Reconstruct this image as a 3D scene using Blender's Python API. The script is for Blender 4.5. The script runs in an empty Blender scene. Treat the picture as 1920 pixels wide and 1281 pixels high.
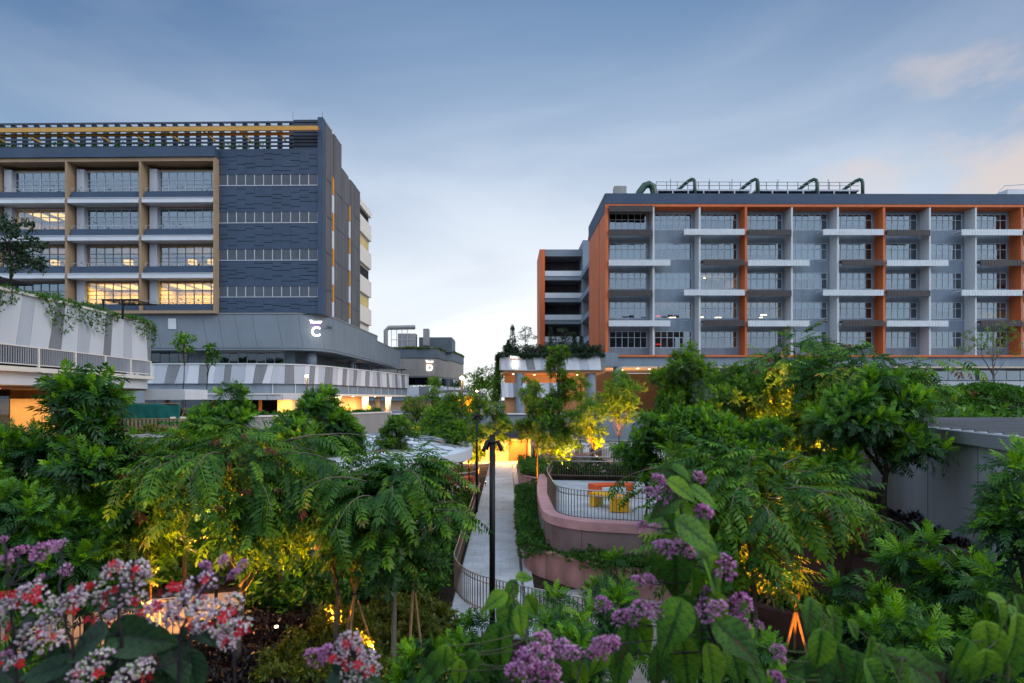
import bpy, bmesh, math, random
import numpy as np
from mathutils import Vector, Matrix, Euler
R = math.radians
random.seed(7)
rng = np.random.default_rng(11)
scn = bpy.context.scene
COL = scn.collection

# ------------------------------------------------------------------ camera
F = 1067.0            # focal length in photo pixels (20 mm on full frame)
CZ = 6.6              # eye height above the sunken garden path
cam = bpy.data.cameras.new('camera')
cam.lens = 20.0
cam.sensor_width = 36.0
cam.shift_x = 10.0 / 1920
cam.shift_y = 107.5 / 1920
cam.clip_start = 0.05
cam.clip_end = 3000
cam.dof.use_dof = True
cam.dof.focus_distance = 22.0
cam.dof.aperture_fstop = 3.4
camo = bpy.data.objects.new('camera', cam)
camo.location = (0, 0, CZ)
camo.rotation_euler = (R(90), 0, 0)
COL.objects.link(camo)
scn.camera = camo

# ------------------------------------------------------------------ sky
SUN_AZ, SUN_EL = 115.0, 30.0    # degrees clockwise from the view axis (off to the right), degrees up
world = bpy.data.worlds.new('World')
scn.world = world
world.use_nodes = True
wt = world.node_tree
wt.nodes.clear()
def wn(t, **k):
    n = wt.nodes.new(t)
    for a, b in k.items():
        setattr(n, a, b)
    return n
def wmath(op, a, b=None, clamp=False):
    n = wn('ShaderNodeMath', operation=op, use_clamp=clamp)
    for i, x in enumerate((a, b)):
        if x is None: continue
        if isinstance(x, (int, float)): n.inputs[i].default_value = x
        else: wt.links.new(x, n.inputs[i])
    return n.outputs[0]
def wmix(f, a, b, blend='MIX'):
    n = wn('ShaderNodeMix', data_type='RGBA', blend_type=blend)
    for s, x in ((n.inputs[0], f), (n.inputs[6], a), (n.inputs[7], b)):
        if isinstance(x, (int, float)): s.default_value = x
        elif isinstance(x, tuple): s.default_value = (*x, 1)
        else: wt.links.new(x, s)
    return n.outputs[2]
def wmap(v, a, b, c=0.0, d=1.0, smooth=True):
    n = wn('ShaderNodeMapRange', interpolation_type='SMOOTHSTEP' if smooth else 'LINEAR')
    wt.links.new(v, n.inputs[0])
    for i, x in enumerate((a, b, c, d)): n.inputs[i + 1].default_value = x
    return n.outputs[0]
sky = wn('ShaderNodeTexSky', sky_type='NISHITA')
sky.sun_disc = False
sky.sun_elevation = R(SUN_EL)
sky.sun_rotation = R(SUN_AZ)
sky.air_density = 1.0
sky.dust_density = 1.5
tc = wn('ShaderNodeTexCoord')
sep = wn('ShaderNodeSeparateXYZ')
wt.links.new(tc.outputs['Generated'], sep.inputs[0])
elev = wmath('MAXIMUM', sep.outputs[2], 0.0)
# closeness to the evening glow on the horizon straight ahead
dotn = wn('ShaderNodeVectorMath', operation='DOT_PRODUCT')
wt.links.new(tc.outputs['Generated'], dotn.inputs[0])
dotn.inputs[1].default_value = (0.09, 0.99, -0.05)
glow = wmap(dotn.outputs['Value'], 0.60, 1.0)
high = wmap(elev, 0.0, 0.62)
back = wmap(dotn.outputs['Value'], 0.50, -0.18)      # unseen sky behind and overhead, brightened to light facades and leaf tops
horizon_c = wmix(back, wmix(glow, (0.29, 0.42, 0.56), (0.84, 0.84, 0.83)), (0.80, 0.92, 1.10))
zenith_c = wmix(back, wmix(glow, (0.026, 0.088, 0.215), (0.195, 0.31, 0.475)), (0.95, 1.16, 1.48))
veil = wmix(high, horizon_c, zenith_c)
# streaky thin clouds
mp = wn('ShaderNodeMapping')
wt.links.new(tc.outputs['Generated'], mp.inputs[0])
mp.inputs['Rotation'].default_value = (0.1, 0.35, 0.5)
mp.inputs['Scale'].default_value = (1.1, 1.1, 3.4)
nz = wn('ShaderNodeTexNoise')
wt.links.new(mp.outputs[0], nz.inputs['Vector'])
nz.inputs['Scale'].default_value = 1.35
nz.inputs['Detail'].default_value = 5
nz.inputs['Roughness'].default_value = 0.52
nz.inputs['Distortion'].default_value = 0.5
streak = wmap(nz.outputs[0], 0.38, 0.72)
bright = wmix(0.18, veil, (0.64, 0.66, 0.69))
veil2 = wmix(streak, wmix(0.22, veil, (0.14, 0.20, 0.31)), bright)
# heaped cloud catching the last warm light low on the right of the view
mp2 = wn('ShaderNodeMapping')
wt.links.new(tc.outputs['Generated'], mp2.inputs[0])
mp2.inputs['Scale'].default_value = (1.0, 1.0, 1.9)
nz2 = wn('ShaderNodeTexNoise')
wt.links.new(mp2.outputs[0], nz2.inputs['Vector'])
nz2.inputs['Scale'].default_value = 4.6
nz2.inputs['Detail'].default_value = 7
nz2.inputs['Roughness'].default_value = 0.56
dot2 = wn('ShaderNodeVectorMath', operation='DOT_PRODUCT')
wt.links.new(tc.outputs['Generated'], dot2.inputs[0])
dot2.inputs[1].default_value = Vector((0.86, 0.98, 0.31)).normalized()
near_c = wmap(dot2.outputs['Value'], 0.945, 1.0)
puff = wmath('MULTIPLY', wmap(wmath('ADD', nz2.outputs[0], wmath('MULTIPLY', near_c, 0.30)), 0.62, 0.82), near_c)
veil3 = wmix(wmath('MULTIPLY', puff, 0.75), veil2, (0.56, 0.46, 0.40))
nish = wmix(1.0, sky.outputs[0], (0.10, 0.10, 0.10), 'MULTIPLY')
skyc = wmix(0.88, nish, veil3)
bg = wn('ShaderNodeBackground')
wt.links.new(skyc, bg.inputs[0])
bg.inputs[1].default_value = 1.0
wo = wn('ShaderNodeOutputWorld')
wt.links.new(bg.outputs[0], wo.inputs[0])

# ------------------------------------------------------------------ sun (already veiled: weak and wide)
sl = bpy.data.lights.new('sun', 'SUN')
sl.energy = 0.8
sl.angle = R(30)
sl.color = (1.0, 0.90, 0.80)
so = bpy.data.objects.new('sun', sl)
sd = Vector((math.sin(R(SUN_AZ)) * math.cos(R(SUN_EL)), math.cos(R(SUN_AZ)) * math.cos(R(SUN_EL)), math.sin(R(SUN_EL))))
so.rotation_euler = sd.to_track_quat('Z', 'Y').to_euler()
so.location = (60, 100, 60)
COL.objects.link(so)

vs = scn.view_settings
scn.display_settings.display_device = 'sRGB'
vs.view_transform = 'Standard'
vs.look = 'None'
vs.exposure = 0.62
vs.gamma = 1.0
vs.use_curve_mapping = False
scn.render.engine = 'CYCLES'
cy = scn.cycles
cy.use_denoising = True
try: cy.denoiser = 'OPENIMAGEDENOISE'
except Exception: pass
cy.max_bounces = 5
cy.diffuse_bounces = 2
cy.glossy_bounces = 2
cy.transmission_bounces = 4
cy.transparent_max_bounces = 8
cy.caustics_reflective = False
cy.caustics_refractive = False
cy.sample_clamp_indirect = 4.0
cy.use_light_tree = True
cy.use_adaptive_sampling = True
cy.adaptive_threshold = 0.025

# ------------------------------------------------------------------ materials
MATS = {}
def mat(name, color, rough=0.6, spec=0.4, metal=0.0, var=0.12, scale=2.0, bump=0.0, bscale=40.0, streak=0.0, color2=None):
    if name in MATS: return MATS[name]
    m = bpy.data.materials.new(name)
    m.use_nodes = True
    nt = m.node_tree
    b = nt.nodes['Principled BSDF']
    b.inputs['Roughness'].default_value = rough
    b.inputs['Specular IOR Level'].default_value = spec
    b.inputs['Metallic'].default_value = metal
    tcn = nt.nodes.new('ShaderNodeTexCoord')
    n = nt.nodes.new('ShaderNodeTexNoise')
    n.inputs['Scale'].default_value = scale
    n.inputs['Detail'].default_value = 5
    geo = nt.nodes.new('ShaderNodeNewGeometry')
    mpn = nt.nodes.new('ShaderNodeMapping')
    nt.links.new(geo.outputs['Position'], mpn.inputs[0])
    if streak: mpn.inputs['Scale'].default_value = (1, 1, streak)
    nt.links.new(mpn.outputs[0], n.inputs['Vector'])
    cr = nt.nodes.new('ShaderNodeValToRGB')
    e = cr.color_ramp.elements
    c2 = color2 or tuple(min(1, c * (1 + var)) for c in color)
    e[0].position, e[1].position = 0.3, 0.7
    e[0].color = (*[c * (1 - var) for c in color], 1)
    e[1].color = (*c2, 1)
    nt.links.new(n.outputs[0], cr.inputs[0])
    nt.links.new(cr.outputs[0], b.inputs['Base Color'])
    if bump:
        n2 = nt.nodes.new('ShaderNodeTexNoise')
        n2.inputs['Scale'].default_value = bscale
        n2.inputs['Detail'].default_value = 4
        nt.links.new(geo.outputs['Position'], n2.inputs['Vector'])
        bp = nt.nodes.new('ShaderNodeBump')
        bp.inputs['Strength'].default_value = bump
        bp.inputs['Distance'].default_value = 0.02
        nt.links.new(n2.outputs[0], bp.inputs['Height'])
        nt.links.new(bp.outputs[0], b.inputs['Normal'])
    MATS[name] = m
    return m
def emit(name, color, strength):
    if name in MATS: return MATS[name]
    m = bpy.data.materials.new(name)
    m.use_nodes = True
    nt = m.node_tree
    b = nt.nodes['Principled BSDF']
    b.inputs['Base Color'].default_value = (*[c * 0.6 for c in color], 1)
    b.inputs['Emission Color'].default_value = (*color, 1)
    b.inputs['Emission Strength'].default_value = strength
    MATS[name] = m
    return m
def glassmat(name, tint, fac, rough=0.02):
    m = bpy.data.materials.new(name)
    m.use_nodes = True
    nt = m.node_tree
    nt.nodes.clear()
    g = nt.nodes.new('ShaderNodeBsdfGlossy')
    g.inputs['Roughness'].default_value = rough
    g.inputs['Color'].default_value = (0.78, 0.90, 1, 1)
    t = nt.nodes.new('ShaderNodeBsdfTransparent')
    t.inputs['Color'].default_value = (*tint, 1)
    mx = nt.nodes.new('ShaderNodeMixShader')
    lw = nt.nodes.new('ShaderNodeLayerWeight')
    lw.inputs[0].default_value = 0.12
    ad = nt.nodes.new('ShaderNodeMath')
    ad.operation = 'ADD'; ad.use_clamp = True
    ad.inputs[1].default_value = fac
    nt.links.new(lw.outputs['Fresnel'], ad.inputs[0])
    nt.links.new(ad.outputs[0], mx.inputs[0])
    # slightly wavy panes: every pane leans a hair differently
    oi = nt.nodes.new('ShaderNodeObjectInfo')
    geo = nt.nodes.new('ShaderNodeNewGeometry')
    wn_ = nt.nodes.new('ShaderNodeTexWhiteNoise'); wn_.noise_dimensions = '1D'
    nt.links.new(oi.outputs['Random'], wn_.inputs['W'])
    sub = nt.nodes.new('ShaderNodeVectorMath'); sub.operation = 'SUBTRACT'
    nt.links.new(wn_.outputs['Color'], sub.inputs[0]); sub.inputs[1].default_value = (0.5, 0.5, 0.5)
    sc = nt.nodes.new('ShaderNodeVectorMath'); sc.operation = 'SCALE'
    nt.links.new(sub.outputs[0], sc.inputs[0]); sc.inputs['Scale'].default_value = 0.018
    ad2 = nt.nodes.new('ShaderNodeVectorMath'); ad2.operation = 'ADD'
    nt.links.new(geo.outputs['Normal'], ad2.inputs[0]); nt.links.new(sc.outputs[0], ad2.inputs[1])
    nm = nt.nodes.new('ShaderNodeVectorMath'); nm.operation = 'NORMALIZE'
    nt.links.new(ad2.outputs[0], nm.inputs[0])
    nt.links.new(nm.outputs[0], g.inputs['Normal'])
    nt.links.new(t.outputs[0], mx.inputs[1])
    nt.links.new(g.outputs[0], mx.inputs[2])
    o = nt.nodes.new('ShaderNodeOutputMaterial')
    nt.links.new(mx.outputs[0], o.inputs[0])
    MATS[name] = m
    return m
def leafmat(name, stops, trans=0.35, rough=0.42, objvar=0.25, spec=0.45, mottle=0.0):
    """stops: ramp of (pos, colour) driven by the per-leaf tint attribute"""
    m = bpy.data.materials.new(name)
    m.use_nodes = True
    nt = m.node_tree
    b = nt.nodes['Principled BSDF']
    out = nt.nodes['Material Output']
    at = nt.nodes.new('ShaderNodeAttribute')
    at.attribute_name = 'tint'
    oi = nt.nodes.new('ShaderNodeObjectInfo')
    mu = nt.nodes.new('ShaderNodeMath'); mu.operation = 'MULTIPLY_ADD'
    nt.links.new(oi.outputs['Random'], mu.inputs[0])
    mu.inputs[1].default_value = objvar
    mu.inputs[2].default_value = -objvar / 2
    ad = nt.nodes.new('ShaderNodeMath'); ad.operation = 'ADD'; ad.use_clamp = not mottle
    nt.links.new(at.outputs['Fac'], ad.inputs[0])
    nt.links.new(mu.outputs[0], ad.inputs[1])
    if mottle:
        tcn = nt.nodes.new('ShaderNodeTexCoord')
        nz_ = nt.nodes.new('ShaderNodeTexNoise'); nz_.inputs['Scale'].default_value = 5.5; nz_.inputs['Detail'].default_value = 6; nz_.inputs['Roughness'].default_value = 0.65
        nt.links.new(tcn.outputs['Object'], nz_.inputs['Vector'])
        mm = nt.nodes.new('ShaderNodeMath'); mm.operation = 'MULTIPLY_ADD'
        nt.links.new(nz_.outputs[0], mm.inputs[0]); mm.inputs[1].default_value = mottle; mm.inputs[2].default_value = -mottle / 2
        a2 = nt.nodes.new('ShaderNodeMath'); a2.operation = 'ADD'; a2.use_clamp = True
        nt.links.new(ad.outputs[0], a2.inputs[0]); nt.links.new(mm.outputs[0], a2.inputs[1])
        bpn = nt.nodes.new('ShaderNodeBump'); bpn.inputs['Strength'].default_value = 0.5; bpn.inputs['Distance'].default_value = 0.004
        nz3 = nt.nodes.new('ShaderNodeTexNoise'); nz3.inputs['Scale'].default_value = 26; nz3.inputs['Detail'].default_value = 3
        nt.links.new(tcn.outputs['Object'], nz3.inputs['Vector']); nt.links.new(nz3.outputs[0], bpn.inputs['Height']); nt.links.new(bpn.outputs[0], b.inputs['Normal'])
        ad = a2
    cr = nt.nodes.new('ShaderNodeValToRGB')
    el = cr.color_ramp.elements
    while len(el) < len(stops): el.new(0.5)
    for e, (p, c) in zip(el, stops):
        e.position = p; e.color = (*c, 1)
    nt.links.new(ad.outputs[0], cr.inputs[0])
    nt.links.new(cr.outputs[0], b.inputs['Base Color'])
    b.inputs['Roughness'].default_value = rough
    b.inputs['Specular IOR Level'].default_value = spec
    tr = nt.nodes.new('ShaderNodeBsdfTranslucent')
    tm = nt.nodes.new('ShaderNodeMix'); tm.data_type = 'RGBA'; tm.blend_type = 'MULTIPLY'
    tm.inputs[0].default_value = 1.0
    nt.links.new(cr.outputs[0], tm.inputs[6])
    tm.inputs[7].default_value = (1.6, 1.5, 0.8, 1)
    nt.links.new(tm.outputs[2], tr.inputs[0])
    mx = nt.nodes.new('ShaderNodeMixShader')
    mx.inputs[0].default_value = trans
    nt.links.new(b.outputs[0], mx.inputs[1])
    nt.links.new(tr.outputs[0], mx.inputs[2])
    nt.links.new(mx.outputs[0], out.inputs[0])
    MATS[name] = m
    return m

M_NAVY = mat('navy_paint', (0.042, 0.069, 0.113), 0.7, 0.3, var=0.10, scale=0.5, bump=0.25, bscale=14)
M_NAVYD = mat('navy_metal', (0.020, 0.030, 0.055), 0.5, 0.4)
M_TAN = mat('tan_render', (0.30, 0.215, 0.14), 0.8, 0.2, var=0.08, scale=0.8, bump=0.1)
M_WHITE = mat('white_paint', (0.54, 0.57, 0.61), 0.6, 0.3, var=0.05, scale=0.7, streak=0.15)
M_WARMW = mat('warm_white', (0.66, 0.62, 0.56), 0.6, 0.3, var=0.05, scale=0.7)
M_LGREY = mat('light_grey_panel', (0.40, 0.43, 0.48), 0.6, 0.3, var=0.06, scale=0.9, streak=0.1)
M_MGREY = mat('mid_grey_panel', (0.185, 0.20, 0.215), 0.7, 0.3, var=0.08, scale=0.9, streak=0.1)
M_GREY = mat('grey_wall', (0.165, 0.20, 0.235), 0.75, 0.3, var=0.08, scale=0.35, bump=0.15, bscale=10)
M_GREYE = mat('blue_grey_render', (0.19, 0.235, 0.285), 0.8, 0.25, var=0.13, scale=1.3, streak=0.12, bump=0.12, bscale=12)
M_GREYD = mat('dark_grey_concrete', (0.115, 0.118, 0.128), 0.85, 0.2, var=0.16, scale=0.6, bump=0.3, bscale=6, streak=0.2)
M_CONC = mat('concrete', (0.27, 0.265, 0.26), 0.85, 0.2, var=0.14, scale=0.7, bump=0.3, bscale=20, streak=0.25)
M_SHED = mat('shed_concrete', (0.30, 0.315, 0.345), 0.8, 0.25, var=0.16, scale=0.8, bump=0.2, bscale=20, streak=0.2)
M_ORANGE = mat('orange_paint', (0.50, 0.125, 0.040), 0.65, 0.3, var=0.14, scale=1.4, streak=0.10, bump=0.08, bscale=10)
M_ORANGE2 = mat('orange_seat', (0.75, 0.10, 0.02), 0.5, 0.4, var=0.06)
M_YELLOW = mat('yellow_seat', (0.85, 0.42, 0.01), 0.45, 0.4, var=0.05, scale=3)
M_MUSTARD = mat('mustard_metal', (0.46, 0.25, 0.045), 0.5, 0.4, var=0.06)
M_AMBER = mat('amber_reveal', (0.55, 0.24, 0.02), 0.55, 0.4, var=0.06)
M_FRAME = mat('window_frame', (0.40, 0.44, 0.50), 0.45, 0.5, var=0.03)
M_FRAMED = mat('dark_window_frame', (0.12, 0.15, 0.19), 0.45, 0.5, var=0.03)
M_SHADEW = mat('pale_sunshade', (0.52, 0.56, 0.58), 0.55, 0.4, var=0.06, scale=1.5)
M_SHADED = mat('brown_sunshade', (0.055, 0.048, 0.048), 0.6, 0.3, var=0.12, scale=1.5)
M_FINW = mat('cream_fin', (0.50, 0.53, 0.55), 0.6, 0.3, var=0.04)
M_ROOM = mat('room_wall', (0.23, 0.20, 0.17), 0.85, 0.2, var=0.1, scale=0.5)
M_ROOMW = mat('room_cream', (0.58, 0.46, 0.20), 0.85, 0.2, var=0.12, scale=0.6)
M_SLATE = mat('slate_panel', (0.10, 0.125, 0.15), 0.7, 0.3, var=0.08, scale=0.4)
M_DARK = mat('dark_interior', (0.018, 0.02, 0.025), 0.8, 0.2)
M_BLIND = mat('roller_blind', (0.50, 0.52, 0.52), 0.8, 0.2, var=0.06)
M_PINK = mat('pink_concrete', (0.42, 0.225, 0.205), 0.85, 0.2, var=0.30, scale=1.6, bump=0.4, bscale=45, streak=0.5)
M_PINKC = mat('pink_coping', (0.55, 0.29, 0.28), 0.8, 0.2, var=0.14, scale=1.8, bump=0.3, bscale=60)
M_PINKSHADE_JOINT = mat('shaded_pink_and_joint', (0.095, 0.05, 0.046), 0.85, 0.2, var=0.16, scale=1.3, bump=0.3, bscale=40)  # pink concrete with shade put into its colour; serves wall joints too
M_PAVE = mat('pale_paving', (0.48, 0.49, 0.50), 0.75, 0.3, var=0.17, scale=0.9, bump=0.25, bscale=60)
M_PAVEW = mat('beige_paving', (0.36, 0.31, 0.27), 0.75, 0.3, var=0.12, scale=1.6, bump=0.25, bscale=60)
M_JOINT = mat('paving_joint', (0.26, 0.26, 0.265), 0.9, 0.1, var=0.15, scale=4)
M_DRAIN = mat('drain_grate', (0.06, 0.06, 0.065), 0.5, 0.4)
M_SOIL = mat('dark_soil', (0.032, 0.022, 0.016), 0.95, 0.1, var=0.35, scale=3, bump=0.8, bscale=12)
M_BRONZE = mat('bronze_baluster', (0.17, 0.125, 0.085), 0.45, 0.5, metal=0.4, var=0.05)
M_STEEL = mat('brushed_steel', (0.50, 0.46, 0.42), 0.32, 0.5, metal=0.85, var=0.05, scale=8)
M_BLACK = mat('black_metal', (0.006, 0.006, 0.007), 0.5, 0.25, var=0.1)
M_DOME = mat('dome_tile', (0.60, 0.66, 0.72), 0.4, 0.5, var=0.05, scale=0.8)
M_ROOFM = mat('seamed_roof', (0.40, 0.45, 0.50), 0.45, 0.5, var=0.08, scale=0.7)
M_TARP = mat('green_tarp', (0.004, 0.115, 0.105), 0.55, 0.35, var=0.10, scale=1.5)
M_GREENP = mat('green_pipe', (0.012, 0.055, 0.034), 0.4, 0.5, var=0.08)
M_BARK = mat('bark', (0.055, 0.042, 0.032), 0.9, 0.15, var=0.3, scale=9, bump=0.6, bscale=40)
M_BARKL = mat('pale_bark', (0.15, 0.125, 0.10), 0.9, 0.15, var=0.25, scale=9, bump=0.5, bscale=40)
M_STAKE = mat('timber_stake', (0.32, 0.20, 0.10), 0.8, 0.2, var=0.2, scale=6)
M_WOOD = mat('wood_soffit', (0.42, 0.20, 0.085), 0.6, 0.3, var=0.12, scale=1.5)
M_SOFFIT = mat('cream_soffit', (0.62, 0.50, 0.40), 0.7, 0.3, var=0.05)
M_PEACH = mat('peach_wall', (0.60, 0.40, 0.25), 0.75, 0.2, var=0.06)
M_LOUVRE = mat('grey_louvre', (0.16, 0.20, 0.245), 0.5, 0.4, var=0.05)
M_STEM = mat('green_stem', (0.06, 0.07, 0.03), 0.6, 0.3, var=0.2, scale=20)
M_STEMD = mat('dark_stem', (0.018, 0.013, 0.016), 0.6, 0.3, var=0.2, scale=20)
M_GLASS = glassmat('window_glass', (0.62, 0.68, 0.70), 0.15)
M_GLASSD = glassmat('tinted_glass', (0.30, 0.36, 0.38), 0.06)
M_LAMPW = emit('warm_lamp', (1.0, 0.66, 0.30), 14.0)
M_LAMPC = emit('warm_ceiling_lamp', (1.0, 0.52, 0.10), 2.2)
M_LAMPS = emit('small_downlight', (1.0, 0.68, 0.36), 9.0)
M_SIGN = emit('sign_letters', (1.0, 0.96, 0.88), 3.0)
M_RED = emit('red_exit_light', (1.0, 0.03, 0.02), 1.6)
M_PURP = mat('purple_line', (0.22, 0.05, 0.30), 0.5, 0.3)
M_SKIN = mat('skin', (0.42, 0.24, 0.16), 0.6, 0.3)
M_SHIRT = mat('yellow_shirt', (0.62, 0.50, 0.03), 0.8, 0.2)
M_SHIRT2 = mat('orange_shirt', (0.62, 0.25, 0.04), 0.8, 0.2)
M_TROUS = mat('dark_trousers', (0.02, 0.022, 0.03), 0.8, 0.2)
M_HAIR = mat('dark_hair', (0.01, 0.008, 0.007), 0.6, 0.3)

G_DARK = [(0.0, (0.006, 0.026, 0.012)), (0.42, (0.020, 0.082, 0.015)), (0.75, (0.090, 0.235, 0.008)), (1.0, (0.190, 0.390, 0.006))]
G_FEATH = [(0.0, (0.010, 0.045, 0.014)), (0.45, (0.038, 0.122, 0.014)), (0.80, (0.145, 0.300, 0.012)), (0.92, (0.16, 0.14, 0.025)), (1.0, (0.11, 0.028, 0.016))]
G_MID = [(0.0, (0.016, 0.058, 0.008)), (0.5, (0.068, 0.170, 0.010)), (1.0, (0.200, 0.340, 0.010))]
G_PALE = [(0.0, (0.060, 0.120, 0.020)), (1.0, (0.170, 0.250, 0.040))]
G_COVER = [(0.0, (0.016, 0.056, 0.010)), (0.6, (0.052, 0.150, 0.018)), (1.0, (0.120, 0.250, 0.025))]
G_OLIVE = [(0.0, (0.040, 0.075, 0.010)), (1.0, (0.150, 0.190, 0.015))]
G_PLUM = [(0.0, (0.010, 0.008, 0.010)), (1.0, (0.040, 0.022, 0.026))]
L_DARK = leafmat('fern_leaf', G_DARK, 0.30, 0.42, objvar=0.34, spec=0.24)
L_FEATH = leafmat('feather_leaf', G_FEATH, 0.34, 0.42, objvar=0.46, spec=0.24)
L_MID = leafmat('mid_leaf', G_MID, 0.34, 0.48, spec=0.25)
L_PALE = leafmat('pale_leaf', G_PALE, 0.40, 0.5)
L_COVER = leafmat('cover_leaf', G_COVER, 0.30, 0.48, spec=0.25)
L_OLIVE = leafmat('olive_leaf', G_OLIVE, 0.35, 0.45)
L_PLUM = leafmat('plum_leaf', G_PLUM, 0.2, 0.4)
L_CONIF = leafmat('conifer_leaf', [(0.0, (0.008, 0.024, 0.012)), (1.0, (0.024, 0.060, 0.024))], 0.2, 0.6)

# ------------------------------------------------------------------ helpers
def P(px, py, d):
    return Vector(((px - 950.0) / F * d, d, CZ - (py - 748.0) / F * d))
WM = {}
def place(o, parent=None, mw=None):
    mw = mw or Matrix()
    COL.objects.link(o)
    if parent is not None:
        o.parent = parent
        o.matrix_parent_inverse = WM[parent.name].inverted()
    o.matrix_basis = mw
    WM[o.name] = mw.copy()
    return o
def tag(o, label=None, cat=None, group=None, kind=None):
    if label: o['label'] = label
    if cat: o['category'] = cat
    if group: o['group'] = group
    if kind: o['kind'] = kind
    return o
def thing(name, label, cat, loc=(0, 0, 0), group=None):
    o = bpy.data.objects.new(name, None)
    o.empty_display_size = 0.2
    place(o, None, Matrix.Translation(loc))
    return tag(o, label, cat, group)
def np_mesh(name, V, Fq, tint=None, smooth=False):
    me = bpy.data.meshes.new(name)
    V = np.asarray(V, dtype=np.float32); Fq = np.asarray(Fq, dtype=np.int32)
    n, m = len(V), len(Fq); k = Fq.shape[1]
    me.vertices.add(n)
    me.vertices.foreach_set('co', V.ravel())
    me.loops.add(m * k)
    me.loops.foreach_set('vertex_index', Fq.ravel())
    me.polygons.add(m)
    me.polygons.foreach_set('loop_start', np.arange(0, m * k, k, dtype=np.int32))
    if smooth: me.polygons.foreach_set('use_smooth', np.ones(m, dtype=bool))
    me.update(calc_edges=True)
    if tint is not None:
        a = me.attributes.new('tint', 'FLOAT', 'POINT')
        a.data.foreach_set('value', np.asarray(tint, dtype=np.float32))
    return me
class MB:
    def __init__(s): s.v = []; s.f = []
    def add(s, vs_, fs_):
        o = len(s.v)
        s.v += [tuple(v) for v in vs_]
        s.f += [tuple(i + o for i in f) for f in fs_]
        return s
    def box(s, x0, x1, y0, y1, z0, z1):
        return s.add([(x0, y0, z0), (x1, y0, z0), (x1, y1, z0), (x0, y1, z0), (x0, y0, z1), (x1, y0, z1), (x1, y1, z1), (x0, y1, z1)],
                     [(0, 3, 2, 1), (4, 5, 6, 7), (0, 1, 5, 4), (1, 2, 6, 5), (2, 3, 7, 6), (3, 0, 4, 7)])
    def prism(s, poly, z0, z1):
        n = len(poly)
        a = sum(poly[i][0] * poly[(i + 1) % n][1] - poly[(i + 1) % n][0] * poly[i][1] for i in range(n))
        if a < 0: poly = poly[::-1]
        vs_ = [(x, y, z0) for x, y in poly] + [(x, y, z1) for x, y in poly]
        fs_ = [tuple(range(n - 1, -1, -1)), tuple(range(n, 2 * n))]
        fs_ += [(i, (i + 1) % n, n + (i + 1) % n, n + i) for i in range(n)]
        return s.add(vs_, fs_)
    def tube(s, pts, r, n=6, cap=True):
        pts = [Vector(p) for p in pts]
        rs = r if isinstance(r, (list, tuple)) else [r] * len(pts)
        rings = []; vs_ = []; fs_ = []
        up = None
        for i, p in enumerate(pts):
            t = (pts[min(i + 1, len(pts) - 1)] - pts[max(i - 1, 0)]).normalized()
            if up is None:
                up = Vector((0, 0, 1)) if abs(t.z) < 0.9 else Vector((1, 0, 0))
            a = t.cross(up)
            if a.length < 1e-5: a = t.cross(Vector((1, 0, 0)))
            a.normalize(); b = a.cross(t).normalized(); up = b
            for k in range(n):
                w = 2 * math.pi * k / n
                vs_.append(p + (a * math.cos(w) + b * math.sin(w)) * rs[i])
        for i in range(len(pts) - 1):
            for k in range(n):
                k2 = (k + 1) % n
                fs_.append((i * n + k, i * n + k2, (i + 1) * n + k2, (i + 1) * n + k))
        if cap:
            fs_.append(tuple(range(n - 1, -1, -1)))
            fs_.append(tuple((len(pts) - 1) * n + k for k in range(n)))
        return s.add(vs_, fs_)
    def ribbon(s, path, z0, z1, off0, off1):
        """wall following a plan path between two outward offsets"""
        n = len(path); nr = pnormals(path)
        vs_ = []; fs_ = []
        for (x, y), (nx, ny) in zip(path, nr):
            for off, z in ((off0, z0), (off1, z0), (off1, z1), (off0, z1)):
                vs_.append((x + nx * off, y + ny * off, z))
        for i in range(n - 1):
            a, b = i * 4, (i + 1) * 4
            for k in range(4):
                k2 = (k + 1) % 4
                fs_.append((a + k, b + k, b + k2, a + k2))
        fs_.append((0, 1, 2, 3)); fs_.append(tuple((n - 1) * 4 + k for k in (3, 2, 1, 0)))
        return s.add(vs_, fs_)
    def mesh(s, name, m, smooth=False):
        me = bpy.data.meshes.new(name)
        me.from_pydata(s.v, [], s.f)
        if smooth: me.polygons.foreach_set('use_smooth', [True] * len(me.polygons))
        me.materials.append(m)
        me.update()
        return me
    def build(s, name, m, parent=None, smooth=False, recalc=True):
        me = s.mesh(name, m, smooth)
        if recalc:
            bm = bmesh.new(); bm.from_mesh(me); bmesh.ops.recalc_face_normals(bm, faces=bm.faces); bm.to_mesh(me); bm.free()
        return place(bpy.data.objects.new(name, me), parent)
def pnormals(path):
    out = []
    n = len(path)
    for i in range(n):
        a = path[max(i - 1, 0)]; b = path[min(i + 1, n - 1)]
        dx, dy = b[0] - a[0], b[1] - a[1]
        l = math.hypot(dx, dy) or 1
        out.append((dy / l, -dx / l))       # right-hand side of travel
    return out
def rounded(pts, r, seg=8):
    """plan polyline with its inner corners rounded; r one radius or one per inner corner"""
    out = [tuple(pts[0])]
    for i in range(1, len(pts) - 1):
        p0, p1, p2 = Vector(pts[i - 1]), Vector(pts[i]), Vector(pts[i + 1])
        d0 = (p0 - p1); d1 = (p2 - p1)
        rr = r[i - 1] if isinstance(r, (list, tuple)) else r
        k = min(rr, d0.length * 0.49, d1.length * 0.49)
        a = p1 + d0.normalized() * k; b = p1 + d1.normalized() * k
        for j in range(seg + 1):
            t = j / seg
            q = a * (1 - t) ** 2 + p1 * 2 * t * (1 - t) + b * t * t
            out.append((q.x, q.y))
    out.append(tuple(pts[-1]))
    return out
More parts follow.
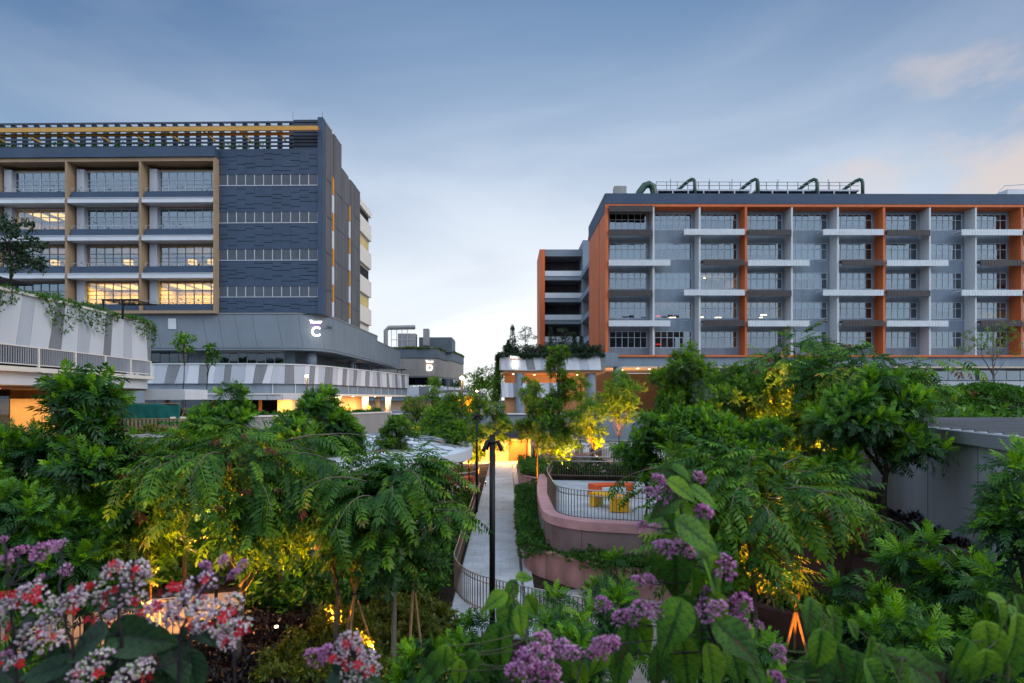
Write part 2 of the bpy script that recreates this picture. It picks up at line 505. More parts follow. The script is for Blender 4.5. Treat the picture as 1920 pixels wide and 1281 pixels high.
class Path2:
    def __init__(s, pts):
        s.p = [Vector(q) for q in pts]
        s.c = [0.0]
        for a, b in zip(s.p, s.p[1:]): s.c.append(s.c[-1] + (b - a).length)
        s.L = s.c[-1]
    def at(s, d):
        d = max(0, min(s.L, d))
        for i in range(len(s.p) - 1):
            if d <= s.c[i + 1] or i == len(s.p) - 2:
                t = (d - s.c[i]) / max(1e-9, s.c[i + 1] - s.c[i])
                dr = (s.p[i + 1] - s.p[i]).normalized()
                return s.p[i].lerp(s.p[i + 1], t), dr
_cache = {}
def bo(name, x0, x1, y0, y1, z0, z1, m, parent=None):
    """a box part; boxes of one size and material share their mesh"""
    sx, sy, sz = x1 - x0, y1 - y0, z1 - z0
    key = (round(sx, 3), round(sy, 3), round(sz, 3), m.name, name)
    if key not in _cache:
        _cache[key] = MB().box(-sx / 2, sx / 2, -sy / 2, sy / 2, -sz / 2, sz / 2).mesh(name, m)
    return place(bpy.data.objects.new(name, _cache[key]), parent, Matrix.Translation(((x0 + x1) / 2, (y0 + y1) / 2, (z0 + z1) / 2)))
def inst(name, me, parent, mw):
    return place(bpy.data.objects.new(name, me), parent, mw)
def cyl(name, x, y, z0, z1, r, m, parent=None, n=16, r1=None):
    o = MB().tube([(x, y, z0), (x, y, z1)], [r, r1 if r1 is not None else r], n).build(name, m, parent)
    for p in o.data.polygons: p.use_smooth = len(p.vertices) == 4
    return o
def slant_panels(parent, pts, z0, z1, pattern, wmin, wmax, off, thick, rnd, slant=0.35, gap=0.02, name='panel'):
    """cladding panels with leaning joints along a plan path: each one a part"""
    p = Path2(pts)
    st = sb = 0.0; i = 0
    while min(st, sb) < p.L - 0.05:
        w = rnd.uniform(wmin, wmax)
        nt_, nb_ = st + w + rnd.uniform(-slant, slant) * w, sb + w + rnd.uniform(-slant, slant) * w
        mid = (nt_ + nb_) / 2
        if abs(nt_ - nb_) > w * 0.7: nt_, nb_ = mid + (nt_ - mid) * 0.5, mid + (nb_ - mid) * 0.5
        if p.L - max(nt_, nb_) < wmin * 0.6: nt_ = nb_ = p.L
        nt_ = min(nt_, p.L); nb_ = min(nb_, p.L)
        k = max(1, int(math.ceil(w / 0.7)))
        m = pattern[i % len(pattern)]
        mb = MB(); vs_ = []; fs_ = []
        for j in range(k + 1):
            t = j / k
            g = gap * (1 - 2 * t) / 2
            for s_, z in ((sb + (nb_ - sb) * t + g, z0), (st + (nt_ - st) * t + g, z1)):
                q, dr = p.at(s_)
                nx, ny = dr.y, -dr.x
                vs_.append((q.x + nx * off, q.y + ny * off, z))
                vs_.append((q.x + nx * (off + thick), q.y + ny * (off + thick), z))
        for j in range(k):
            a, b = j * 4, (j + 1) * 4
            fs_ += [(a + 1, b + 1, b + 3, a + 3), (a, a + 2, b + 2, b), (a + 2, a + 3, b + 3, b + 2), (a, b, b + 1, a + 1)]
        fs_ += [(0, 1, 3, 2), (k * 4, k * 4 + 2, k * 4 + 3, k * 4 + 1)]
        mb.add(vs_, fs_).build(name, m, parent)
        st, sb = nt_, nb_
        i += 1
def add_light(name, kind, loc, energy, color, parent, aim=None, size=0.1, spot=90, blend=0.6):
    l = bpy.data.lights.new(name, kind)
    l.energy = energy; l.color = color
    if kind == 'SPOT':
        l.spot_size = R(spot); l.spot_blend = blend; l.shadow_soft_size = size
    elif kind == 'AREA':
        l.shape = 'RECTANGLE'
        l.size, l.size_y = (size if isinstance(size, tuple) else (size, size))
    else: l.shadow_soft_size = size
    o = bpy.data.objects.new(name, l)
    aim = Vector(aim or (0, 0, -1))
    mw = Matrix.Translation(loc) @ aim.to_track_quat('-Z', 'Y').to_matrix().to_4x4()
    return place(o, parent, mw)
# ================================================================== ground and garden levels
def struct(name, mb, m, parent=None):
    o = mb.build(name, m, parent)
    if parent is None: o['kind'] = 'structure'
    return o
PLZ = 4.2                                   # level of the plaza round the sunken garden
struct('ground', MB().box(-1500, 1500, -300, 2500, -1.2, -0.30), mat('ground_soil', (0.05, 0.05, 0.035), 0.95, 0.1, var=0.3, scale=0.4))
# sunken court floor
struct('courtyard', MB().box(-26, 26, 3, 58, -0.30, -0.004), M_SOIL)
# plaza terrain: left, back and right of the court
struct('plaza', MB().prism([(-140, -20), (-24.2, -20), (-24.2, 40), (-16, 47), (-12, 58.3), (-6.2, 58.3), (-6.2, 60.6), (4.4, 60.6), (4.4, 58.3), (40, 58.3), (40, 46), (22, 40), (22, -20), (140, -20), (140, 240), (-140, 240)], -0.30, PLZ), M_CONC)

# retaining wall along the back of the court with a pale coping
rw = thing('retaining_wall', 'long grey retaining wall with pale coping behind the sunken garden', 'wall', (8, 58, 0))
wall_path = [(40.0, 58.0), (3.4, 58.0)]
bo('wall_face', 4.2, 40, 57.9, 58.29, 0, 5.0, M_GREY, rw)
bo('wall_face', -12, -6.0, 57.9, 58.29, 0, 5.0, M_GREY, rw)
bo('coping', -12.1, 40, 57.75, 58.34, 5.004, 5.14, M_WHITE, rw)
bo('lintel', -6.0, 4.2, 57.9, 58.29, 2.55, 5.0, M_GREY, rw)
for i in range(7):
    bo('louvre', -0.8, 2.4, 57.55, 57.86, 2.62 + i * 0.21, 2.62 + i * 0.21 + 0.10, M_GREYD, rw)
x = 6.5
while x < 40:
    bo('joint_strip', x, x + 0.05, 57.88, 57.897, 0, 5.0, M_MGREY, rw); x += 3.2
# lit doorway under it
dw = thing('doorway', 'warm lit doorway at the far end of the garden path', 'doorway', (0.5, 58, 0))
bo('back_wall', -6.0, 4.2, 60.4, 60.5, 0.0, 2.6, M_PEACH, dw)
bo('side_wall', -6.1, -6.0, 58.3, 60.5, 0.0, 2.6, M_PEACH, dw)
bo('side_wall', 4.2, 4.3, 58.3, 60.5, 0.0, 2.6, M_PEACH, dw)
bo('ceiling', -6.0, 4.2, 58.3, 60.5, 2.60, 4.19, M_WARMW, dw)
bo('door', 0.2, 2.2, 60.3, 60.38, 0.02, 2.15, M_ORANGE, dw)
bo('floor', -6.0, 4.2, 57.6, 60.4, -0.2, 0.028, M_PAVEW, dw)
bo('pier', 2.45, 3.0, 57.6, 58.2, 0, 2.6, M_MGREY, dw)
bo('ceiling_lamp', 0.2, 1.8, 58.9, 59.6, 2.55, 2.59, M_LAMPC, dw)
bo('ceiling_lamp', -4.4, -2.4, 58.9, 59.6, 2.55, 2.59, M_LAMPC, dw)
add_light('door_light', 'AREA', (-3.2, 59.2, 2.5), 600, (1.0, 0.52, 0.12), dw, (0, -0.1, -1), (3.5, 1.0))
add_light('door_light', 'AREA', (0.9, 59.2, 2.5), 420, (1.0, 0.55, 0.14), dw, (0, -0.1, -1), (2.4, 1.0))

# path paved with pale slabs, each its own piece
path = struct('path', MB().box(-1.75, 0.95, 15.6, 57.5, -0.004, 0.03), M_JOINT)
y = 15.7
row = 0
while y < 57.2:
    h = 0.9
    xs = [-1.72, -0.98, -0.24, 0.50] if row % 2 == 0 else [-1.72, -1.35, -0.61, 0.13, 0.50]
    for a, b in zip(xs, xs[1:]):
        bo('paver', a + 0.006, b - 0.006, y + 0.006, y + h - 0.006, 0.02, 0.046 + random.uniform(-0.002, 0.002), M_PAVE, path)
    y += h; row += 1
bo('drain_channel', 0.53, 0.60, 15.7, 57.2, 0.02, 0.040, M_DRAIN, path)
y = 15.7
while y < 57.2:
    bo('kerb_slab', 0.615, 0.94, y + 0.01, y + 1.79, 0.02, 0.047, M_PAVE, path); y += 1.8
# forecourt in beige slabs at the near end of the path
fc = struct('forecourt', MB().box(0.96, 8.2, 12.0, 19.6, -0.004, 0.030), M_JOINT)
for i in range(6):
    for j in range(6):
        bo('paver', 0.98 + i * 1.2 + 0.008, 0.98 + (i + 1) * 1.2 - 0.008, 12.1 + j * 1.2 + 0.008, 12.1 + (j + 1) * 1.2 - 0.008, 0.02, 0.044 + random.uniform(-0.002, 0.002), M_PAVEW, fc)
# lit lane among the trees on the left
lane = struct('lane', MB().prism([(-15.5, 13.0), (-8.9, 15.6), (-8.2, 17.6), (-9.2, 19.4), (-16.5, 17.2)], -0.004, 0.035), M_PAVEW)

# ---- raised terraces with pink retaining walls
def planter_wall(name, label, pts, r, z0, z1, cap=0.22, thick=0.28, capm=None, m=None, joints=2.2):
    t = thing(name, label, 'planter wall', (pts[0][0], pts[0][1], z0))
    pp = rounded(pts, r)
    m = m or M_PINK
    MB().ribbon(pp, z0, z1 - cap, -thick, 0).build('wall_face', m, t)
    MB().ribbon(pp, z1 - cap + 0.012, z1, -thick - 0.03, 0.045).build('coping', capm or M_PINKC, t)
    p = Path2(pp); s_ = joints
    while s_ < p.L - 0.4:
        q, d = p.at(s_)
        n = Vector((d.y, -d.x))
        a = q + n * 0.004
        MB().ribbon([tuple(a - d * 0.008), tuple(a + d * 0.008)], z0, z1 - cap, -0.02, 0.0).build('joint', M_PINKSHADE_JOINT, t)
        s_ += joints
    return t
# terrace one: raised deck with the benches
T1Z = 2.15
T1 = [(1.95, 33.0), (1.45, 27.5), (1.42, 20.55), (8.2, 18.7), (10.5, 18.0)]
T1p = rounded(T1, [3, 2.0, 2])
struct('terrace', MB().prism(T1p + [(10.5, 32), (4, 33)], -0.004, T1Z - 0.02), M_PAVE)
planter_wall('planter_wall', 'curved pink concrete wall holding up the deck with the yellow bench', T1, [3, 2.0, 2], 0.0, T1Z + 0.10, cap=0.34, thick=0.42)
# low planter in front of it along the path
T0 = [(0.98, 36.0), (0.66, 21.7), (3.2, 18.9), (8.6, 17.6)]
T0p = rounded(T0, [1.1, 1.5])
planter_wall('planter_wall', 'low pink concrete planter wall beside the path at its near end', T0, [1.1, 1.5], 0.0, 1.02, cap=0.10, thick=0.16, capm=M_PINK)
struct('planting_bed', MB().prism([(1.0, 36.0), (1.0, 21.9), (3.3, 19.1), (8.6, 17.8), (8.6, 18.7), (1.6, 21.5), (1.6, 36)], -0.004, 0.92), M_SOIL)
# second planter up the path
T2 = [(3.2, 38.4), (0.95, 39.6), (0.95, 48.0), (2.0, 51.0)]
planter_wall('planter_wall', 'rounded pink concrete planter with shrubs halfway up the path', [(6.5, 38.0), (3.2, 38.6), (0.98, 40.6), (0.98, 49.0)][::-1], [1.6, 1.6], 0.0, 1.12, cap=0.10, thick=0.18, capm=M_PINK)
struct('planting_bed', MB().prism([(6.5, 38.2), (3.2, 38.8), (1.9, 39.6), (1.2, 41.2), (1.2, 50.0), (6.5, 50)], -0.004, 1.02), M_SOIL)
# terrace two behind: reached by stairs
T3 = [(2.6, 56.0), (2.6, 46.5), (6.0, 44.5), (12.0, 43.0)]
planter_wall('planter_wall', 'pink terrace wall under the lit trees near the doorway', T3, [2.0, 2.0], 0.0, 2.35, cap=0.26, thick=0.3)
struct('terrace', MB().prism(rounded(T3, [2, 2]) + [(16, 43), (16, 56)], -0.004, 2.28), M_PAVE)
# terrace three, right, pale deck under the right-hand trees
T4 = [(6.3, 43.0), (5.9, 35.2), (9.0, 33.0), (15.0, 32.2)]
planter_wall('planter_wall', 'pink wall below the pale deck with the stair rails', T4, [2.0, 2.0], 0.0, 2.75, cap=0.26, thick=0.3)
struct('terrace', MB().prism(rounded(T4, [2, 2]) + [(20, 33), (20, 43)], -0.004, 2.66), M_PAVE)
# planting behind the benches
struct('planting_bed', MB().prism([(2.2, 31.4), (10, 30.4), (10, 32.4), (2.2, 33.2)], T1Z - 0.1, T1Z + 0.22), M_SOIL)
# stairs climbing between the decks
st = struct('stair', MB().box(3.0, 3.02, 34, 34.02, 0, 0.02), M_PAVE)
for i in range(9):
    bo('step', 2.6 + i * 0.36, 6.0, 34.2, 36.8, 0.0 + (i > 0) * (1.05 + 0.17 * (i - 1)), 1.05 + 0.17 * i, M_PAVEW, st)
# upper tiers on the right: pink concrete coloured dark for shade
planter_wall('planter_wall', 'pink retaining wall in painted shade under the trees below the concrete shed', [(7.6, 17.0), (9.2, 15.0), (11.2, 13.2), (13.5, 10.5)], 1.0, 0.0, 3.0, cap=0.5, m=M_PINKSHADE_JOINT, capm=M_PINKSHADE_JOINT)
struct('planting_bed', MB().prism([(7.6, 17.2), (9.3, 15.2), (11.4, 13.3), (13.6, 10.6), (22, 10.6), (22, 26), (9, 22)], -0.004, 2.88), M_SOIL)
planter_wall('planter_wall', 'lower pink planter wall in painted shade beside the lit tree stakes', [(5.4, 15.6), (7.4, 13.9), (9.6, 11.6), (10.5, 9.5)], 1.0, 0.0, 1.25, cap=0.3, m=M_PINKSHADE_JOINT, capm=M_PINKSHADE_JOINT)
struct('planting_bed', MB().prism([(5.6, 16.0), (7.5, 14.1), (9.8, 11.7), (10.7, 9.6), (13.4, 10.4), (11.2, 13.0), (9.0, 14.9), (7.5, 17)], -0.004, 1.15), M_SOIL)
# left side decks
LT = [(-1.95, 43.2), (-1.95, 39.2), (-3.6, 38.2), (-7.0, 38.0)]
planter_wall('planter_wall', 'round pink planter with the orange seat left of the path', [(-7.0, 44.0), (-3.2, 44.0), (-1.95, 42.4), (-1.95, 39.8), (-3.4, 38.4), (-7.0, 38.2)][::-1], [1, 1, 1, 1], 0.0, 0.42, cap=0.08, thick=0.15, capm=M_PINK)
struct('terrace', MB().prism([(-7, 38.4), (-3.5, 38.6), (-2.15, 39.9), (-2.15, 42.3), (-3.3, 43.8), (-7, 43.8)], -0.004, 0.38), M_PAVE)
planter_wall('planter_wall', 'pink stepped planter wall behind the handrail left of the path', [(-9.5, 28.0), (-6.2, 30.5), (-3.8, 33.6), (-2.7, 36.8)][::-1], 1.2, 0.0, 0.95, cap=0.1, thick=0.2, capm=M_PINK)
struct('planting_bed', MB().prism([(-9.5, 28.3), (-6.4, 30.7), (-4.0, 33.8), (-2.95, 36.8), (-9.5, 37.8)], -0.004, 0.86), M_PINK)

# ---- railings
_balc = {}
def railing(name, label, pts, h=1.1, sp=0.13, hand=0.0, r=None, toprad=0.026, bal=0.011, m=None, stl=None):
    """pts: (x,y,z) along the foot"""
    m = m or M_BRONZE; stl = stl or M_STEEL
    t = thing(name, label, 'railing', pts[0])
    pl = [Vector(p) for p in pts]
    if r:
        q = rounded([(p.x, p.y) for p in pl], r)
        z = pl[0].z
        pl = [Vector((a, b, z)) for a, b in q]
    MB().tube([p + Vector((0, 0, h)) for p in pl], toprad, 8).build('top_rail', stl, t, smooth=True)
    MB().tube([p + Vector((0, 0, 0.10)) for p in pl], 0.016, 6).build('bottom_rail', m, t)
    if hand:
        nr = pnormals([(p.x, p.y) for p in pl])
        MB().tube([p + Vector((n[0] * hand, n[1] * hand, h - 0.22)) for p, n in zip(pl, nr)], 0.022, 8).build('hand_rail', stl, t, smooth=True)
    key = (round(h, 2), bal, m.name)
    if key not in _balc:
        _balc[key] = MB().box(-bal, bal, -bal, bal, 0.02, h).mesh('baluster', m)
    c = [0.0]
    for a, b in zip(pl, pl[1:]): c.append(c[-1] + (b - a).length)
    s_ = 0.0; i = 0
    while s_ <= c[-1]:
        while i < len(pl) - 2 and s_ > c[i + 1]: i += 1
        u = (s_ - c[i]) / max(1e-6, c[i + 1] - c[i])
        q = pl[i].lerp(pl[i + 1], u)
        d = pl[i + 1] - pl[i]
        inst('baluster', _balc[key], t, Matrix.Translation(q) @ Matrix.Rotation(math.atan2(d.y, d.x), 4, 'Z'))
        s_ += sp
    return t
railing('railing', 'bronze path railing curving round the near left corner of the path', [(-1.9, 37.0, 0.03), (-1.86, 19.6, 0.03), (-1.2, 17.9, 0.03), (0.9, 16.3, 0.03), (3.0, 15.2, 0.03)], hand=-0.09, r=[0.8, 0.8, 0.8])
railing('railing', 'curved deck railing in front of the yellow and orange benches', [(10.0, 19.0, T1Z), (8.1, 19.35, T1Z), (1.9, 21.15, T1Z), (1.86, 26.6, T1Z), (2.4, 30.6, T1Z)], hand=0.09, r=[1.5, 1.3, 1.0])
railing('railing', 'straight railing behind the benches in front of the dark shrubs', [(2.4, 30.9, T1Z + 0.22), (10.0, 29.9, T1Z + 0.22)], hand=0.09)
railing('railing', 'small round railing about the orange seat left of the path', [(-7.0, 44.2, 0.42), (-3.2, 44.0, 0.42), (-2.0, 42.4, 0.42), (-2.0, 39.8, 0.42), (-3.4, 38.5, 0.42), (-7.0, 38.3, 0.42)], r=[1, 1, 1, 1])
railing('railing', 'far path railing leading to the lit doorway', [(-1.1, 56.5, 0.03), (-1.25, 48.0, 0.03), (-3.2, 46.6, 0.03), (-6.0, 46.2, 0.03)], r=[1.4, 1.0], hand=0.09)
railing('stair_rail', 'lower sloping stair rail beside the benches', [(1.3, 34.6, 0.25), (2.6, 34.3, 1.0), (5.4, 34.0, 2.4), (6.2, 34.0, 2.66)], sp=0.16)
railing('stair_rail', 'upper sloping stair rail climbing to the pale deck', [(2.4, 37.0, 0.9), (5.6, 36.9, 2.6), (7.0, 36.9, 2.66)], sp=0.16)
railing('railing', 'railing along the front of the upper pale deck', [(6.35, 42.8, 2.70), (6.1, 36.0, 2.70), (9.0, 33.3, 2.70), (14.5, 32.5, 2.70)], r=[1.6, 1.6], sp=0.14)
railing('railing', 'railing on the terrace under the lit trees near the doorway', [(2.75, 55.0, 2.28), (2.8, 47.0, 2.28), (6.0, 45.0, 2.28), (11.5, 43.6, 2.28)], r=[1.6, 1.6], sp=0.16)
railing('railing', 'short railing along the lit lane behind the pink blossoms', [(-14.0, 13.6, 0.03), (-10.5, 15.0, 0.03), (-9.0, 15.6, 0.03)], sp=0.15)

# ---- benches: arch-shaped moulded seats
def bench(label, m, c, rot, w=1.75, d=0.55, h=0.46, curve=0.5, open_=True):
    t = thing('bench', label, 'bench', c)
    mw = Matrix.Translation(c) @ Matrix.Rotation(rot, 4, 'Z')
    def arc(u, off):
        a = (u - 0.5) * curve * 2
        rad = w / (2 * curve) if curve else 1e6
        return ((rad + off) * math.sin(a), (rad + off) * math.cos(a) - rad)
    def seg(u0, u1, z0, z1, nm):
        k = max(1, int(abs(u1 - u0) * 14))
        inner = [arc(u0 + (u1 - u0) * i / k, -d / 2) for i in range(k + 1)]
        outer = [arc(u0 + (u1 - u0) * i / k, d / 2) for i in range(k + 1)]
        me = MB().prism(inner + outer[::-1], z0, z1)
        o = me.build(nm, m, None)
        o.parent = t; o.matrix_parent_inverse = WM[t.name].inverted(); o.matrix_basis = mw; WM[o.name] = mw
        bv = o.modifiers.new('bevel', 'BEVEL'); bv.width = 0.02; bv.segments = 2; bv.limit_method = 'ANGLE'
        return o
    seg(0, 1, h - 0.11, h, 'seat')
    seg(0.0, 0.34 if not open_ else 0.16, 0, h - 0.112, 'leg')
    seg(0.66 if not open_ else 0.84, 1.0, 0, h - 0.112, 'leg')
    return t
bench('glossy yellow arched bench on the raised deck by the railing', M_YELLOW, (4.25, 23.2, T1Z), R(-62), w=1.9, d=0.72, h=0.56, curve=0.55)
bench('orange red arched bench behind the yellow one on the raised deck', M_ORANGE2, (4.85, 26.2, T1Z), R(8), w=2.0, d=0.70, h=0.56, curve=0.35)
bench('small orange red seat inside the round railing left of the path', M_ORANGE2, (-2.9, 41.2, 0.42), R(60), w=1.2, d=0.6, h=0.55, curve=0.4)

# ---- shallow white shell roof with seams
dm = thing('shell_roof', 'pale blue shallow oval shell roof with diagonal seams behind the trees', 'roof', (-7.2, 28.5, 0))
def dome_z(u): return 4.05 + 0.62 * (1 - u * u)
cx, cyy, rx_, ry_ = -7.6, 29.5, 5.6, 9.0
vs_ = []; fs_ = []
NR, NA = 8, 48
for i in range(NR + 1):
    for k in range(NA):
        a = 2 * math.pi * k / NA; u = i / NR
        vs_.append((cx + rx_ * u * math.cos(a), cyy + ry_ * u * math.sin(a), dome_z(u)))
for i in range(NR):
    for k in range(NA):
        k2 = (k + 1) % NA
        fs_.append((i * NA + k, (i + 1) * NA + k, (i + 1) * NA + k2, i * NA + k2))
MB().add(vs_, fs_).build('shell', M_DOME, dm, smooth=True, recalc=False)
rim = [(cx + (rx_ + 0.05) * math.cos(2 * math.pi * k / 60), cyy + (ry_ + 0.05) * math.sin(2 * math.pi * k / 60)) for k in range(61)]
MB().ribbon(rim, 3.6, 4.10, -0.02, 0.16).build('rim', M_WHITE, dm)
MB().ribbon([(cx + (rx_ - 0.8) * math.cos(2 * math.pi * k / 40), cyy + (ry_ - 0.8) * math.sin(2 * math.pi * k / 40)) for k in range(41)], 0, 3.6, -0.2, 0).build('drum_wall', M_CONC, dm)
for sgn in (1, -1):
    for k in range(-6, 7):
        pts = []
        for j in range(41):
            s_ = -12 + 24 * j / 40
            X_ = s_ * 0.72 * sgn + k * 1.9; Y_ = s_ * 0.69
            u = math.hypot(X_ / rx_, Y_ / ry_)
            if u < 0.985: pts.append((cx + X_, cyy + Y_, dome_z(u) + 0.006))
        if len(pts) > 2: MB().tube(pts, 0.035, 4).build('seam', M_MGREY, dm)
# round concrete planter wall behind it
pw = thing('planter_wall', 'curved grey concrete planter wall with trailing hedge behind the shell roof', 'planter wall', (-12, 44, 0))
MB().ribbon(rounded([(-24.0, 40.5), (-16, 46.5), (-12, 57.9)], 6), 0, 5.2, 0.02, 0.3).build('wall_face', M_CONC, pw)
MB().ribbon(rounded([(-24.0, 40.5), (-16, 46.5), (-12, 57.9)], 6), 5.204, 5.32, -0.05, 0.38).build('coping', M_WARMW, pw)

# ---- concrete shed with seamed roof on the right
sh = thing('shed', 'plain grey concrete shed with flat seamed metal roof among right-hand trees', 'shed', (14, 15, 2.88))
bo('gutter_pipe', 11.02, 11.10, 12.7, 12.78, 2.9, 5.5, M_MGREY, sh)
SW = [(10.0, 9.2), (10.9, 12.4), (11.9, 15.9), (13.1, 19.6)]
MB().prism([(10.0, 9.2), (10.9, 12.4), (11.9, 15.9), (13.1, 19.6), (26, 19.6), (26, 9.2)], 2.885, 5.50).build('wall', M_SHED, sh)
for (x_, y_) in ((10.62, 11.4), (11.23, 13.55), (12.0, 16.2)):
    bo('wall_joint', x_ - 0.012, x_ + 0.012, y_ - 0.012, y_ + 0.012, 2.9, 5.48, M_GREYD, sh)
fas = [(9.78, 8.9), (10.72, 12.4), (11.72, 16.0), (13.0, 20.0)]
MB().ribbon(fas[::-1], 5.50, 5.80, -0.3, 0.0).build('fascia', M_MGREY, sh)
MB().prism([(9.9, 8.9), (10.84, 12.4), (11.84, 16.0), (13.1, 20.0), (15.0, 24.0), (40, 24.0), (40, 8.9)], 5.66, 5.77).build('roof', M_ROOFM, sh)
y_ = 9.4
while y_ < 23.8:
    xx = 10.0 + (y_ - 8.9) * 0.29 + 0.25
    bo('roof_seam', xx, 40, y_, y_ + 0.05, 5.772, 5.83, M_GREYD, sh)
    y_ += 0.62
# ================================================================== buildings
def window(parent, x0, x1, y, z0, z1, cols, tr, frame_m, glass_m, bars=0, mull=0.07, depth=0.10):
    """frame with its panes: a window facing the court (-Y)"""
    mb = MB()
    e = mull
    mb.box(x0, x1, y, y + depth, z0, z0 + e).box(x0, x1, y, y + depth, z1 - e, z1)
    zt = z0 + (z1 - z0) * tr
    cw = (x1 - x0 - e) / cols
    for i in range(cols + 1):
        mb.box(x0 + i * cw, x0 + i * cw + e, y, y + depth, z0 + e + 0.001, z1 - e - 0.001)
    for i in range(cols):
        mb.box(x0 + i * cw + e + 0.001, x0 + (i + 1) * cw - 0.001, y + 0.004, y + depth, zt, zt + e)
        for b in range(bars):
            zb = z0 + e + (zt - z0 - e) * (b + 1) / (bars + 1)
            mb.box(x0 + i * cw + e + 0.001, x0 + (i + 1) * cw - 0.001, y + 0.006, y + depth - 0.01, zb - 0.022, zb + 0.022)
    key = ('win', round(x1 - x0, 3), round(z1 - z0, 3), cols, tr, bars, frame_m.name)
    if key not in _cache:
        m2 = MB(); m2.f = mb.f; m2.v = [(a - x0, b - y, c - z0) for a, b, c in mb.v]
        _cache[key] = m2.mesh('window', frame_m)
    w = inst('window', _cache[key], parent, Matrix.Translation((x0, y, z0)))
    for i in range(cols):
        xa, xb = x0 + i * cw + e + 0.002, x0 + (i + 1) * cw - 0.002
        bo('pane', xa, xb, y + 0.05, y + 0.056, z0 + e + 0.002, zt - 0.002, glass_m, w)
        bo('pane', xa, xb, y + 0.05, y + 0.056, zt + e + 0.002, z1 - e - 0.002, glass_m, w)
    return w
rd = random.Random(5)

# ---------------------------------------------------------------- block C (left tower on its podium)
C = thing('office_block', 'dark blue tower on grey podium with tan framed balconies and yellow roof canopy', 'building', (-40, 70, PLZ))
YF = 64.0
# blue clad section: dark backing, blue panels with shadow joints, louvre bands
bo('core', -32.4, -20.95, YF + 0.12, 79.0, 16.1, 34.6, M_NAVYD, C)
bands = [(30.55, 31.75), (26.36, 27.56), (22.17, 23.37), (18.05, 19.2)]
zones = [(31.75, 34.7), (27.56, 30.55), (23.37, 26.36), (19.2, 22.17), (16.15, 18.05)]
cw = (11.2) / 11
lv = MB()
for i in range(14): lv.box(0, cw - 0.09, 0.03, 0.10, i * 0.083, i * 0.083 + 0.035)
lv.box(0, cw - 0.09, 0.11, 0.115, 0, 1.16)
lvm = lv.mesh('louvre_panel', M_LOUVRE)
for c in range(11):
    xa = -32.25 + c * cw
    for z0, z1 in zones:
        z = z0
        while z < z1 - 0.05:
            h = rd.choice((0.45, 0.62, 0.8, 0.95, 1.2))
            zt = min(z1, z + h)
            if z1 - zt < 0.35: zt = z1
            y0 = YF - rd.choice((0.0, 0.006, 0.012, 0.018))
            bo('panel', xa + 0.004, xa + cw - 0.004, y0, YF + 0.13, z, zt - 0.06, M_NAVY, C)
            z = zt
    for z0, z1 in bands:
        inst('louvre_panel', lvm, C, Matrix.Translation((xa + 0.05, YF, z0 + 0.03)))
        bo('mullion', xa + cw - 0.045, xa + cw + 0.025, YF - 0.04, YF + 0.1, z0 + 0.02, z1 - 0.02, M_FRAME, C)
for z0, z1 in bands:
    bo('sill', -32.25, -21.05, YF - 0.06, YF + 0.1, z0 - 0.075, z0, M_FRAME, C)
bo('corner_pier', -21.04, -20.45, YF - 0.12, YF + 0.8, 16.1, 38.1, M_NAVY, C)
# ribbed side wall with amber and white slots
zt_side = lambda y_: 38.0 if y_ < 70.3 else 35.2
y_ = YF + 0.82
rib = {}
while y_ < 79.0:
    w = 0.42
    near_slot = 67.0 < y_ + 0.2 < 67.75 or 73.6 < y_ + 0.2 < 74.5
    if not near_slot:
        bo('rib', -20.95, -20.42 + (0.03 if int(y_ * 10) % 2 else 0.0), y_, y_ + w - 0.05, 16.1, zt_side(y_), M_GREYD, C)
    y_ += w
bo('side_backing', -20.97, -20.52, YF + 0.8, 79.0, 16.1, 35.1, M_GREYD, C)
bo('side_backing', -20.97, -20.52, YF + 0.8, 70.3, 35.1, 37.9, M_GREYD, C)
for ys, zs in ((67.0, 32.6), (73.7, 31.6)):
    z = zs; k = 0
    while z > 16.6:
        h = 2.0 if k % 2 == 0 else 2.19
        bo('amber_slot' if k % 2 == 0 else 'pale_slot', -20.52, -20.40, ys, ys + 0.72, max(16.2, z - h), z - 0.02, M_AMBER if k % 2 == 0 else M_WHITE, C)
        if k % 2 == 0: bo('slot_fin', -20.40, -20.28, ys - 0.1, ys + 0.10, max(16.2, z - h), z - 0.02, M_AMBER, C)
        z -= h; k += 1
for i in range(5):
    for (ya, yb, dz) in ((65.1, 66.95, 0), (67.8, 73.65, -0.3), (74.6, 78.9, -0.5)):
        bo('dark_joint', -20.45, -20.375, ya, yb, 31.6 - 4.19 * i + dz, 31.72 - 4.19 * i + dz, M_NAVYD, C)  # dark bars laid over the ribs, one row per storey
# cream stair block behind
bo('stair_core', -26, -20.9, 79.02, 85.5, 12, 33.5, M_WARMW, C)
for i in range(4):
    z = 17.3 + 4.19 * i
    bo('stair_parapet', -20.9, -20.5, 79.05, 85.5, z + 0.2, z + 2.5, M_WARMW, C)
    bo('stair_opening', -20.905, -20.88, 79.3, 85.2, z + 2.6, z + 4.1, M_DARK if i % 2 else M_ROOMW, C)
bo('stair_parapet', -20.9, -20.5, 79.05, 85.5, 33.6, 34.6, M_WARMW, C)
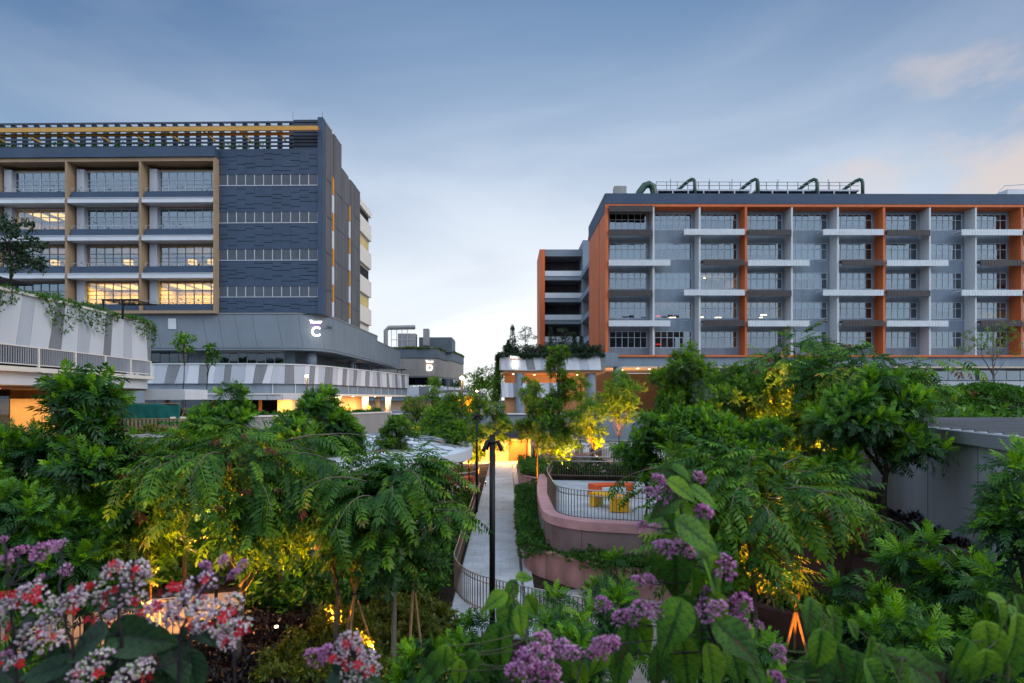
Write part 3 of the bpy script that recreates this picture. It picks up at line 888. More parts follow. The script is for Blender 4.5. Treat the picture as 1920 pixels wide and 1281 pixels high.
# framed balconies
PITCH = 8.32
fx = [-32.44 - PITCH * i for i in range(5)]
bo('blue_band', fx[4], -32.2, 63.0, 66.2, 33.42, 34.5, M_NAVY, C)
bo('frame_head', fx[4], -32.2, 63.2, 65.5, 33.0, 33.40, M_TAN, C)
bo('frame_foot', fx[4], -32.2, 63.2, 65.5, 16.1, 16.42, M_TAN, C)
for i in range(5):
    bo('fin', fx[i], fx[i] + 0.24, 63.2, 65.5, 16.424, 32.996, M_TAN, C)
for r_ in range(4):
    zf = 28.95 - 4.19 * r_
    for b in range(4):
        x1 = fx[b] - 0.004; x0 = fx[b + 1] + 0.244
        if r_ < 3: bo('slab', x0 + 0.15, x1, 63.05, 65.55, zf - 0.58, zf, M_WHITE, C)
        if r_ < 3: bo('slab_drip', x0 + 0.15, x1, 62.99, 63.045, zf - 0.10, zf - 0.02, M_LGREY, C)
        bo('balcony_parapet', x0 + 0.25, x1, 63.45, 63.6, zf + 0.004, zf + 0.80, M_NAVY, C)
        MB().tube([(x0 + 0.2, 63.5, zf + 1.18), (x1, 63.5, zf + 1.18)], 0.02, 5).build('handrail', M_FRAME, C)
        for k in range(9):
            xx = x0 + 0.3 + k * 0.93
            bo('rail_post', xx, xx + 0.025, 63.49, 63.515, zf + 0.8, zf + 1.17, M_FRAME, C)
        bo('pilaster', x0 + 0.3, x0 + 1.15, 64.2, 64.75, zf + 0.004, zf + 3.6, M_LGREY, C)
        window(C, x0 + 1.2, x1 - 0.004, 64.62, zf + 0.15, zf + 3.45, 7, 0.70, M_FRAMED if r_ > 1 else M_FRAME, M_GLASS, bars=4)
        # room behind
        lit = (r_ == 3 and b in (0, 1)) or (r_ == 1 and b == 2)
        rm = M_ROOMW if lit else M_ROOM  # lit rooms take a brighter, yellower wall colour that carries their light
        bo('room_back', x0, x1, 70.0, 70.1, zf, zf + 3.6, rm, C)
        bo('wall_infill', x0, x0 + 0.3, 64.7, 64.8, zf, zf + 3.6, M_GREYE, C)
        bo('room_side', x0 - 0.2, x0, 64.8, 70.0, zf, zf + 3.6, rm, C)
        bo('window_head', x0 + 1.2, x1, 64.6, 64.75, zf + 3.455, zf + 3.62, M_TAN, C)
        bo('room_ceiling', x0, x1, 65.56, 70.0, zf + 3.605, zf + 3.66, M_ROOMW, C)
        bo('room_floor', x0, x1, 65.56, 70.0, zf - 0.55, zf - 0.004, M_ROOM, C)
        if lit:
            for k in range(3):
                bo('ceiling_lamp', x0 + 1.2 + k * 2.4, x0 + 2.6 + k * 2.4, 66.5, 69.2, zf + 3.52, zf + 3.59, M_LAMPC, C)
            add_light('room_light', 'AREA', (x0 + 4, 67.8, zf + 3.4), 1150 if r_ == 3 else 170, (1.0, 0.53, 0.08), C, (0, 0, -1), (7, 3))
        elif r_ == 2:
            for k in range(2):
                xx = x0 + 2.4 + rd.uniform(0, 4)
                bo('ceiling_lamp', xx, xx + 0.7, 67.2, 67.9, zf + 2.0, zf + 2.5, M_LAMPC, C)
            add_light('room_light', 'AREA', (x0 + 4, 67.8, zf + 3.4), 160, (1.0, 0.52, 0.1), C, (0, 0, -1), (5, 3))
# roof garden screen: posts, slats, yellow canopy
for k in range(8):
    z = [34.80, 35.25, 35.70, 36.15, 36.60, 37.05, 37.95, 38.45][k]
    bo('screen_slat', fx[4], -24.25, 65.9, 65.98, z, z + 0.22, M_NAVYD, C)
x = -24.6
while x > fx[4]:
    bo('screen_post', x - 0.50, x, 66.02, 66.3, 34.5, 38.5, M_NAVYD, C); x -= 1.36
for k in range(9):
    bo('screen_slat', -23.95, -21.0, 64.4, 64.6, 34.75 + k * 0.38, 34.75 + k * 0.38 + 0.28, M_NAVYD, C)
bo('screen_backing', -23.95, -21.0, 64.65, 64.8, 34.7, 38.0, M_NAVYD, C)
bo('canopy', fx[4], -20.7, 62.8, 63.0, 36.15, 36.62, M_MUSTARD, C)
bo('canopy', fx[4], -20.7, 63.0, 63.6, 36.52, 36.61, M_MUSTARD, C)
bo('canopy', fx[4], -24.0, 63.6, 63.78, 36.02, 36.30, M_MUSTARD, C)
x = -25.5
while x > fx[4]:
    bo('canopy_rib', x, x + 0.12, 63.0, 65.9, 36.3, 36.5, M_MUSTARD, C)
    x -= 4.1
for x, y, h in ((-24.0, 64.4, 39.0), (-20.6, 64.2, 38.9), (-20.7, 69.5, 36.0)):
    MB().tube([(x, y, 37.0), (x, y, h)], 0.02, 4).build('lightning_rod', M_NAVYD, C)
bo('upper_roof', -75, -21, 66.4, 79, 34.4, 34.6, M_GREYD, C)
# podium, upper grey band with leaning joints
UP1 = rounded([(-75, 63.85), (-20.4, 63.85), (-20.0, 87.0)], 4.2, 10)
UP2 = [(-20.05, 87.05), (-20.4, 106)]
MB().ribbon(UP1, 12.3, 16.0, -0.5, -0.05).build('podium_wall', M_MGREY, C)
slant_panels(C, UP1, 12.3, 16.05, [M_GREY], 1.6, 2.9, -0.04, 0.10, rd, 0.12, 0.03)
slant_panels(C, UP2, 12.3, 15.3, [M_GREY], 1.6, 2.9, -0.04, 0.10, rd, 0.12, 0.03)
MB().ribbon(UP1, 16.06, 16.22, -0.3, 0.12).build('podium_coping', M_MGREY, C)
MB().ribbon(UP2, 15.31, 15.45, -0.3, 0.12).build('podium_coping', M_MGREY, C)
MB().prism(UP1 + [(-20.9, 106), (-75, 106)], 12.05, 12.28).build('podium_soffit', M_GREY, C)
MB().prism(UP1 + [(-20.9, 87), (-75, 87)], 15.7, 16.0).build('podium_roof', M_GREYD, C)
bo('access_hatch', -37.8, -36.9, 63.70, 63.76, 14.4, 15.6, M_WHITE, C)
# set-back storey
bo('setback_wall', -75, -24.5, 66.3, 66.5, 10.2, 12.05, M_GREYE, C)
bo('setback_wall', -24.6, -24.4, 66.5, 100, 10.2, 12.05, M_GREYE, C)
for i in range(7):
    bo('terrace_window', -33.2 + i * 1.07, -33.2 + i * 1.07 + 1.0, 66.18, 66.28, 10.6, 11.9, M_GLASSD, C)
    bo('window_post', -33.2 + i * 1.07 + 1.0, -33.2 + i * 1.07 + 1.06, 66.15, 66.28, 10.5, 12.0, M_FRAME, C)
    bo('terrace_window', -44.5 + i * 1.07, -44.5 + i * 1.07 + 1.0, 66.18, 66.28, 10.6, 11.9, M_GLASSD, C)
bo('window_head', -34, -25.5, 65.2, 66.28, 11.95, 12.03, M_WHITE, C)
cyl('column', -22.5, 66.2, 10.2, 12.1, 0.55, M_GREYE, C)
cyl('column', -21.8, 80, 10.2, 12.1, 0.5, M_GREYE, C)
# lower striped parapet
LP = rounded([(-75, 61.0), (-21.6, 61.0), (-15.8, 90.0)], 6.0, 12)
MB().ribbon(LP, 8.25, 10.2, -0.5, -0.06).build('parapet_wall', M_MGREY, C)
slant_panels(C, LP, 8.25, 10.28, [M_MGREY, M_LGREY, M_WHITE, M_MGREY, M_WHITE, M_LGREY], 0.6, 1.35, -0.05, 0.12, rd, 0.22, 0.02)
MB().ribbon(LP, 10.285, 10.40, -0.35, 0.16).build('parapet_coping', M_WHITE, C)
MB().prism(LP + [(-30, 90), (-75, 90)], 9.8, 10.19).build('terrace_floor', M_CONC, C)
LPs = LP[2:]
MB().ribbon(LP, 7.2, 8.24, -0.55, -0.25).build('lower_band', M_GREYE, C)
MB().prism(LP + [(-30, 90), (-75, 90)], 6.95, 7.19).build('first_floor_slab', M_SOFFIT, C)
MB().ribbon(LP, 6.93, 7.16, -0.2, 0.22).build('slab_edge', M_WARMW, C)
pth = Path2(LP)
s_ = 50.0
while s_ < pth.L:
    q, d = pth.at(s_); n = Vector((d.y, -d.x))
    a = q + n * -0.2
    MB().ribbon([tuple(a - d * 0.04), tuple(a + d * 0.04)], 7.17, 8.24, -0.03, 0.05).build('rail_post', M_WHITE, C)
    s_ += 2.4
# flat canopy over the ground floor
MB().prism(rounded([(-75, 58.6), (-22.6, 58.6), (-21.8, 61.6)], 0.9) + [(-75, 61.6)], 6.50, 7.12).build('entrance_canopy', M_LGREY, C)
x = -22.8
while x > -50:
    bo('canopy_joint', x, x + 0.04, 58.575, 58.597, 6.5, 7.02, M_MGREY, C); x -= 1.6
bo('canopy_edge', -75, -22.9, 58.50, 58.574, 7.03, 7.14, M_WHITE, C)
# ground floor
bo('shop_front', -75, -25.2, 63.4, 63.5, PLZ, 6.95, M_DARK, C)
for i in range(12):
    bo('shop_pane', -46 + i * 1.75, -46 + i * 1.75 + 1.68, 63.2, 63.24, PLZ + 0.05, 6.6, M_GLASSD, C)
    if i % 3 == 1: bo('shop_post', -46 + i * 1.75 + 1.2, -46 + i * 1.75 + 1.5, 63.05, 63.19, PLZ, 6.6, M_WOOD, C)
bo('peach_wall', -23.0, -22.6, 64.6, 92, PLZ, 6.94, M_PEACH, C)
bo('peach_wall', -25.2, -24.9, 63.3, 64.6, PLZ, 6.94, M_PEACH, C)
bo('peach_wall', -25.2, -23.5, 63.02, 63.2, PLZ, 6.94, M_PEACH, C)
bo('grey_pier', -23.4, -21.4, 62.6, 63.1, PLZ, 6.93, M_MGREY, C)
for x, y in ((-20.2, 68.2), (-18.9, 76.0), (-17.6, 84.0), (-20.6, 90)):
    cyl('column', x, y, PLZ, 6.94, 0.42, M_GREYE, C)
for i in range(6):
    cyl('downlight', -22.6 + i * 0.5, 66 + i * 4, 6.90, 6.945, 0.12, M_LAMPS, C, 10)
for i in range(3):
    add_light('colonnade_light', 'AREA', (-20.6 + i * 1.0, 67 + i * 8, 6.85), 1500, (1.0, 0.50, 0.18), C, (0, 0, -1), (3.0, 5.0))
add_light('shop_light', 'AREA', (-24.2, 61.5, 6.4), 200, (1.0, 0.5, 0.15), C, (0, 0.3, -1), (1.0, 1.0))
C.rotation_euler.z = R(-0.9)
bpy.context.view_layer.update()

# ---------------------------------------------------------------- left pavilion with striped parapet and hanging plants
LPV = thing('pavilion', 'white pavilion on the left with striped parapet and hanging plants', 'building', (-30, 30, PLZ))
pvp = rounded([(-26.6, 8.0), (-25.6, 29.0), (-27.0, 44.3), (-44, 46.5)], [14, 2.4], 12)[::-1]
pvp = pvp[::-1]
# travel runs away from the camera: its right-hand side faces the garden
MB().ribbon(pvp, 9.5, 12.1, -0.45, -0.06).build('parapet_wall', M_MGREY, LPV)
slant_panels(LPV, pvp, 9.45, 12.15, [M_MGREY, M_WHITE, M_LGREY, M_WHITE], 0.8, 1.9, -0.05, 0.14, random.Random(12), 0.18, 0.02)
MB().ribbon(pvp, 12.155, 12.30, -0.4, 0.18).build('coping', M_WARMW, LPV)
MB().ribbon(pvp, 8.05, 8.30, -0.5, 0.30).build('slab_edge', M_WARMW, LPV)
MB().ribbon(pvp, 7.35, 8.04, -2.6, -0.12).build('eave', M_WHITE, LPV)
MB().ribbon(pvp, 9.38, 9.45, 0.06, 0.14).build('top_rail', M_WARMW, LPV)
MB().ribbon(pvp, 8.42, 8.47, 0.06, 0.14).build('bottom_rail', M_WARMW, LPV)
MB().ribbon(pvp, 8.3, 9.45, -1.6, -1.45).build('gallery_wall', M_DARK, LPV)
pp_ = Path2(pvp)
_bb = MB().box(-0.03, 0.03, -0.012, 0.012, 0, 0.93).mesh('rail_bar', M_LGREY)
s_ = 12.0
while s_ < pp_.L - 16.5:
    q, d = pp_.at(s_); n = Vector((d.y, -d.x)); a = q + n * 0.10
    inst('rail_bar', _bb, LPV, Matrix.Translation((a.x, a.y, 8.46)) @ Matrix.Rotation(math.atan2(d.y, d.x) + 1.57, 4, 'Z'))
    s_ += 0.155
for k in range(7):
    q, d = pp_.at(20.5 + k * 2.9); n = Vector((d.y, -d.x)); a = q + n * 0.10
    bo('rail_post', a.x - 0.06, a.x + 0.06, a.y - 0.06, a.y + 0.06, 8.32, 9.40, M_WARMW, LPV)
MB().prism(pvp + [(-60, 46), (-60, 8)], 11.6, 12.0).build('roof', M_SOIL, LPV)
MB().prism([(x - 2.4, y) for x, y in pvp[:-4]] + [(-60, 43), (-60, 8)], 7.20, 7.34).build('soffit', M_WOOD, LPV)
bo('lower_eave', -33, -24.6, 43.5, 46.8, 6.55, 7.34, M_WHITE, LPV)
bo('beam', -45, -26.2, 38.5, 39.0, 6.6, 7.18, M_WOOD, LPV)
cyl('column', -27.6, 42.0, PLZ, 7.2, 0.75, M_GREYE, LPV, 24)
cyl('column', -29.5, 26.0, PLZ, 7.2, 0.45, M_WARMW, LPV, 20)
bo('glass_wall', -45, -31.5, 36.0, 36.1, PLZ, 7.2, M_GLASSD, LPV)
for i in range(8):
    bo('glazing_post', -45 + i * 1.8, -45 + i * 1.8 + 0.12, 35.9, 36.0, PLZ, 7.2, M_BLACK, LPV)
bo('inner_wall', -46, -31, 40.5, 40.7, PLZ, 7.19, M_PEACH, LPV)
bo('inner_wall', -33.2, -33.0, 12, 33, PLZ, 7.19, M_PEACH, LPV)
for i in range(5):
    bo('glass_wall', -31.6, -31.55, 13 + i * 4, 16.8 + i * 4, PLZ, 7.15, M_GLASSD, LPV)
    bo('door_post', -31.65, -31.5, 16.85 + i * 4, 17.0 + i * 4, PLZ, 7.19, M_BLACK, LPV)
    cyl('downlight', -29.2, 20 + i * 4.2, 7.15, 7.195, 0.12, M_LAMPS, LPV, 10)
add_light('pavilion_light', 'AREA', (-30.0, 28, 4.9), 260, (1.0, 0.45, 0.14), LPV, (0.1, 0, 1), (3.0, 14.0))
add_light('pavilion_light', 'AREA', (-34, 38.5, 6.3), 150, (1.0, 0.6, 0.2), LPV, (0, 0.4, -1), (6.0, 2.0))

# ---------------------------------------------------------------- block E (right, orange frame)
E = thing('office_block', 'blue grey block with orange frame and staggered sunshades on the right', 'building', (40, 86, PLZ))
YW = 79.85; YE = 78.0
BP = 6.335
X0 = 13.75
SILL = [13.75 + 4.13 * k for k in range(5)]          # bottom row first
NB = 12
XE = X0 + BP * NB
for k in range(5):
    z0 = SILL[k]
    zlo = 12.6 if k == 0 else SILL[k - 1] + 2.33
    bo('spandrel', X0 + 0.3, XE, YW + 0.02, YW + 0.3, zlo, z0 - 0.004, M_GREYE, E)
bo('spandrel', X0 + 0.3, XE, YW + 0.02, YW + 0.3, SILL[4] + 2.33, 33.2, M_GREYE, E)
bo('parapet', X0 - 0.35, XE, YE - 0.1, YE + 0.5, 33.28, 34.7, M_NAVY, E)
bo('parapet_side', X0 - 0.36, X0 + 0.1, YE + 0.504, 93, 32.3, 34.69, M_NAVY, E)
bo('roof', X0, XE, YE + 0.5, 96, 33.3, 33.8, M_GREYD, E)
bo('frame_head', X0 - 0.3, XE, YE - 0.05, YW + 0.01, 32.92, 33.27, M_ORANGE, E)
bo('frame_foot', X0 - 0.3, XE, YE - 0.05, YW + 0.31, 12.35, 12.60, M_ORANGE, E)
bo('side_wall', X0 - 0.30, X0 + 0.12, YE - 0.05, 82.7, 12.35, 32.9, M_ORANGE, E)
bo('side_wall', X0 - 0.30, X0 + 0.12, 83.1, 92.9, 11.9, 32.29, M_ORANGE, E)
bo('side_joint', X0 - 0.2, X0 + 0.1, 82.7, 83.1, 12, 32.29, M_GREYD, E)
win_state = {}
for b in range(NB):
    xb = X0 + BP * b
    if b % 3 == 0 and b > 0: bo('fin', xb - 0.14, xb + 0.16, YE, YW + 0.015, 12.604, 32.916, M_ORANGE, E)
    elif b > 0: bo('fin', xb - 0.11, xb + 0.11, YE + 0.02, YW + 0.015, 12.604, 32.916, M_FINW, E)
    for k in range(5):
        xl, xr = xb + 0.62, xb + BP - 0.42
        bo('reveal', xb + 0.16, xl - 0.004, YW + 0.03, YW + 0.28, SILL[k], SILL[k] + 2.326, M_GREYE, E)
        bo('reveal', xr + 0.004, xb + BP - 0.12, YW + 0.03, YW + 0.28, SILL[k], SILL[k] + 2.326, M_GREYE, E)
        w_ = window(E, xl, xr, YW + 0.06, SILL[k], SILL[k] + 2.325, 6, 0.60, M_FRAME, M_GLASS, mull=0.085)
        # roller blinds pulled down behind some panes
        if k in (2, 3) and b < NB:
            drop = rd.choice((2.1, 2.1, 2.1, 1.5, 0.9))
            if b in (0, 1, 3, 4, 5, 6, 7, 8, 9) and not (k == 2 and b == 2):
                bo('blind', xl + 0.1, xr - (0.1 if rd.random() < 0.4 else rd.choice((0.9, 1.75))), YW + 0.22, YW + 0.235, SILL[k] + 2.24 - drop, SILL[k] + 2.24, M_BLIND, E)
        elif k in (0, 1) and b >= 4:
            bo('blind', xl + (0.1 if rd.random() < 0.5 else 1.75), xr - rd.choice((0.1, 0.9)), YW + 0.22, YW + 0.235, SILL[k] + 2.24 - rd.choice((2.1, 1.2, 0.8)), SILL[k] + 2.24, M_BLIND, E)
        elif k == 4 and b > 0:
            bo('blind', xl + 0.1, xr - 0.9, YW + 0.22, YW + 0.235, SILL[k] + 2.24 - rd.choice((0.8, 1.4)), SILL[k] + 2.24, M_BLIND, E)
        for j in range(2):
            xx = xl + 1.9 + j * 1.9
            if k > 0: MB().tube([(xx, YW, SILL[k] - 0.35), (xx + 0.05, YW - 0.5, SILL[k] + 0.1 - 0.5), (xx + 0.2, YE - 0.2, SILL[k] - 0.55)], 0.028, 5).build('shade_stay', M_FRAMED if (b % 3 != 1) else M_FRAME, E)
for k in range(5):
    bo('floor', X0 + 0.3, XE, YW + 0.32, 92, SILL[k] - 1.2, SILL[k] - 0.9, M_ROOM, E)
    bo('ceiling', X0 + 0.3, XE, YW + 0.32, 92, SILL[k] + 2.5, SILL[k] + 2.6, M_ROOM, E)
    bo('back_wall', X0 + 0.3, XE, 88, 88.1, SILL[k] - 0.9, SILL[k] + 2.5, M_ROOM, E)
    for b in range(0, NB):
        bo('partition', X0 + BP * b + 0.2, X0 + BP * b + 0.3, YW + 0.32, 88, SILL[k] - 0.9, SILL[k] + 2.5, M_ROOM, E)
# a few lit rooms and lamps seen through the glass
def e_lamp(b, k, xo, z, w, m=None):
    x = X0 + BP * b + xo
    bo('ceiling_lamp', x, x + w, YW + 3.0, YW + 3.5, SILL[k] + z, SILL[k] + z + 0.12, m or M_LAMPS, E)
for b, k, xo, z, w in ((2, 2, 2.3, 2.1, 0.3), (2, 2, 1.2, 0.9, 0.3), (1, 1, 3.6, 0.5, 0.9), (2, 1, 1.0, 0.55, 1.2), (2, 1, 4.0, 0.5, 0.8), (3, 1, 1.0, 0.8, 0.5), (3, 1, 1.6, 0.5, 0.4),
                        (3, 1, 4.4, 0.9, 0.7), (3, 1, 4.2, 0.5, 0.4), (8, 1, 1.0, 2.0, 0.3), (8, 1, 2.0, 1.7, 0.25), (9, 1, 2.0, 1.9, 0.3), (6, 0, 2.6, 0.5, 0.3)):
    e_lamp(b, k, xo, z, w)
for b, k in ((1, 1), (1, 0), (4, 1)): e_lamp(b, k, 1.7, 0.75, 0.7, M_RED)
for b, k, en in ((2, 2, 300), (2, 1, 40), (3, 1, 50), (1, 0, 60), (2, 0, 70), (8, 1, 160), (1, 1, 40), (3, 0, 50), (4, 0, 30)):
    add_light('room_light', 'AREA', (X0 + BP * b + 3, YW + 3.6, SILL[k] + 2.3), en, (1.0, 0.55, 0.25), E, (0, 0, -1), (4.0, 3.0))
# staggered corrugated sunshades
def shade(xa, xb, zc, m, tall=0.80):
    mb = MB()
    x = xa
    while x < xb - 0.01:
        mb.box(x, min(xb, x + 0.185), -0.018 if int((x - xa) / 0.2 + 0.5) % 2 else 0.0, 0.14, 0, tall); x += 0.2
    mb.box(xa, xb, 0.141, 0.2, 0.02, tall - 0.02)
    mb.box(xa, xb, 0.2, 1.7, tall - 0.16, tall - 0.06)
    key = ('shade', round(xb - xa, 2), m.name)
    if key not in _cache:
        m2 = MB(); m2.f = mb.f; m2.v = [(a - xa, b, c) for a, b, c in mb.v]
        _cache[key] = m2.mesh('sunshade', m)
    return inst('sunshade', _cache[key], E, Matrix.Translation((xa, YE - 0.45, zc)))
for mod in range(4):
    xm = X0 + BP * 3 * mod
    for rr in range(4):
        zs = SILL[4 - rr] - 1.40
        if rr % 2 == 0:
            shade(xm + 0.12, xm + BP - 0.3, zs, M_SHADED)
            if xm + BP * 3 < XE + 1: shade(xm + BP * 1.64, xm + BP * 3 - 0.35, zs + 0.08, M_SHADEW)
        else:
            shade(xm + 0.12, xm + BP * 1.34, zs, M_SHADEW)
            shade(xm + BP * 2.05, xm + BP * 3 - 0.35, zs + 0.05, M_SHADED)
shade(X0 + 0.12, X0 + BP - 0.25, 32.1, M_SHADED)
# undercroft and ground storey
bo('transfer_beam', X0 - 0.1, XE, YE + 0.25, YE + 1.2, 11.1, 12.34, M_GREYE, E)
bo('corner_bracket', X0 - 1.1, X0 + 1.4, YE - 0.3, YE + 0.24, 11.0, 12.9, M_GREYE, E)
bo('undercroft_soffit', X0 - 1, XE, YE + 0.3, 95, 10.9, 11.09, M_SOFFIT, E)
bo('ground_wall', 22.4, XE, 82.5, 82.8, PLZ, 10.89, M_GREYE, E)
bo('ground_wall', 22.4, 22.7, 79.2, 82.49, PLZ, 10.89, M_GREYE, E)
for i, x in enumerate((13.6, 15.2)):
    cyl('column', x - (0 if i else 0.6), 78.4 + (0 if i else 8), PLZ, 11.05, 0.6, M_GREY, E, 20)
cyl('column', 11.4, 79.5, PLZ, 12, 0.65, M_GREY, E, 20)
for xa in (58.0, 68.5):
    for i in range(5):
        bo('ground_window', xa + i * 2.0, xa + i * 2.0 + 1.9, 82.3, 82.36, 9.3, 10.7, M_GLASS, E)
bo('ground_parapet', 40, XE, 80.4, 80.8, 7.6, 9.1, M_WHITE, E)
for x, y in ((16, 80), (18.5, 80.5), (20.5, 82), (17, 84), (15, 88)):
    cyl('downlight', x, y, 10.85, 10.895, 0.14, M_LAMPS, E, 10)
add_light('undercroft_light', 'AREA', (17.0, 82, 5.2), 420, (1.0, 0.55, 0.25), E, (0, 0, 1), (5.0, 4.0))
# roof plant, standing tall enough to clear the parapet
for (xa, xb) in ((21.2, 34.8), (35.4, 50.2)):
    bo('plant_deck', xa, xb, 81, 84, 36.20, 36.42, M_LGREY, E)
    x = xa + 0.3
    while x < xb - 1.2:
        bo('plant_unit', x, x + 1.9, 81.5, 84, 33.8, 36.15, M_DARK, E); x += 2.1
    for z in (36.95, 37.45):
        MB().tube([(xa, 81, z), (xb, 81, z)], 0.045, 5).build('guard_rail', M_MGREY, E)
    x = xa
    while x <= xb:
        bo('guard_post', x, x + 0.08, 80.96, 81.04, 36.42, 37.45, M_MGREY, E)
        x += 1.5
    x = xa + 0.1
    while x <= xb:
        bo('deck_leg', x, x + 0.16, 80.9, 81.04, 33.8, 36.2, M_FRAME, E)
        x += 2.2
MB().tube([(18.2, 81, 34.6), (18.9, 81, 36.0), (19.6, 81, 36.9), (20.2, 81, 37.1), (20.7, 81, 36.8), (20.9, 81, 36.0), (20.9, 81, 33.8)], 0.5, 10).build('duct', M_GREENP, E, smooth=True)
for x in (26.2, 35.2, 43.6, 50.1):
    MB().tube([(x - 1.5, 82.5, 36.7), (x - 0.7, 81.8, 37.4), (x - 0.2, 81.3, 37.75), (x + 0.12, 81, 37.85), (x + 0.36, 80.85, 37.7), (x + 0.46, 80.8, 37.3), (x + 0.5, 80.8, 34.0)], 0.24, 10).build('pipe', M_GREENP, E, smooth=True)
for x in (23.4, 29.0, 32.2, 38.8, 46.0): MB().tube([(x, 81.4, 34), (x, 81.4, 38.0)], 0.05, 5).build('vent_pipe', M_FRAMED, E)
bo('roof_vent', 15.2, 16.9, 80.5, 81.6, 34.2, 36.7, M_CONC, E)
MB().add([(14.9, 80, 33.9), (15.6, 80, 35.5), (17.0, 80, 35.5), (16.9, 80, 33.9), (14.9, 81, 33.9), (15.6, 81, 35.5), (17.0, 81, 35.5), (16.9, 81, 33.9)], [(0, 3, 2, 1), (4, 5, 6, 7), (0, 1, 5, 4), (1, 2, 6, 5), (2, 3, 7, 6), (3, 0, 4, 7)]).build('roof_vent', M_CONC, E)
MB().tube([(69.5, 81, 35.4), (71.0, 81, 37.0), (74, 81, 37.2)], 0.06, 5).build('guard_rail', M_FRAME, E)
bo('roof_tank', 71.6, 74.5, 81.2, 83, 34.5, 36.6, M_WHITE, E)
bo('undercroft_back', 12.0, 27, 96, 96.3, PLZ, 10.89, M_PEACH, E)
E.rotation_euler.z = R(0.3)
# stair and gallery wing behind
EG = thing('gallery_wing', 'open gallery wing with white parapets and orange end beside orange block', 'building', (10, 112, PLZ))
bo('orange_end', 6.3, 7.3, 108.8, 118, 10.0, 35.2, M_ORANGE, EG)
bo('back_wall', 7.3, 20, 114, 114.3, 8, 35, M_GREYD, EG)
bo('roof_beam', 7.3, 14.4, 108.9, 114, 33.9, 35.2, M_GREY, EG)
for i in range(6):
    z = 31.1 - 4.2 * i
    bo('gallery_parapet', 7.3, 14.4, 108.9, 109.1, z - 0.98, z, M_WHITE, EG)
    bo('gallery_slab', 7.3, 14.4, 109.0, 114, z - 1.75, z - 1.0, M_GREY, EG)
bo('stair_tower', 14.4, 20, 107.5, 113.9, 8, 36.6, M_GREYE, EG)
for i in range(5):
    bo('stair_slab', 14.0, 20, 95, 107.4, 12.4 + 4.2 * i, 13.3 + 4.2 * i, M_GREYE, EG)
# white planted deck with sign, on blue columns
DK = thing('planted_deck', 'raised deck with striped white parapet and rooftop trees on blue grey columns', 'building', (5, 78, PLZ))
dkp = rounded([(-0.9, 84.0), (-0.9, 75.2), (13.0, 75.2)], 0.5)
MB().ribbon(dkp, 10.45, 12.25, -0.4, -0.06).build('parapet_wall', M_MGREY, DK)
slant_panels(DK, dkp, 10.4, 12.28, [M_MGREY, M_WHITE, M_LGREY, M_WHITE], 0.55, 1.5, -0.05, 0.12, random.Random(3), 0.3, 0.02)
MB().ribbon(dkp, 12.285, 12.38, -0.35, 0.14).build('coping', M_WHITE, DK)
bo('soffit', -0.5, 13.0, 75.5, 84, 10.0, 10.39, M_WOOD, DK)
bo('roof_soil', -0.5, 13.0, 75.5, 84, 11.6, 12.1, M_SOIL, DK)
cyl('column', 1.75, 76.0, 0.5, 10.0, 0.62, M_GREY, DK, 20)
cyl('column', 11.3, 76.2, PLZ, 10.4, 0.62, M_GREY, DK, 20)
dk2 = rounded([(-0.75, 84.0), (-0.75, 75.6), (7.5, 75.6)], 0.5)
MB().ribbon(dk2, 6.8, 8.7, -0.4, -0.06).build('lower_parapet', M_MGREY, DK)
slant_panels(DK, dk2, 6.8, 8.72, [M_LGREY, M_MGREY, M_WHITE, M_MGREY, M_WHITE], 0.5, 1.3, -0.05, 0.12, random.Random(9), 0.2, 0.02)
bo('lower_wall', -0.3, 7.5, 76.2, 76.4, PLZ, 6.8, M_WOOD, DK)
bo('rear_wall', -0.3, 13, 83.9, 84.1, PLZ, 10.0, M_PEACH, DK)
for i in range(4):
    cyl('downlight', 0.9 + i * 3, 78 + (i % 2) * 2, 9.95, 9.995, 0.14, M_LAMPS, DK, 10)
add_light('deck_light', 'AREA', (6, 79, 6.6), 300, (1.0, 0.5, 0.2), DK, (0, 0.15, 1), (8, 4.0))
# ---------------------------------------------------------------- block D, far
D_ = thing('office_block', 'small far grey block with rooftop plant and a lit sign, beyond the striped podium', 'building', (-18, 135, PLZ))
dp = rounded([(-45, 125.0), (-15.4, 125.0), (-14.5, 133.5), (-12.9, 135), (-11.4, 150)], [2.5, 1, 3])
MB().ribbon(dp, 9.6, 18.0, -0.5, -0.1).build('wall', M_MGREY, D_)
slant_panels(D_, dp, 11.6, 15.4, [mat('taupe_panel', (0.25, 0.235, 0.215), 0.75, 0.2, var=0.06, scale=0.5)], 2.0, 3.5, -0.08, 0.12, random.Random(4), 0.06, 0.05)
MB().ribbon(dp, 15.6, 17.6, -0.05, 0.12).build('navy_band', M_SLATE, D_)
MB().ribbon(dp, 9.7, 11.3, -0.05, 0.04).build('window_strip', M_GLASSD, D_)
MB().prism(dp + [(-45, 150)], 17.0, 17.5).build('roof', M_SOIL, D_)
slant_panels(D_, rounded([(-45, 123.5), (-14.2, 123.5), (-10.5, 150)], 3), 7.0, 9.3, [M_LGREY, M_WHITE, M_MGREY, M_WHITE], 1.2, 2.6, 0, 0.15, random.Random(8), 0.25, 0.03)
MB().ribbon(rounded([(-45, 123.5), (-14.2, 123.5), (-10.5, 150)], 3), 6.2, 7.0, -0.3, 0).build('band', M_GREYE, D_)
MB().ribbon(rounded([(-45, 124.5), (-15.2, 124.5), (-11.5, 150)], 3), PLZ, 6.2, -0.3, 0).build('ground_wall', M_PEACH, D_)
bo('plant_room', -20.5, -12.8, 133, 142, 17.5, 21.0, M_SLATE, D_)
bo('plant_box', -18.8, -17.6, 128, 130, 18.6, 22.4, M_CONC, D_)
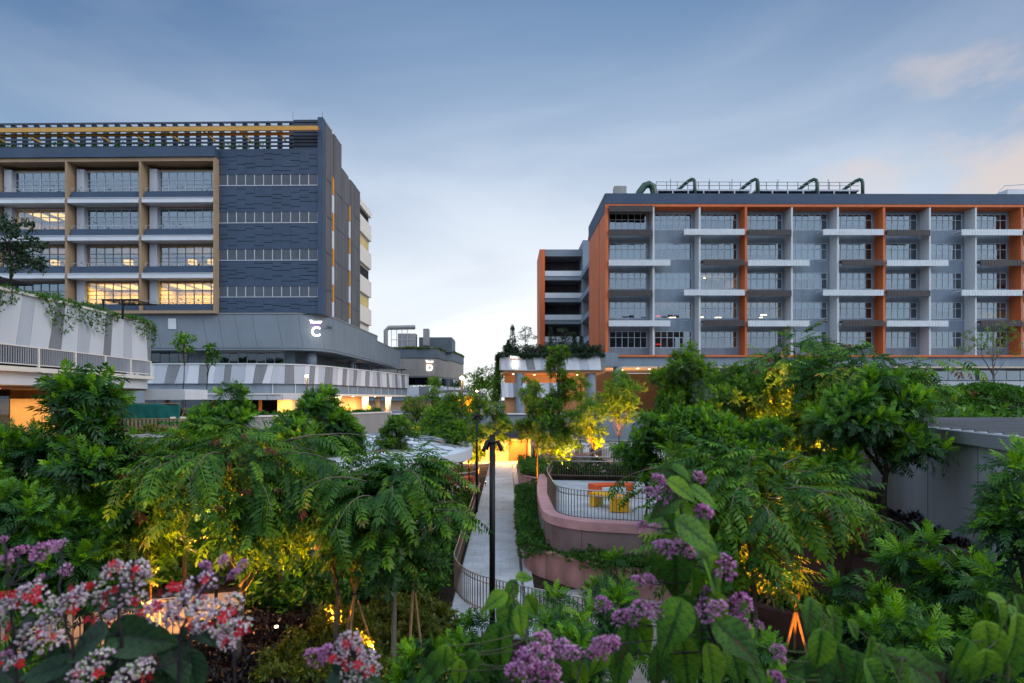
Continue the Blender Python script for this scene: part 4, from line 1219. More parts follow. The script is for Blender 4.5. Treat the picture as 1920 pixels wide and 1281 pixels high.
bo('plant_box', -24.5, -20.5, 128, 130.5, 17.6, 21.3, M_CONC, D_)
MB().tube([(-27.2, 128, 17.6), (-27.2, 128, 22.0), (-26.6, 128, 22.6), (-20.6, 128, 22.7)], 0.5, 8).build('duct', M_CONC, D_)
for i in range(4):
    bo('plant_post', -26 + i * 1.2, -25.88 + i * 1.2, 127.9, 128.02, 17.6, 22.2, M_FRAME, D_)
bo('plant_rail', -26, -21, 127.9, 128.02, 19.8, 19.95, M_FRAME, D_)

# ---------------------------------------------------------------- signs
def text_mesh(body, size, m, name, parent, mw, ext=0.03):
    cu = bpy.data.curves.new('txt', 'FONT')
    cu.body = body; cu.size = size; cu.extrude = ext; cu.align_x = 'CENTER'; cu.offset = 0.012 * size
    to = bpy.data.objects.new('txt', cu); COL.objects.link(to)
    dg = bpy.context.evaluated_depsgraph_get()
    me = bpy.data.meshes.new_from_object(to.evaluated_get(dg))
    bpy.data.objects.remove(to); bpy.data.curves.remove(cu)
    me.name = name; me.materials.clear(); me.materials.append(m)
    return inst(name, me, parent, mw)
def sign(letter, label, c, s, line_m):
    t = thing('illuminated_sign', label, 'sign', c)
    rot = Matrix.Rotation(R(90), 4, 'X')
    text_mesh('Tower', 0.50 * s, M_SIGN, 'lettering', t, Matrix.Translation(Vector(c) + Vector((0, 0, 0.16 * s))) @ rot)
    bo('underline', c[0] - 0.62 * s, c[0] + 0.62 * s, c[1] - 0.04, c[1] + 0.04, c[2] - 0.06 * s, c[2] + 0.03 * s, line_m, t)
    text_mesh(letter, 1.5 * s, M_SIGN, 'letter', t, Matrix.Translation(Vector(c) + Vector((0, 0, -1.28 * s))) @ rot)
    add_light('sign_glow', 'AREA', (c[0], c[1] - 0.12, c[2] - 0.5 * s), 5 * s * s, (1.0, 0.92, 0.80), t, (0, 1, 0), (1.3 * s, 1.5 * s))
    return t
sign('C', 'glowing white Tower C sign with purple line on the grey podium', (-21.35, 63.62, 14.9), 1.0, M_PURP)
sign('D', 'glowing white Tower D sign on the far grey block', (-16.9, 124.8, 14.4), 1.25, M_ORANGE)
sign('E', 'glowing white Tower E sign on the planted deck parapet', (1.05, 75.0, 11.85), 0.95, M_ORANGE)

# ---------------------------------------------------------------- unseen block added behind the camera to darken lower window reflections
BK = thing('office_block', 'unseen grey block added behind the viewpoint to darken window reflections', 'building', (0, -75, PLZ))
bo('wall', -70, 70, -90, -62, PLZ, 38, M_GREYD, BK)
for k in range(7):
    for i in range(24):
        bo('window', -68 + i * 5.7, -64 + i * 5.7, -61.98, -61.9, PLZ + 1.4 + k * 4.6, PLZ + 3.8 + k * 4.6, M_GLASSD, BK)
# ================================================================== vegetation
def leaflet(L, w, fold=0.18):
    """one leaflet along +X: two folded halves"""
    V = np.array([(0, 0, 0), (0.42 * L, 0.5 * w, fold * w), (L, 0, -0.10 * L), (0.42 * L, -0.5 * w, fold * w), (0.45 * L, 0, 0)], dtype=float)
    Q = np.array([(0, 4, 2, 1), (0, 3, 2, 4)])
    return V, Q
def leaflet_lo(L, w):
    return np.array([(0, 0, 0), (0.45 * L, 0.5 * w, 0), (L, 0, -0.12 * L), (0.45 * L, -0.5 * w, 0)], dtype=float), np.array([(0, 1, 2, 3)])
def rotm(ax, a):
    return np.array(Matrix.Rotation(a, 3, ax))
def frond(L, pairs, ll, lw, droop=0.25, ang=58, lo=False, tip=0.0, r=rng, rachis=True, hang=0.25, taper=0.6):
    """pinnate leaf growing along +X from the origin; returns verts, quads, tint"""
    Vs, Qs, Ts = [], [], []; o = 0
    base_t = r.uniform(0.3, 0.6)
    for i in range(pairs):
        s = (i + 0.9) / (pairs + 0.4)
        pos = np.array((L * s * (1 - 0.12 * droop * s), 0, -droop * L * s * s))
        sl = -math.atan(2 * droop * s)
        size = ll * (1 - taper * abs(s - 0.45) ** 1.4)
        for sg in (1, -1):
            V, Q = (leaflet_lo if lo else leaflet)(size * r.uniform(0.85, 1.1), lw * r.uniform(0.85, 1.15))
            A = rotm('Y', -sl) @ rotm('Z', sg * R(ang - 18 * s + r.uniform(-7, 7))) @ rotm('Y', hang + r.uniform(-0.2, 0.2)) @ rotm('X', r.uniform(-0.25, 0.25))
            Vs.append(V @ A.T + pos); Qs.append(Q + o); o += len(V)
            Ts.append(np.full(len(V), np.clip(base_t + r.uniform(-0.12, 0.12) + tip * max(0, s - 0.55) * 1.6, 0, 1)))
    V, Q = (leaflet_lo if lo else leaflet)(ll * 0.8, lw)
    e = np.array((L * 0.97 * (1 - 0.12 * droop), 0, -droop * L * 0.95))
    Vs.append(V @ rotm('Y', math.atan(2 * droop)).T + e); Qs.append(Q + o); o += len(V); Ts.append(np.full(len(V), np.clip(base_t + tip * 0.7, 0, 1)))
    if rachis:
        k = 5; w = lw * 0.10
        c = [np.array((L * s * (1 - 0.12 * droop * s), 0, -droop * L * s * s)) for s in np.linspace(0, 0.97, k)]
        V = np.array([p + d for p in c for d in ((0, w, 0), (0, -w, 0))])
        Q = np.array([(2 * i, 2 * i + 1, 2 * i + 3, 2 * i + 2) for i in range(k - 1)])
        Vs.append(V); Qs.append(Q + o); o += len(V); Ts.append(np.full(len(V), base_t + 0.15))
    return np.vstack(Vs), np.vstack(Qs), np.concatenate(Ts)
def combine(parts):
    Vs, Qs, Ts = [], [], []; o = 0
    for V, Q, T in parts:
        Vs.append(V); Qs.append(Q + o); Ts.append(T); o += len(V)
    return np.vstack(Vs), np.vstack(Qs), np.concatenate(Ts)
def rosette(k, L, pairs, ll, lw, lo=False, r=rng, up0=80, up1=-12, droop=0.3, ang=52):
    """tuft of pinnate leaves: young bright ones upright in the middle, old dark ones spread"""
    out = []
    for i in range(k):
        u = i / max(1, k - 1)
        el = R(up0 + (up1 - up0) * u + r.uniform(-10, 10)); az = i * 2.399 + r.uniform(-0.3, 0.3)
        V, Q, T = frond(L * (0.62 + 0.42 * u) * r.uniform(0.85, 1.1), pairs, ll * (0.75 + 0.3 * u), lw, droop * (0.3 + u), ang, lo, r=r, rachis=not lo, hang=0.1)
        A = rotm('Z', az) @ rotm('Y', -el) @ rotm('X', r.uniform(-0.4, 0.4))
        out.append((V @ A.T, Q, np.clip(0.92 - 0.72 * u ** 0.7 + (T - 0.45) * 0.5, 0, 1)))
    return combine(out)
def tuft(k, ll, lw, r=rng, up=25, sp=55):
    """simple spray of single leaves"""
    out = []
    for i in range(k):
        V, Q = leaflet_lo(ll * r.uniform(0.7, 1.15), lw * r.uniform(0.8, 1.2))
        A = rotm('Z', i * 2.399 + r.uniform(-0.5, 0.5)) @ rotm('Y', -R(up + r.uniform(-sp, sp))) @ rotm('X', r.uniform(-0.8, 0.8))
        out.append((V @ A.T + r.uniform(-0.35, 0.35, 3) * ll, Q, np.full(len(V), np.clip(0.5 + r.uniform(-0.35, 0.35), 0, 1))))
    return combine(out)
def as_mesh(name, geo, m, smooth=False):
    me = np_mesh(name, geo[0], geo[1], geo[2], smooth)
    me.materials.append(m)
    return me
def xf_stack(tpls, mats, shade=None, r=rng):
    """join many transformed copies of a few templates into one set of arrays"""
    Vs, Qs, Ts = [], [], []; o = 0
    idx = r.integers(0, len(tpls), len(mats))
    for t in range(len(tpls)):
        sel = [i for i in range(len(mats)) if idx[i] == t]
        if not sel: continue
        V, Q, T = tpls[t]
        A = np.array([mats[i][0] for i in sel]); b = np.array([mats[i][1] for i in sel])
        W = np.einsum('nij,vj->nvi', A, V) + b[:, None, :]
        n, k = len(sel), len(V)
        Vs.append(W.reshape(-1, 3))
        Qs.append((Q[None] + (np.arange(n) * k)[:, None, None]).reshape(-1, Q.shape[1]) + o); o += n * k
        dt = r.uniform(-0.18, 0.18, n) if shade is None else np.array([shade[i] for i in sel])
        Ts.append(np.clip(T[None] + dt[:, None], 0, 1).ravel())
    return np.vstack(Vs), np.vstack(Qs), np.concatenate(Ts)
def basis(axis, spin, s):
    """3x3 with local Z along axis"""
    z = Vector(axis).normalized()
    x = z.orthogonal().normalized(); y = z.cross(x)
    m = Matrix((x, y, z)).transposed() @ Matrix.Rotation(spin, 3, 'Z')
    return m * s
def fbasis(dirv, roll, s):
    """3x3 with local X along dir and Z as near to up as can be"""
    x = Vector(dirv).normalized()
    up = Vector((0, 0, 1)) if abs(x.z) < 0.95 else Vector((1, 0, 0.2))
    y = up.cross(x).normalized(); z = x.cross(y)
    m = Matrix((x, y, z)).transposed() @ Matrix.Rotation(roll, 3, 'X')
    return m * s
def m4(A, b):
    m = A.to_4x4(); m.translation = b
    return m

ROS_HI = [rosette(13, 0.46, 7, 0.15, 0.034) for _ in range(5)]
ROS_MESH = [as_mesh('leaf_cluster', g, L_DARK) for g in ROS_HI]
ROS_LO = [rosette(8, 0.50, 5, 0.19, 0.050, lo=True) for _ in range(4)]
FR_HI = [frond(0.85, 8, 0.245, 0.080, droop=0.26, ang=66, tip=t, hang=0.35) for t in (0.0, 0.1, 0.25, 0.7, 0.05, 0.5, 0.15)]
FR_MESH = [as_mesh('frond', g, L_FEATH) for g in FR_HI]
FR_LO = [frond(0.85, 7, 0.25, 0.085, droop=0.26, ang=64, lo=True, tip=t, rachis=False, hang=0.3) for t in (0.0, 0.3, 0.15)]
TUFT = [tuft(9, 0.20, 0.075) for _ in range(4)]
TUFT_S = [tuft(9, 0.11, 0.045) for _ in range(4)]

def limb(mb, a, b, r0, r1, bend, r):
    a, b = Vector(a), Vector(b)
    m = a.lerp(b, 0.5) + Vector((r.uniform(-1, 1), r.uniform(-1, 1), r.uniform(0.1, 0.8))) * bend * (b - a).length
    pts = [a * (1 - t) ** 2 + m * 2 * t * (1 - t) + b * t * t for t in np.linspace(0, 1, 6)]
    mb.tube(pts, [r0 + (r1 - r0) * t for t in np.linspace(0, 1, 6)], 6)
def crown_points(c, rx, rz, prof, n, lumps, r):
    """points and outward axes on the skin of a lumpy crown; prof(t) gives width at height t in 0..1"""
    L = []
    for i in range(lumps):
        t = (i + r.uniform(0.2, 0.8)) / lumps
        a = r.uniform(0, 2 * math.pi) if i else 0
        w = prof(t)
        q = rx * w * (0.50 if t < 0.94 else 0.1) * math.sqrt(r.uniform(0.4, 1.4))
        L.append((Vector((c[0] + q * math.cos(a + i * 2.4), c[1] + q * math.sin(a + i * 2.4), c[2] + rz * (2 * t - 1) * 0.92)), max(0.22 * rx, rx * w * r.uniform(0.42, 0.62))))
    out = []
    tot = sum(q[1] ** 2 for q in L)
    for p, rad in L:
        for _ in range(max(2, int(round(n * rad ** 2 / tot)))):
            z = r.uniform(-0.35, 1.0); a = r.uniform(0, 2 * math.pi)
            s = math.sqrt(1 - z * z)
            d = Vector((s * math.cos(a), s * math.sin(a), z))
            out.append((p + Vector((d.x * rad, d.y * rad, d.z * rad * 0.62)) * r.uniform(0.72, 1.05), d))
    return out, L
cone = lambda t: max(0.12, (1 - t) ** 0.75 * min(1, 0.45 + 2.2 * t))
ball = lambda t: max(0.15, math.sqrt(max(0, 1 - (2 * t - 1) ** 2)))
egg = lambda t: max(0.15, math.sqrt(max(0, 1 - (1.9 * t - 0.9) ** 2)))
flat = lambda t: 1.0 if t < 0.9 else 0.7
def trunk_of(t, base, top, lumps, r, r0, bark, spread=True):
    mb = MB()
    base, top = Vector(base), Vector(top)
    k = 7
    wob = [Vector((r.uniform(-1, 1), r.uniform(-1, 1), 0)) * 0.05 * (base - top).length / 3 for _ in range(k)]
    pts = [base.lerp(top, i / (k - 1)) + (wob[i] if 0 < i < k - 1 else Vector()) for i in range(k)]
    mb.tube(pts, [r0 * (1 - 0.75 * i / (k - 1)) for i in range(k)], 8)
    for p, rad in lumps:
        u = min(0.92, max(0.25, (p.z - rad - base.z) / max(0.1, top.z - base.z) * 0.85))
        a = base.lerp(top, u)
        limb(mb, a, p, r0 * 0.42, r0 * 0.10, 0.18, r)
    return mb.build('trunk', bark, t, smooth=True)
TREES = []
def fern_tree(label, x, y, zb, zt, rx, zlow, n, seed, near=True, prof=egg, lumps=9, leaf=None, bark=None, r0=0.09, name='fern_tree', scale=1.0, group=None, tpl=None, cat='tree'):
    r = random.Random(seed); rn = np.random.default_rng(seed)
    t = thing(name, label, cat, (x, y, zb), group)
    c = (x, y, (zt + zlow) / 2); rz = (zt - zlow) / 2
    pts, L = crown_points(c, rx, rz, prof, n, lumps, r)
    trunk_of(t, (x, y, zb - 0.05), (x, y, zt - 0.25 * rz), L, r, r0, bark or M_BARK)
    if near:
        for p, d in pts[:290]:
            ax = (d * 0.75 + Vector((0, 0, 0.75))).normalized()
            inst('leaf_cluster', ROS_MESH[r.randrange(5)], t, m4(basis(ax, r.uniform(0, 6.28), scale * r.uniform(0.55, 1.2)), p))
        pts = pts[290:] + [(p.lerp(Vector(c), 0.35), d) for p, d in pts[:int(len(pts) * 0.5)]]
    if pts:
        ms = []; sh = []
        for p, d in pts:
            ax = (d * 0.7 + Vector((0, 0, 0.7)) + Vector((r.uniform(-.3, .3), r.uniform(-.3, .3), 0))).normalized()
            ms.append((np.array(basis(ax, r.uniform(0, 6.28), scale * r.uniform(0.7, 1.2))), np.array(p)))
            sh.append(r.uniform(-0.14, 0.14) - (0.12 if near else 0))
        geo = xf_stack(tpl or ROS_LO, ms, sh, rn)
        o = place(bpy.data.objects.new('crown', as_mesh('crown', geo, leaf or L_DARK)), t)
        o['kind'] = 'stuff'
    TREES.append(t)
    return t
def weep_tree(label, x, y, zb, zt, rx, seed, n=420, near=True, leaf=None, bark=None, r0=0.08, fs=1.0, group=None, zlow=1.8, lumps=11, fronds=280, sprays=10, prof=None):
    """rounded crown of arching branches hung with long feathered leaves"""
    r = random.Random(seed); rn = np.random.default_rng(seed)
    t = thing('feather_tree', label, 'tree', (x, y, zb), group)
    c = Vector((x, y, (zt + zlow) / 2)); rz = (zt - zlow) / 2
    pts, L = crown_points(c, rx, rz, prof or egg, n, lumps, r)
    tr = trunk_of(t, (x, y, zb - 0.05), (x, y, zt - 0.5 * rz), L, r, r0, bark or M_BARKL)
    spots = []
    for p, d in pts:
        h = Vector((p.x - x, p.y - y, 0)); h = h.normalized() if h.length > 0.05 else Vector((r.uniform(-1, 1), r.uniform(-1, 1), 0)).normalized()
        side = Vector((-h.y, h.x, 0)) * r.uniform(-1, 1)
        v = h * r.uniform(0.4, 1.1) + side * 0.9 + Vector((0, 0, d.z * 0.55 - 0.08 + r.uniform(-0.40, 0.35)))
        spots.append((p, v, (p.z - zlow) / (zt - zlow) - 0.55 * (p.y - y) / rx + r.uniform(-0.15, 0.15)))
    # long sprays arching out of the crown
    mb = MB()
    for i in range(sprays):
        a = i * 2.399 + seed
        s0 = c + Vector((math.cos(a), math.sin(a), 0)) * rx * 0.45 + Vector((0, 0, rz * r.uniform(-0.1, 0.75)))
        d = Vector((math.cos(a), math.sin(a), 0)); reach = rx * r.uniform(0.55, 0.95)
        p1 = s0 + d * reach * 0.6 + Vector((0, 0, 0.35)); p2 = s0 + d * reach + Vector((0, 0, -r.uniform(-0.2, 0.7)))
        q_ = [s0 * (1 - q) ** 2 + p1 * 2 * q * (1 - q) + p2 * q * q for q in np.linspace(0, 1, 9)]
        mb.tube(q_, [0.018 * (1 - 0.8 * q) for q in np.linspace(0, 1, 9)], 5)
        for k in range(8):
            j = min(7, k); tang = (q_[j + 1] - q_[j]).normalized()
            side = Vector((-d.y, d.x, 0)) * (1 if k % 2 else -1)
            spots.append((q_[j], tang + side * r.uniform(0.2, 0.9) + Vector((0, 0, r.uniform(-0.6, 0.0))), 2))
    mb.build('branch', bark or M_BARKL, t, smooth=True)
    spots.sort(key=lambda s: -s[2])
    lo = spots
    if near:
        for p, v, q in spots[:fronds]:
            inst('frond', FR_MESH[r.randrange(7)], t, m4(fbasis(v, r.uniform(-0.5, 0.5), fs * r.uniform(0.65, 1.1)), p))
        lo = spots[fronds:] + [(p.lerp(c, 0.25) - Vector((0, 0, r.uniform(0.0, 0.4))), v + Vector((0, 0, -0.3)), q) for p, v, q in spots[::2]]
    ms = [(np.array(fbasis(v, r.uniform(-0.6, 0.6), fs * r.uniform(0.65, 1.1))), np.array(p)) for p, v, q in lo]
    if ms:
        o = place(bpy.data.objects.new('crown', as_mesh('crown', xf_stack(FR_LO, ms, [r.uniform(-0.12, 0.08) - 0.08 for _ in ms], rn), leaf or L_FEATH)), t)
        o['kind'] = 'stuff'
    TREES.append(t)
    return t
def px_tree(px, d): return (px - 950) / F * d
def pz(py, d): return CZ - (py - 748) / F * d

# ---- near trees
fern_tree('big dark fern leaved tree at the left edge in front of the pavilion', px_tree(165, 14), 14, 0, pz(705, 14), 2.5, 1.6, 380, 1, lumps=17, prof=cone, scale=1.35, r0=0.13)
fern_tree('dark fern leaved tree filling the left edge below the pavilion', px_tree(30, 15), 15, 0, pz(800, 15), 2.0, 1.6, 240, 72, lumps=11, scale=1.3)
fern_tree('low dark fern leaved tree in the lower left corner behind pink blossom', px_tree(15, 12.5), 12.5, 0, pz(880, 12.5), 1.6, 1.4, 150, 2, lumps=7, scale=1.15)
fern_tree('dark fern leaved tree between the left edge tree and the feathery trees', px_tree(285, 15.5), 15.5, 0, pz(830, 15.5), 1.3, 1.8, 120, 22, lumps=6, scale=1.15)
weep_tree('broad feathery tree with arching fronds left of the path', px_tree(450, 14), 14, 0, pz(785, 14), 2.5, 3, n=520, zlow=2.6, fs=1.0, lumps=13, sprays=14)
weep_tree('feathery tree whose fronds hang over the path railing', px_tree(735, 13), 13, 0, pz(845, 13), 1.6, 4, n=380, zlow=2.7, fs=0.95, lumps=9, sprays=12)
weep_tree('small feathery tree lit yellow from below in the left centre', px_tree(630, 14.7), 14.7, 0, pz(850, 14.7), 1.6, 41, n=320, zlow=2.3, fs=0.95, fronds=180, lumps=8, sprays=8)
fern_tree('bright leafed young tree before the grey podium, left of the twin tufts', px_tree(432, 20), 20, 0, pz(728, 20), 1.6, 3.2, 150, 5, lumps=8, scale=1.25)
fern_tree('bushy young tree beside the broad feathery tree, below the podium stripes', px_tree(530, 19), 19, 0, pz(778, 19), 1.4, 3.0, 110, 75, lumps=7, scale=1.2)
fern_tree('young tree in front of the slatted fence', px_tree(345, 18), 18, 0, pz(806, 18), 1.2, 2.8, 90, 76, lumps=6, scale=1.2)
fern_tree('tallest of the twin tufted trees over the shell roof', px_tree(612, 23), 23, 0, pz(728, 23), 1.25, 4.0, 120, 6, lumps=7, scale=1.2)
fern_tree('small tufted tree leaning right over the shell roof', px_tree(655, 23.5), 23.5, 0, pz(782, 23.5), 0.75, 4.3, 40, 7, lumps=4, scale=1.0)
fern_tree('low tufted tree in front of the shell roof near the feathery tree', px_tree(560, 21), 21, 0, pz(790, 21), 1.0, 3.6, 60, 71, lumps=5, scale=1.1)
weep_tree('broad dark feathery tree at the right behind the lilac vine', px_tree(1410, 12.5), 12.5, 0, pz(830, 12.5), 2.2, 8, n=520, zlow=2.4, fs=0.95, lumps=13, sprays=14)
weep_tree('feathery tree rising in front of the orange frame foot', px_tree(1625, 19), 19, 2.8, pz(650, 19), 2.0, 9, n=320, zlow=pz(800, 19), fs=1.1, fronds=200, lumps=10, sprays=14)
weep_tree('yellow lit feathery tree before the middle of the orange block', px_tree(1485, 25), 25, 2.0, pz(618, 25), 2.0, 10, n=380, zlow=pz(830, 25), fs=1.15, fronds=160, lumps=12, sprays=10)
fern_tree('dark spreading tree with bare leaning trunk before the concrete shed', px_tree(1655, 14.6), 14.6, 2.85, pz(705, 14.6), 1.55, 5.0, 190, 11, lumps=9, scale=1.1)
fern_tree('dark tree low between the shed and the broad feathery tree', px_tree(1590, 14.2), 14.2, 2.0, pz(850, 14.2), 1.1, 3.2, 80, 12, lumps=6, scale=1.0)
fern_tree('glossy bright fern leaved shrub close up at the right edge', px_tree(1925, 5.6), 5.6, 2.0, pz(850, 5.6), 0.42, 4.75, 22, 13, lumps=5, scale=0.68, r0=0.04, name='fern_shrub', cat='shrub')
fern_tree('glossy fern leaved shrub below the shed near the right edge', px_tree(1775, 7.5), 7.5, 1.2, pz(1005, 7.5), 0.85, 3.0, 44, 14, lumps=6, scale=0.95, r0=0.04, name='fern_shrub', cat='shrub')
fern_tree('dark fern leaved shrub by the lower dark pink planter wall', px_tree(1650, 9.0), 9.0, 1.2, pz(1090, 9.0), 0.8, 2.4, 40, 15, lumps=5, scale=0.9, r0=0.04, name='fern_shrub', cat='shrub')
fern_tree('dark fern leaved shrub in the bottom right corner', px_tree(1880, 6.4), 6.4, 1.2, pz(1060, 6.4), 0.7, 2.6, 36, 16, lumps=5, scale=0.95, r0=0.04, name='fern_shrub', cat='shrub')
fern_tree('bright fern leaved shrub left of the lilac vine below the deck wall', px_tree(1155, 8.5), 8.5, 0.0, pz(1035, 8.5), 0.5, 2.6, 34, 17, lumps=5, scale=0.8, r0=0.04, name='fern_shrub', cat='shrub')
fern_tree('bright fern leaved shrub at the foot of the black lamp post', px_tree(1020, 8.2), 8.2, 0.0, pz(1110, 8.2), 0.62, 2.0, 40, 18, lumps=6, scale=0.7, r0=0.04, name='fern_shrub', cat='shrub')
# ---- middle distance trees
def mid(label, px, d, pytop, r_m, pylow, n, seed, prof=egg, lumps=9, leaf=L_MID, zb=0.0, name='young_tree', tpl=None, scale=1.0, r0=0.06, bark=None, group=None):
    if tpl is None: n, scale, lumps = int(n * 1.45), scale * 0.74, int(lumps * 1.4)
    return fern_tree(label, px_tree(px, d), d, zb, pz(pytop, d), r_m, pz(pylow, d), n, seed, near=False, prof=prof, lumps=lumps, leaf=leaf, name=name, tpl=tpl, scale=scale, r0=r0, bark=bark, group=group)
mid('tall slender tree before the planted deck, lit yellow underneath', 1047, 33, 645, 2.1, 872, 400, 31, cone, 16, scale=0.95)
mid('lower left companion of the tall slender tree by the path', 1005, 35, 715, 1.2, 855, 160, 32, egg, 8, scale=0.9)
mid('round tree with yellow lit underside below the blue column', 1160, 40, 695, 2.0, 800, 220, 33, ball, 9, scale=1.0)
mid('small tree right of the tall slender tree by the stair rails', 1108, 36, 745, 1.4, 840, 130, 34, egg, 7, scale=0.9)
mid('dense tree crown before the left bays of the orange block', 1290, 29, 645, 1.9, 830, 330, 35, egg, 12, zb=1.5)
mid('wide bushy tree under the second orange fin', 1375, 25, 690, 2.1, 850, 360, 36, egg, 12, zb=1.5)
mid('dark bushy tree right of the railings above the orange bench', 1215, 21, 775, 1.1, 905, 170, 37, egg, 8, leaf=L_DARK)
mid('dark bushy tree half hidden behind the broad feathery tree', 1310, 19, 770, 1.6, 900, 260, 38, ball, 10, leaf=L_DARK)
mid('yellow lit bushy tree among the right-hand trees', 1500, 21, 740, 1.7, 900, 260, 39, egg, 10, zb=1.5)
mid('bushy tree right of the yellow lit feathery tree', 1570, 23, 715, 1.5, 860, 220, 40, egg, 9, zb=2.0)
mid('dark round tree left of the path with warm lit foot', 850, 30, 740, 1.5, 840, 190, 42, egg, 11)
mid('small golden lit tree left of the thin spotlight pole', 880, 37, 785, 1.3, 868, 170, 73, egg, 8)
mid('low golden lit tree behind the shell roof end', 835, 33, 815, 1.1, 880, 130, 74, egg, 7)
mid('slim tree before the far grey block', 815, 36, 705, 1.3, 850, 150, 43, cone, 10, scale=0.95)
mid('yellow lit tree beside the lamp post left of the path', 925, 42, 752, 1.5, 850, 170, 44, egg, 8)
mid('fine leaved tree before the curved concrete planter', 745, 25, 778, 0.95, 880, 120, 45, egg, 8, scale=0.9)
mid('bushy tree at the end of the striped podium', 780, 43, 742, 1.7, 830, 150, 46, ball, 8)
mid('small tree near the yellow stair canopy', 890, 50, 735, 1.5, 800, 120, 47, ball, 7)
mid('thin tall tree right of the tall slender tree before the grey wall', 1090, 46, 690, 1.0, 800, 80, 48, egg, 6, scale=0.9)
mid('round tree behind the deck column', 990, 48, 705, 1.3, 790, 110, 49, egg, 7)
mid('dark tree at the far right end of the pale deck', 1240, 30, 690, 1.4, 820, 180, 50, egg, 8, leaf=L_DARK, zb=1.5)
mid('bushy tree low beside the pale deck railing', 1430, 18.5, 790, 1.6, 930, 240, 52, ball, 9, leaf=L_DARK, zb=0.5)
# staked street trees before block C
mid('thin staked tree left of its twin before the striped podium', 345, 52, 622, 1.25, 665, 60, 53, ball, 6, leaf=L_DARK, zb=PLZ, r0=0.07, group='staked young trees before the podium', tpl=TUFT, scale=1.7)
mid('thin staked tree right of its twin before the striped podium', 388, 52, 640, 1.1, 690, 55, 54, ball, 6, leaf=L_DARK, zb=PLZ, r0=0.07, group='staked young trees before the podium', tpl=TUFT, scale=1.7)
mid('airy pale green tree before the right end of the orange block', 1862, 42, 615, 2.3, 668, 120, 55, flat, 9, leaf=L_PALE, zb=PLZ, r0=0.07, tpl=TUFT, scale=1.0, bark=M_BARKL)
mid('dark tree at the left edge on the pavilion roof', 20, 26, 405, 1.5, 520, 190, 56, ball, 9, leaf=L_CONIF, zb=12.0, tpl=TUFT, scale=1.3)
# rooftop plants on the deck
def conifer(label, x, y, zb, zt, w, seed, group):
    r = random.Random(seed); rn = np.random.default_rng(seed)
    t = thing('conifer', label, 'tree', (x, y, zb), group)
    MB().tube([(x, y, zb), (x, y, zt - 0.2)], [0.08, 0.02], 6).build('trunk', M_BARK, t)
    ms = []
    for i in range(150):
        u = r.random(); z = zb + 0.2 + (zt - zb - 0.4) * u
        rad = w * (1 - u) ** 0.6 * r.uniform(0.4, 1.0); a = r.uniform(0, 6.28)
        ms.append((np.array(basis((math.cos(a) * 0.5, math.sin(a) * 0.5, 1), r.uniform(0, 6), r.uniform(0.9, 1.4))), np.array((x + rad * math.cos(a), y + rad * math.sin(a), z))))
    o = place(bpy.data.objects.new('crown', as_mesh('crown', xf_stack(TUFT, ms, None, rn), L_CONIF)), t); o['kind'] = 'stuff'
G1 = 'conifers on the planted deck'
conifer('tallest dark conifer at the left end of the planted deck', px_tree(961, 77), 77, 12.1, pz(608, 77), 0.75, 61, G1)
conifer('small dark conifer at the extreme left end of the planted deck', px_tree(953, 76.5), 76.5, 12.1, pz(636, 76.5), 0.5, 62, G1)
conifer('dark conifer in the middle of the planted deck before the gallery', px_tree(1033, 78), 78, 12.1, pz(612, 78), 0.65, 63, G1)
conifer('dark conifer on the planted deck near the orange side wall', px_tree(1077, 78), 78, 12.1, pz(622, 78), 0.6, 64, G1)
conifer('last conifer on the planted deck beside the orange side wall', px_tree(1090, 77), 77, 12.1, pz(628, 77), 0.5, 65, G1)
mid('open leafed rooftop tree between the conifers on the deck', 985, 77, 612, 1.9, 650, 60, 66, ball, 7, leaf=L_CONIF, zb=12.1, tpl=TUFT, scale=1.4)
mid('dark bushy rooftop tree between the two middle conifers', 1055, 79, 615, 1.7, 655, 80, 67, ball, 7, leaf=L_CONIF, zb=12.1, tpl=TUFT, scale=1.5)
# far trees in the gap
for i, (px_, d, pt, rm, pl_) in enumerate(((905, 95, 690, 2.8, 745), (925, 100, 684, 3.2, 745), (938, 92, 672, 2.6, 745), (890, 110, 700, 3.2, 745), (952, 105, 690, 3, 745), (1000, 96, 700, 3, 745), (1040, 98, 702, 3, 745), (1085, 96, 700, 3, 745))):
    mid(['hazy tree in the gap right of the far lamp', 'taller tree in the gap beside the planted deck', 'creeper clad tree touching the planted deck end', 'leftmost tree in the gap beyond the far block', 'tree seen under the left end of the deck', 'dark tree seen under the deck left of centre', 'dark tree seen under the deck at its middle', 'dark tree seen under the deck by the right column'][i],
        px_, d, pt, rm, pl_, 110, 80 + i, ball, 8, leaf=L_MID, zb=PLZ, tpl=TUFT, scale=2.2)
for i in range(14):
    fern_tree('round tree in the belt beyond the buildings, %s' % ['first from the left', 'second from the left', 'third from the left', 'fourth from the left', 'fifth from the left', 'sixth from the left', 'seventh from the left', 'eighth from the left', 'ninth from the left', 'tenth from the left', 'eleventh from the left', 'twelfth from the left', 'thirteenth from the left', 'last at the right'][i],
              -70 + i * 13 + random.uniform(-3, 3), 165 + random.uniform(-10, 10), PLZ, 12.5 + random.uniform(-1.5, 2), 6.5, 4.5, 90, 200 + i, near=False, prof=ball, lumps=8, leaf=L_MID, name='distant_tree', tpl=TUFT, scale=5.0, group='tree belt beyond the buildings')

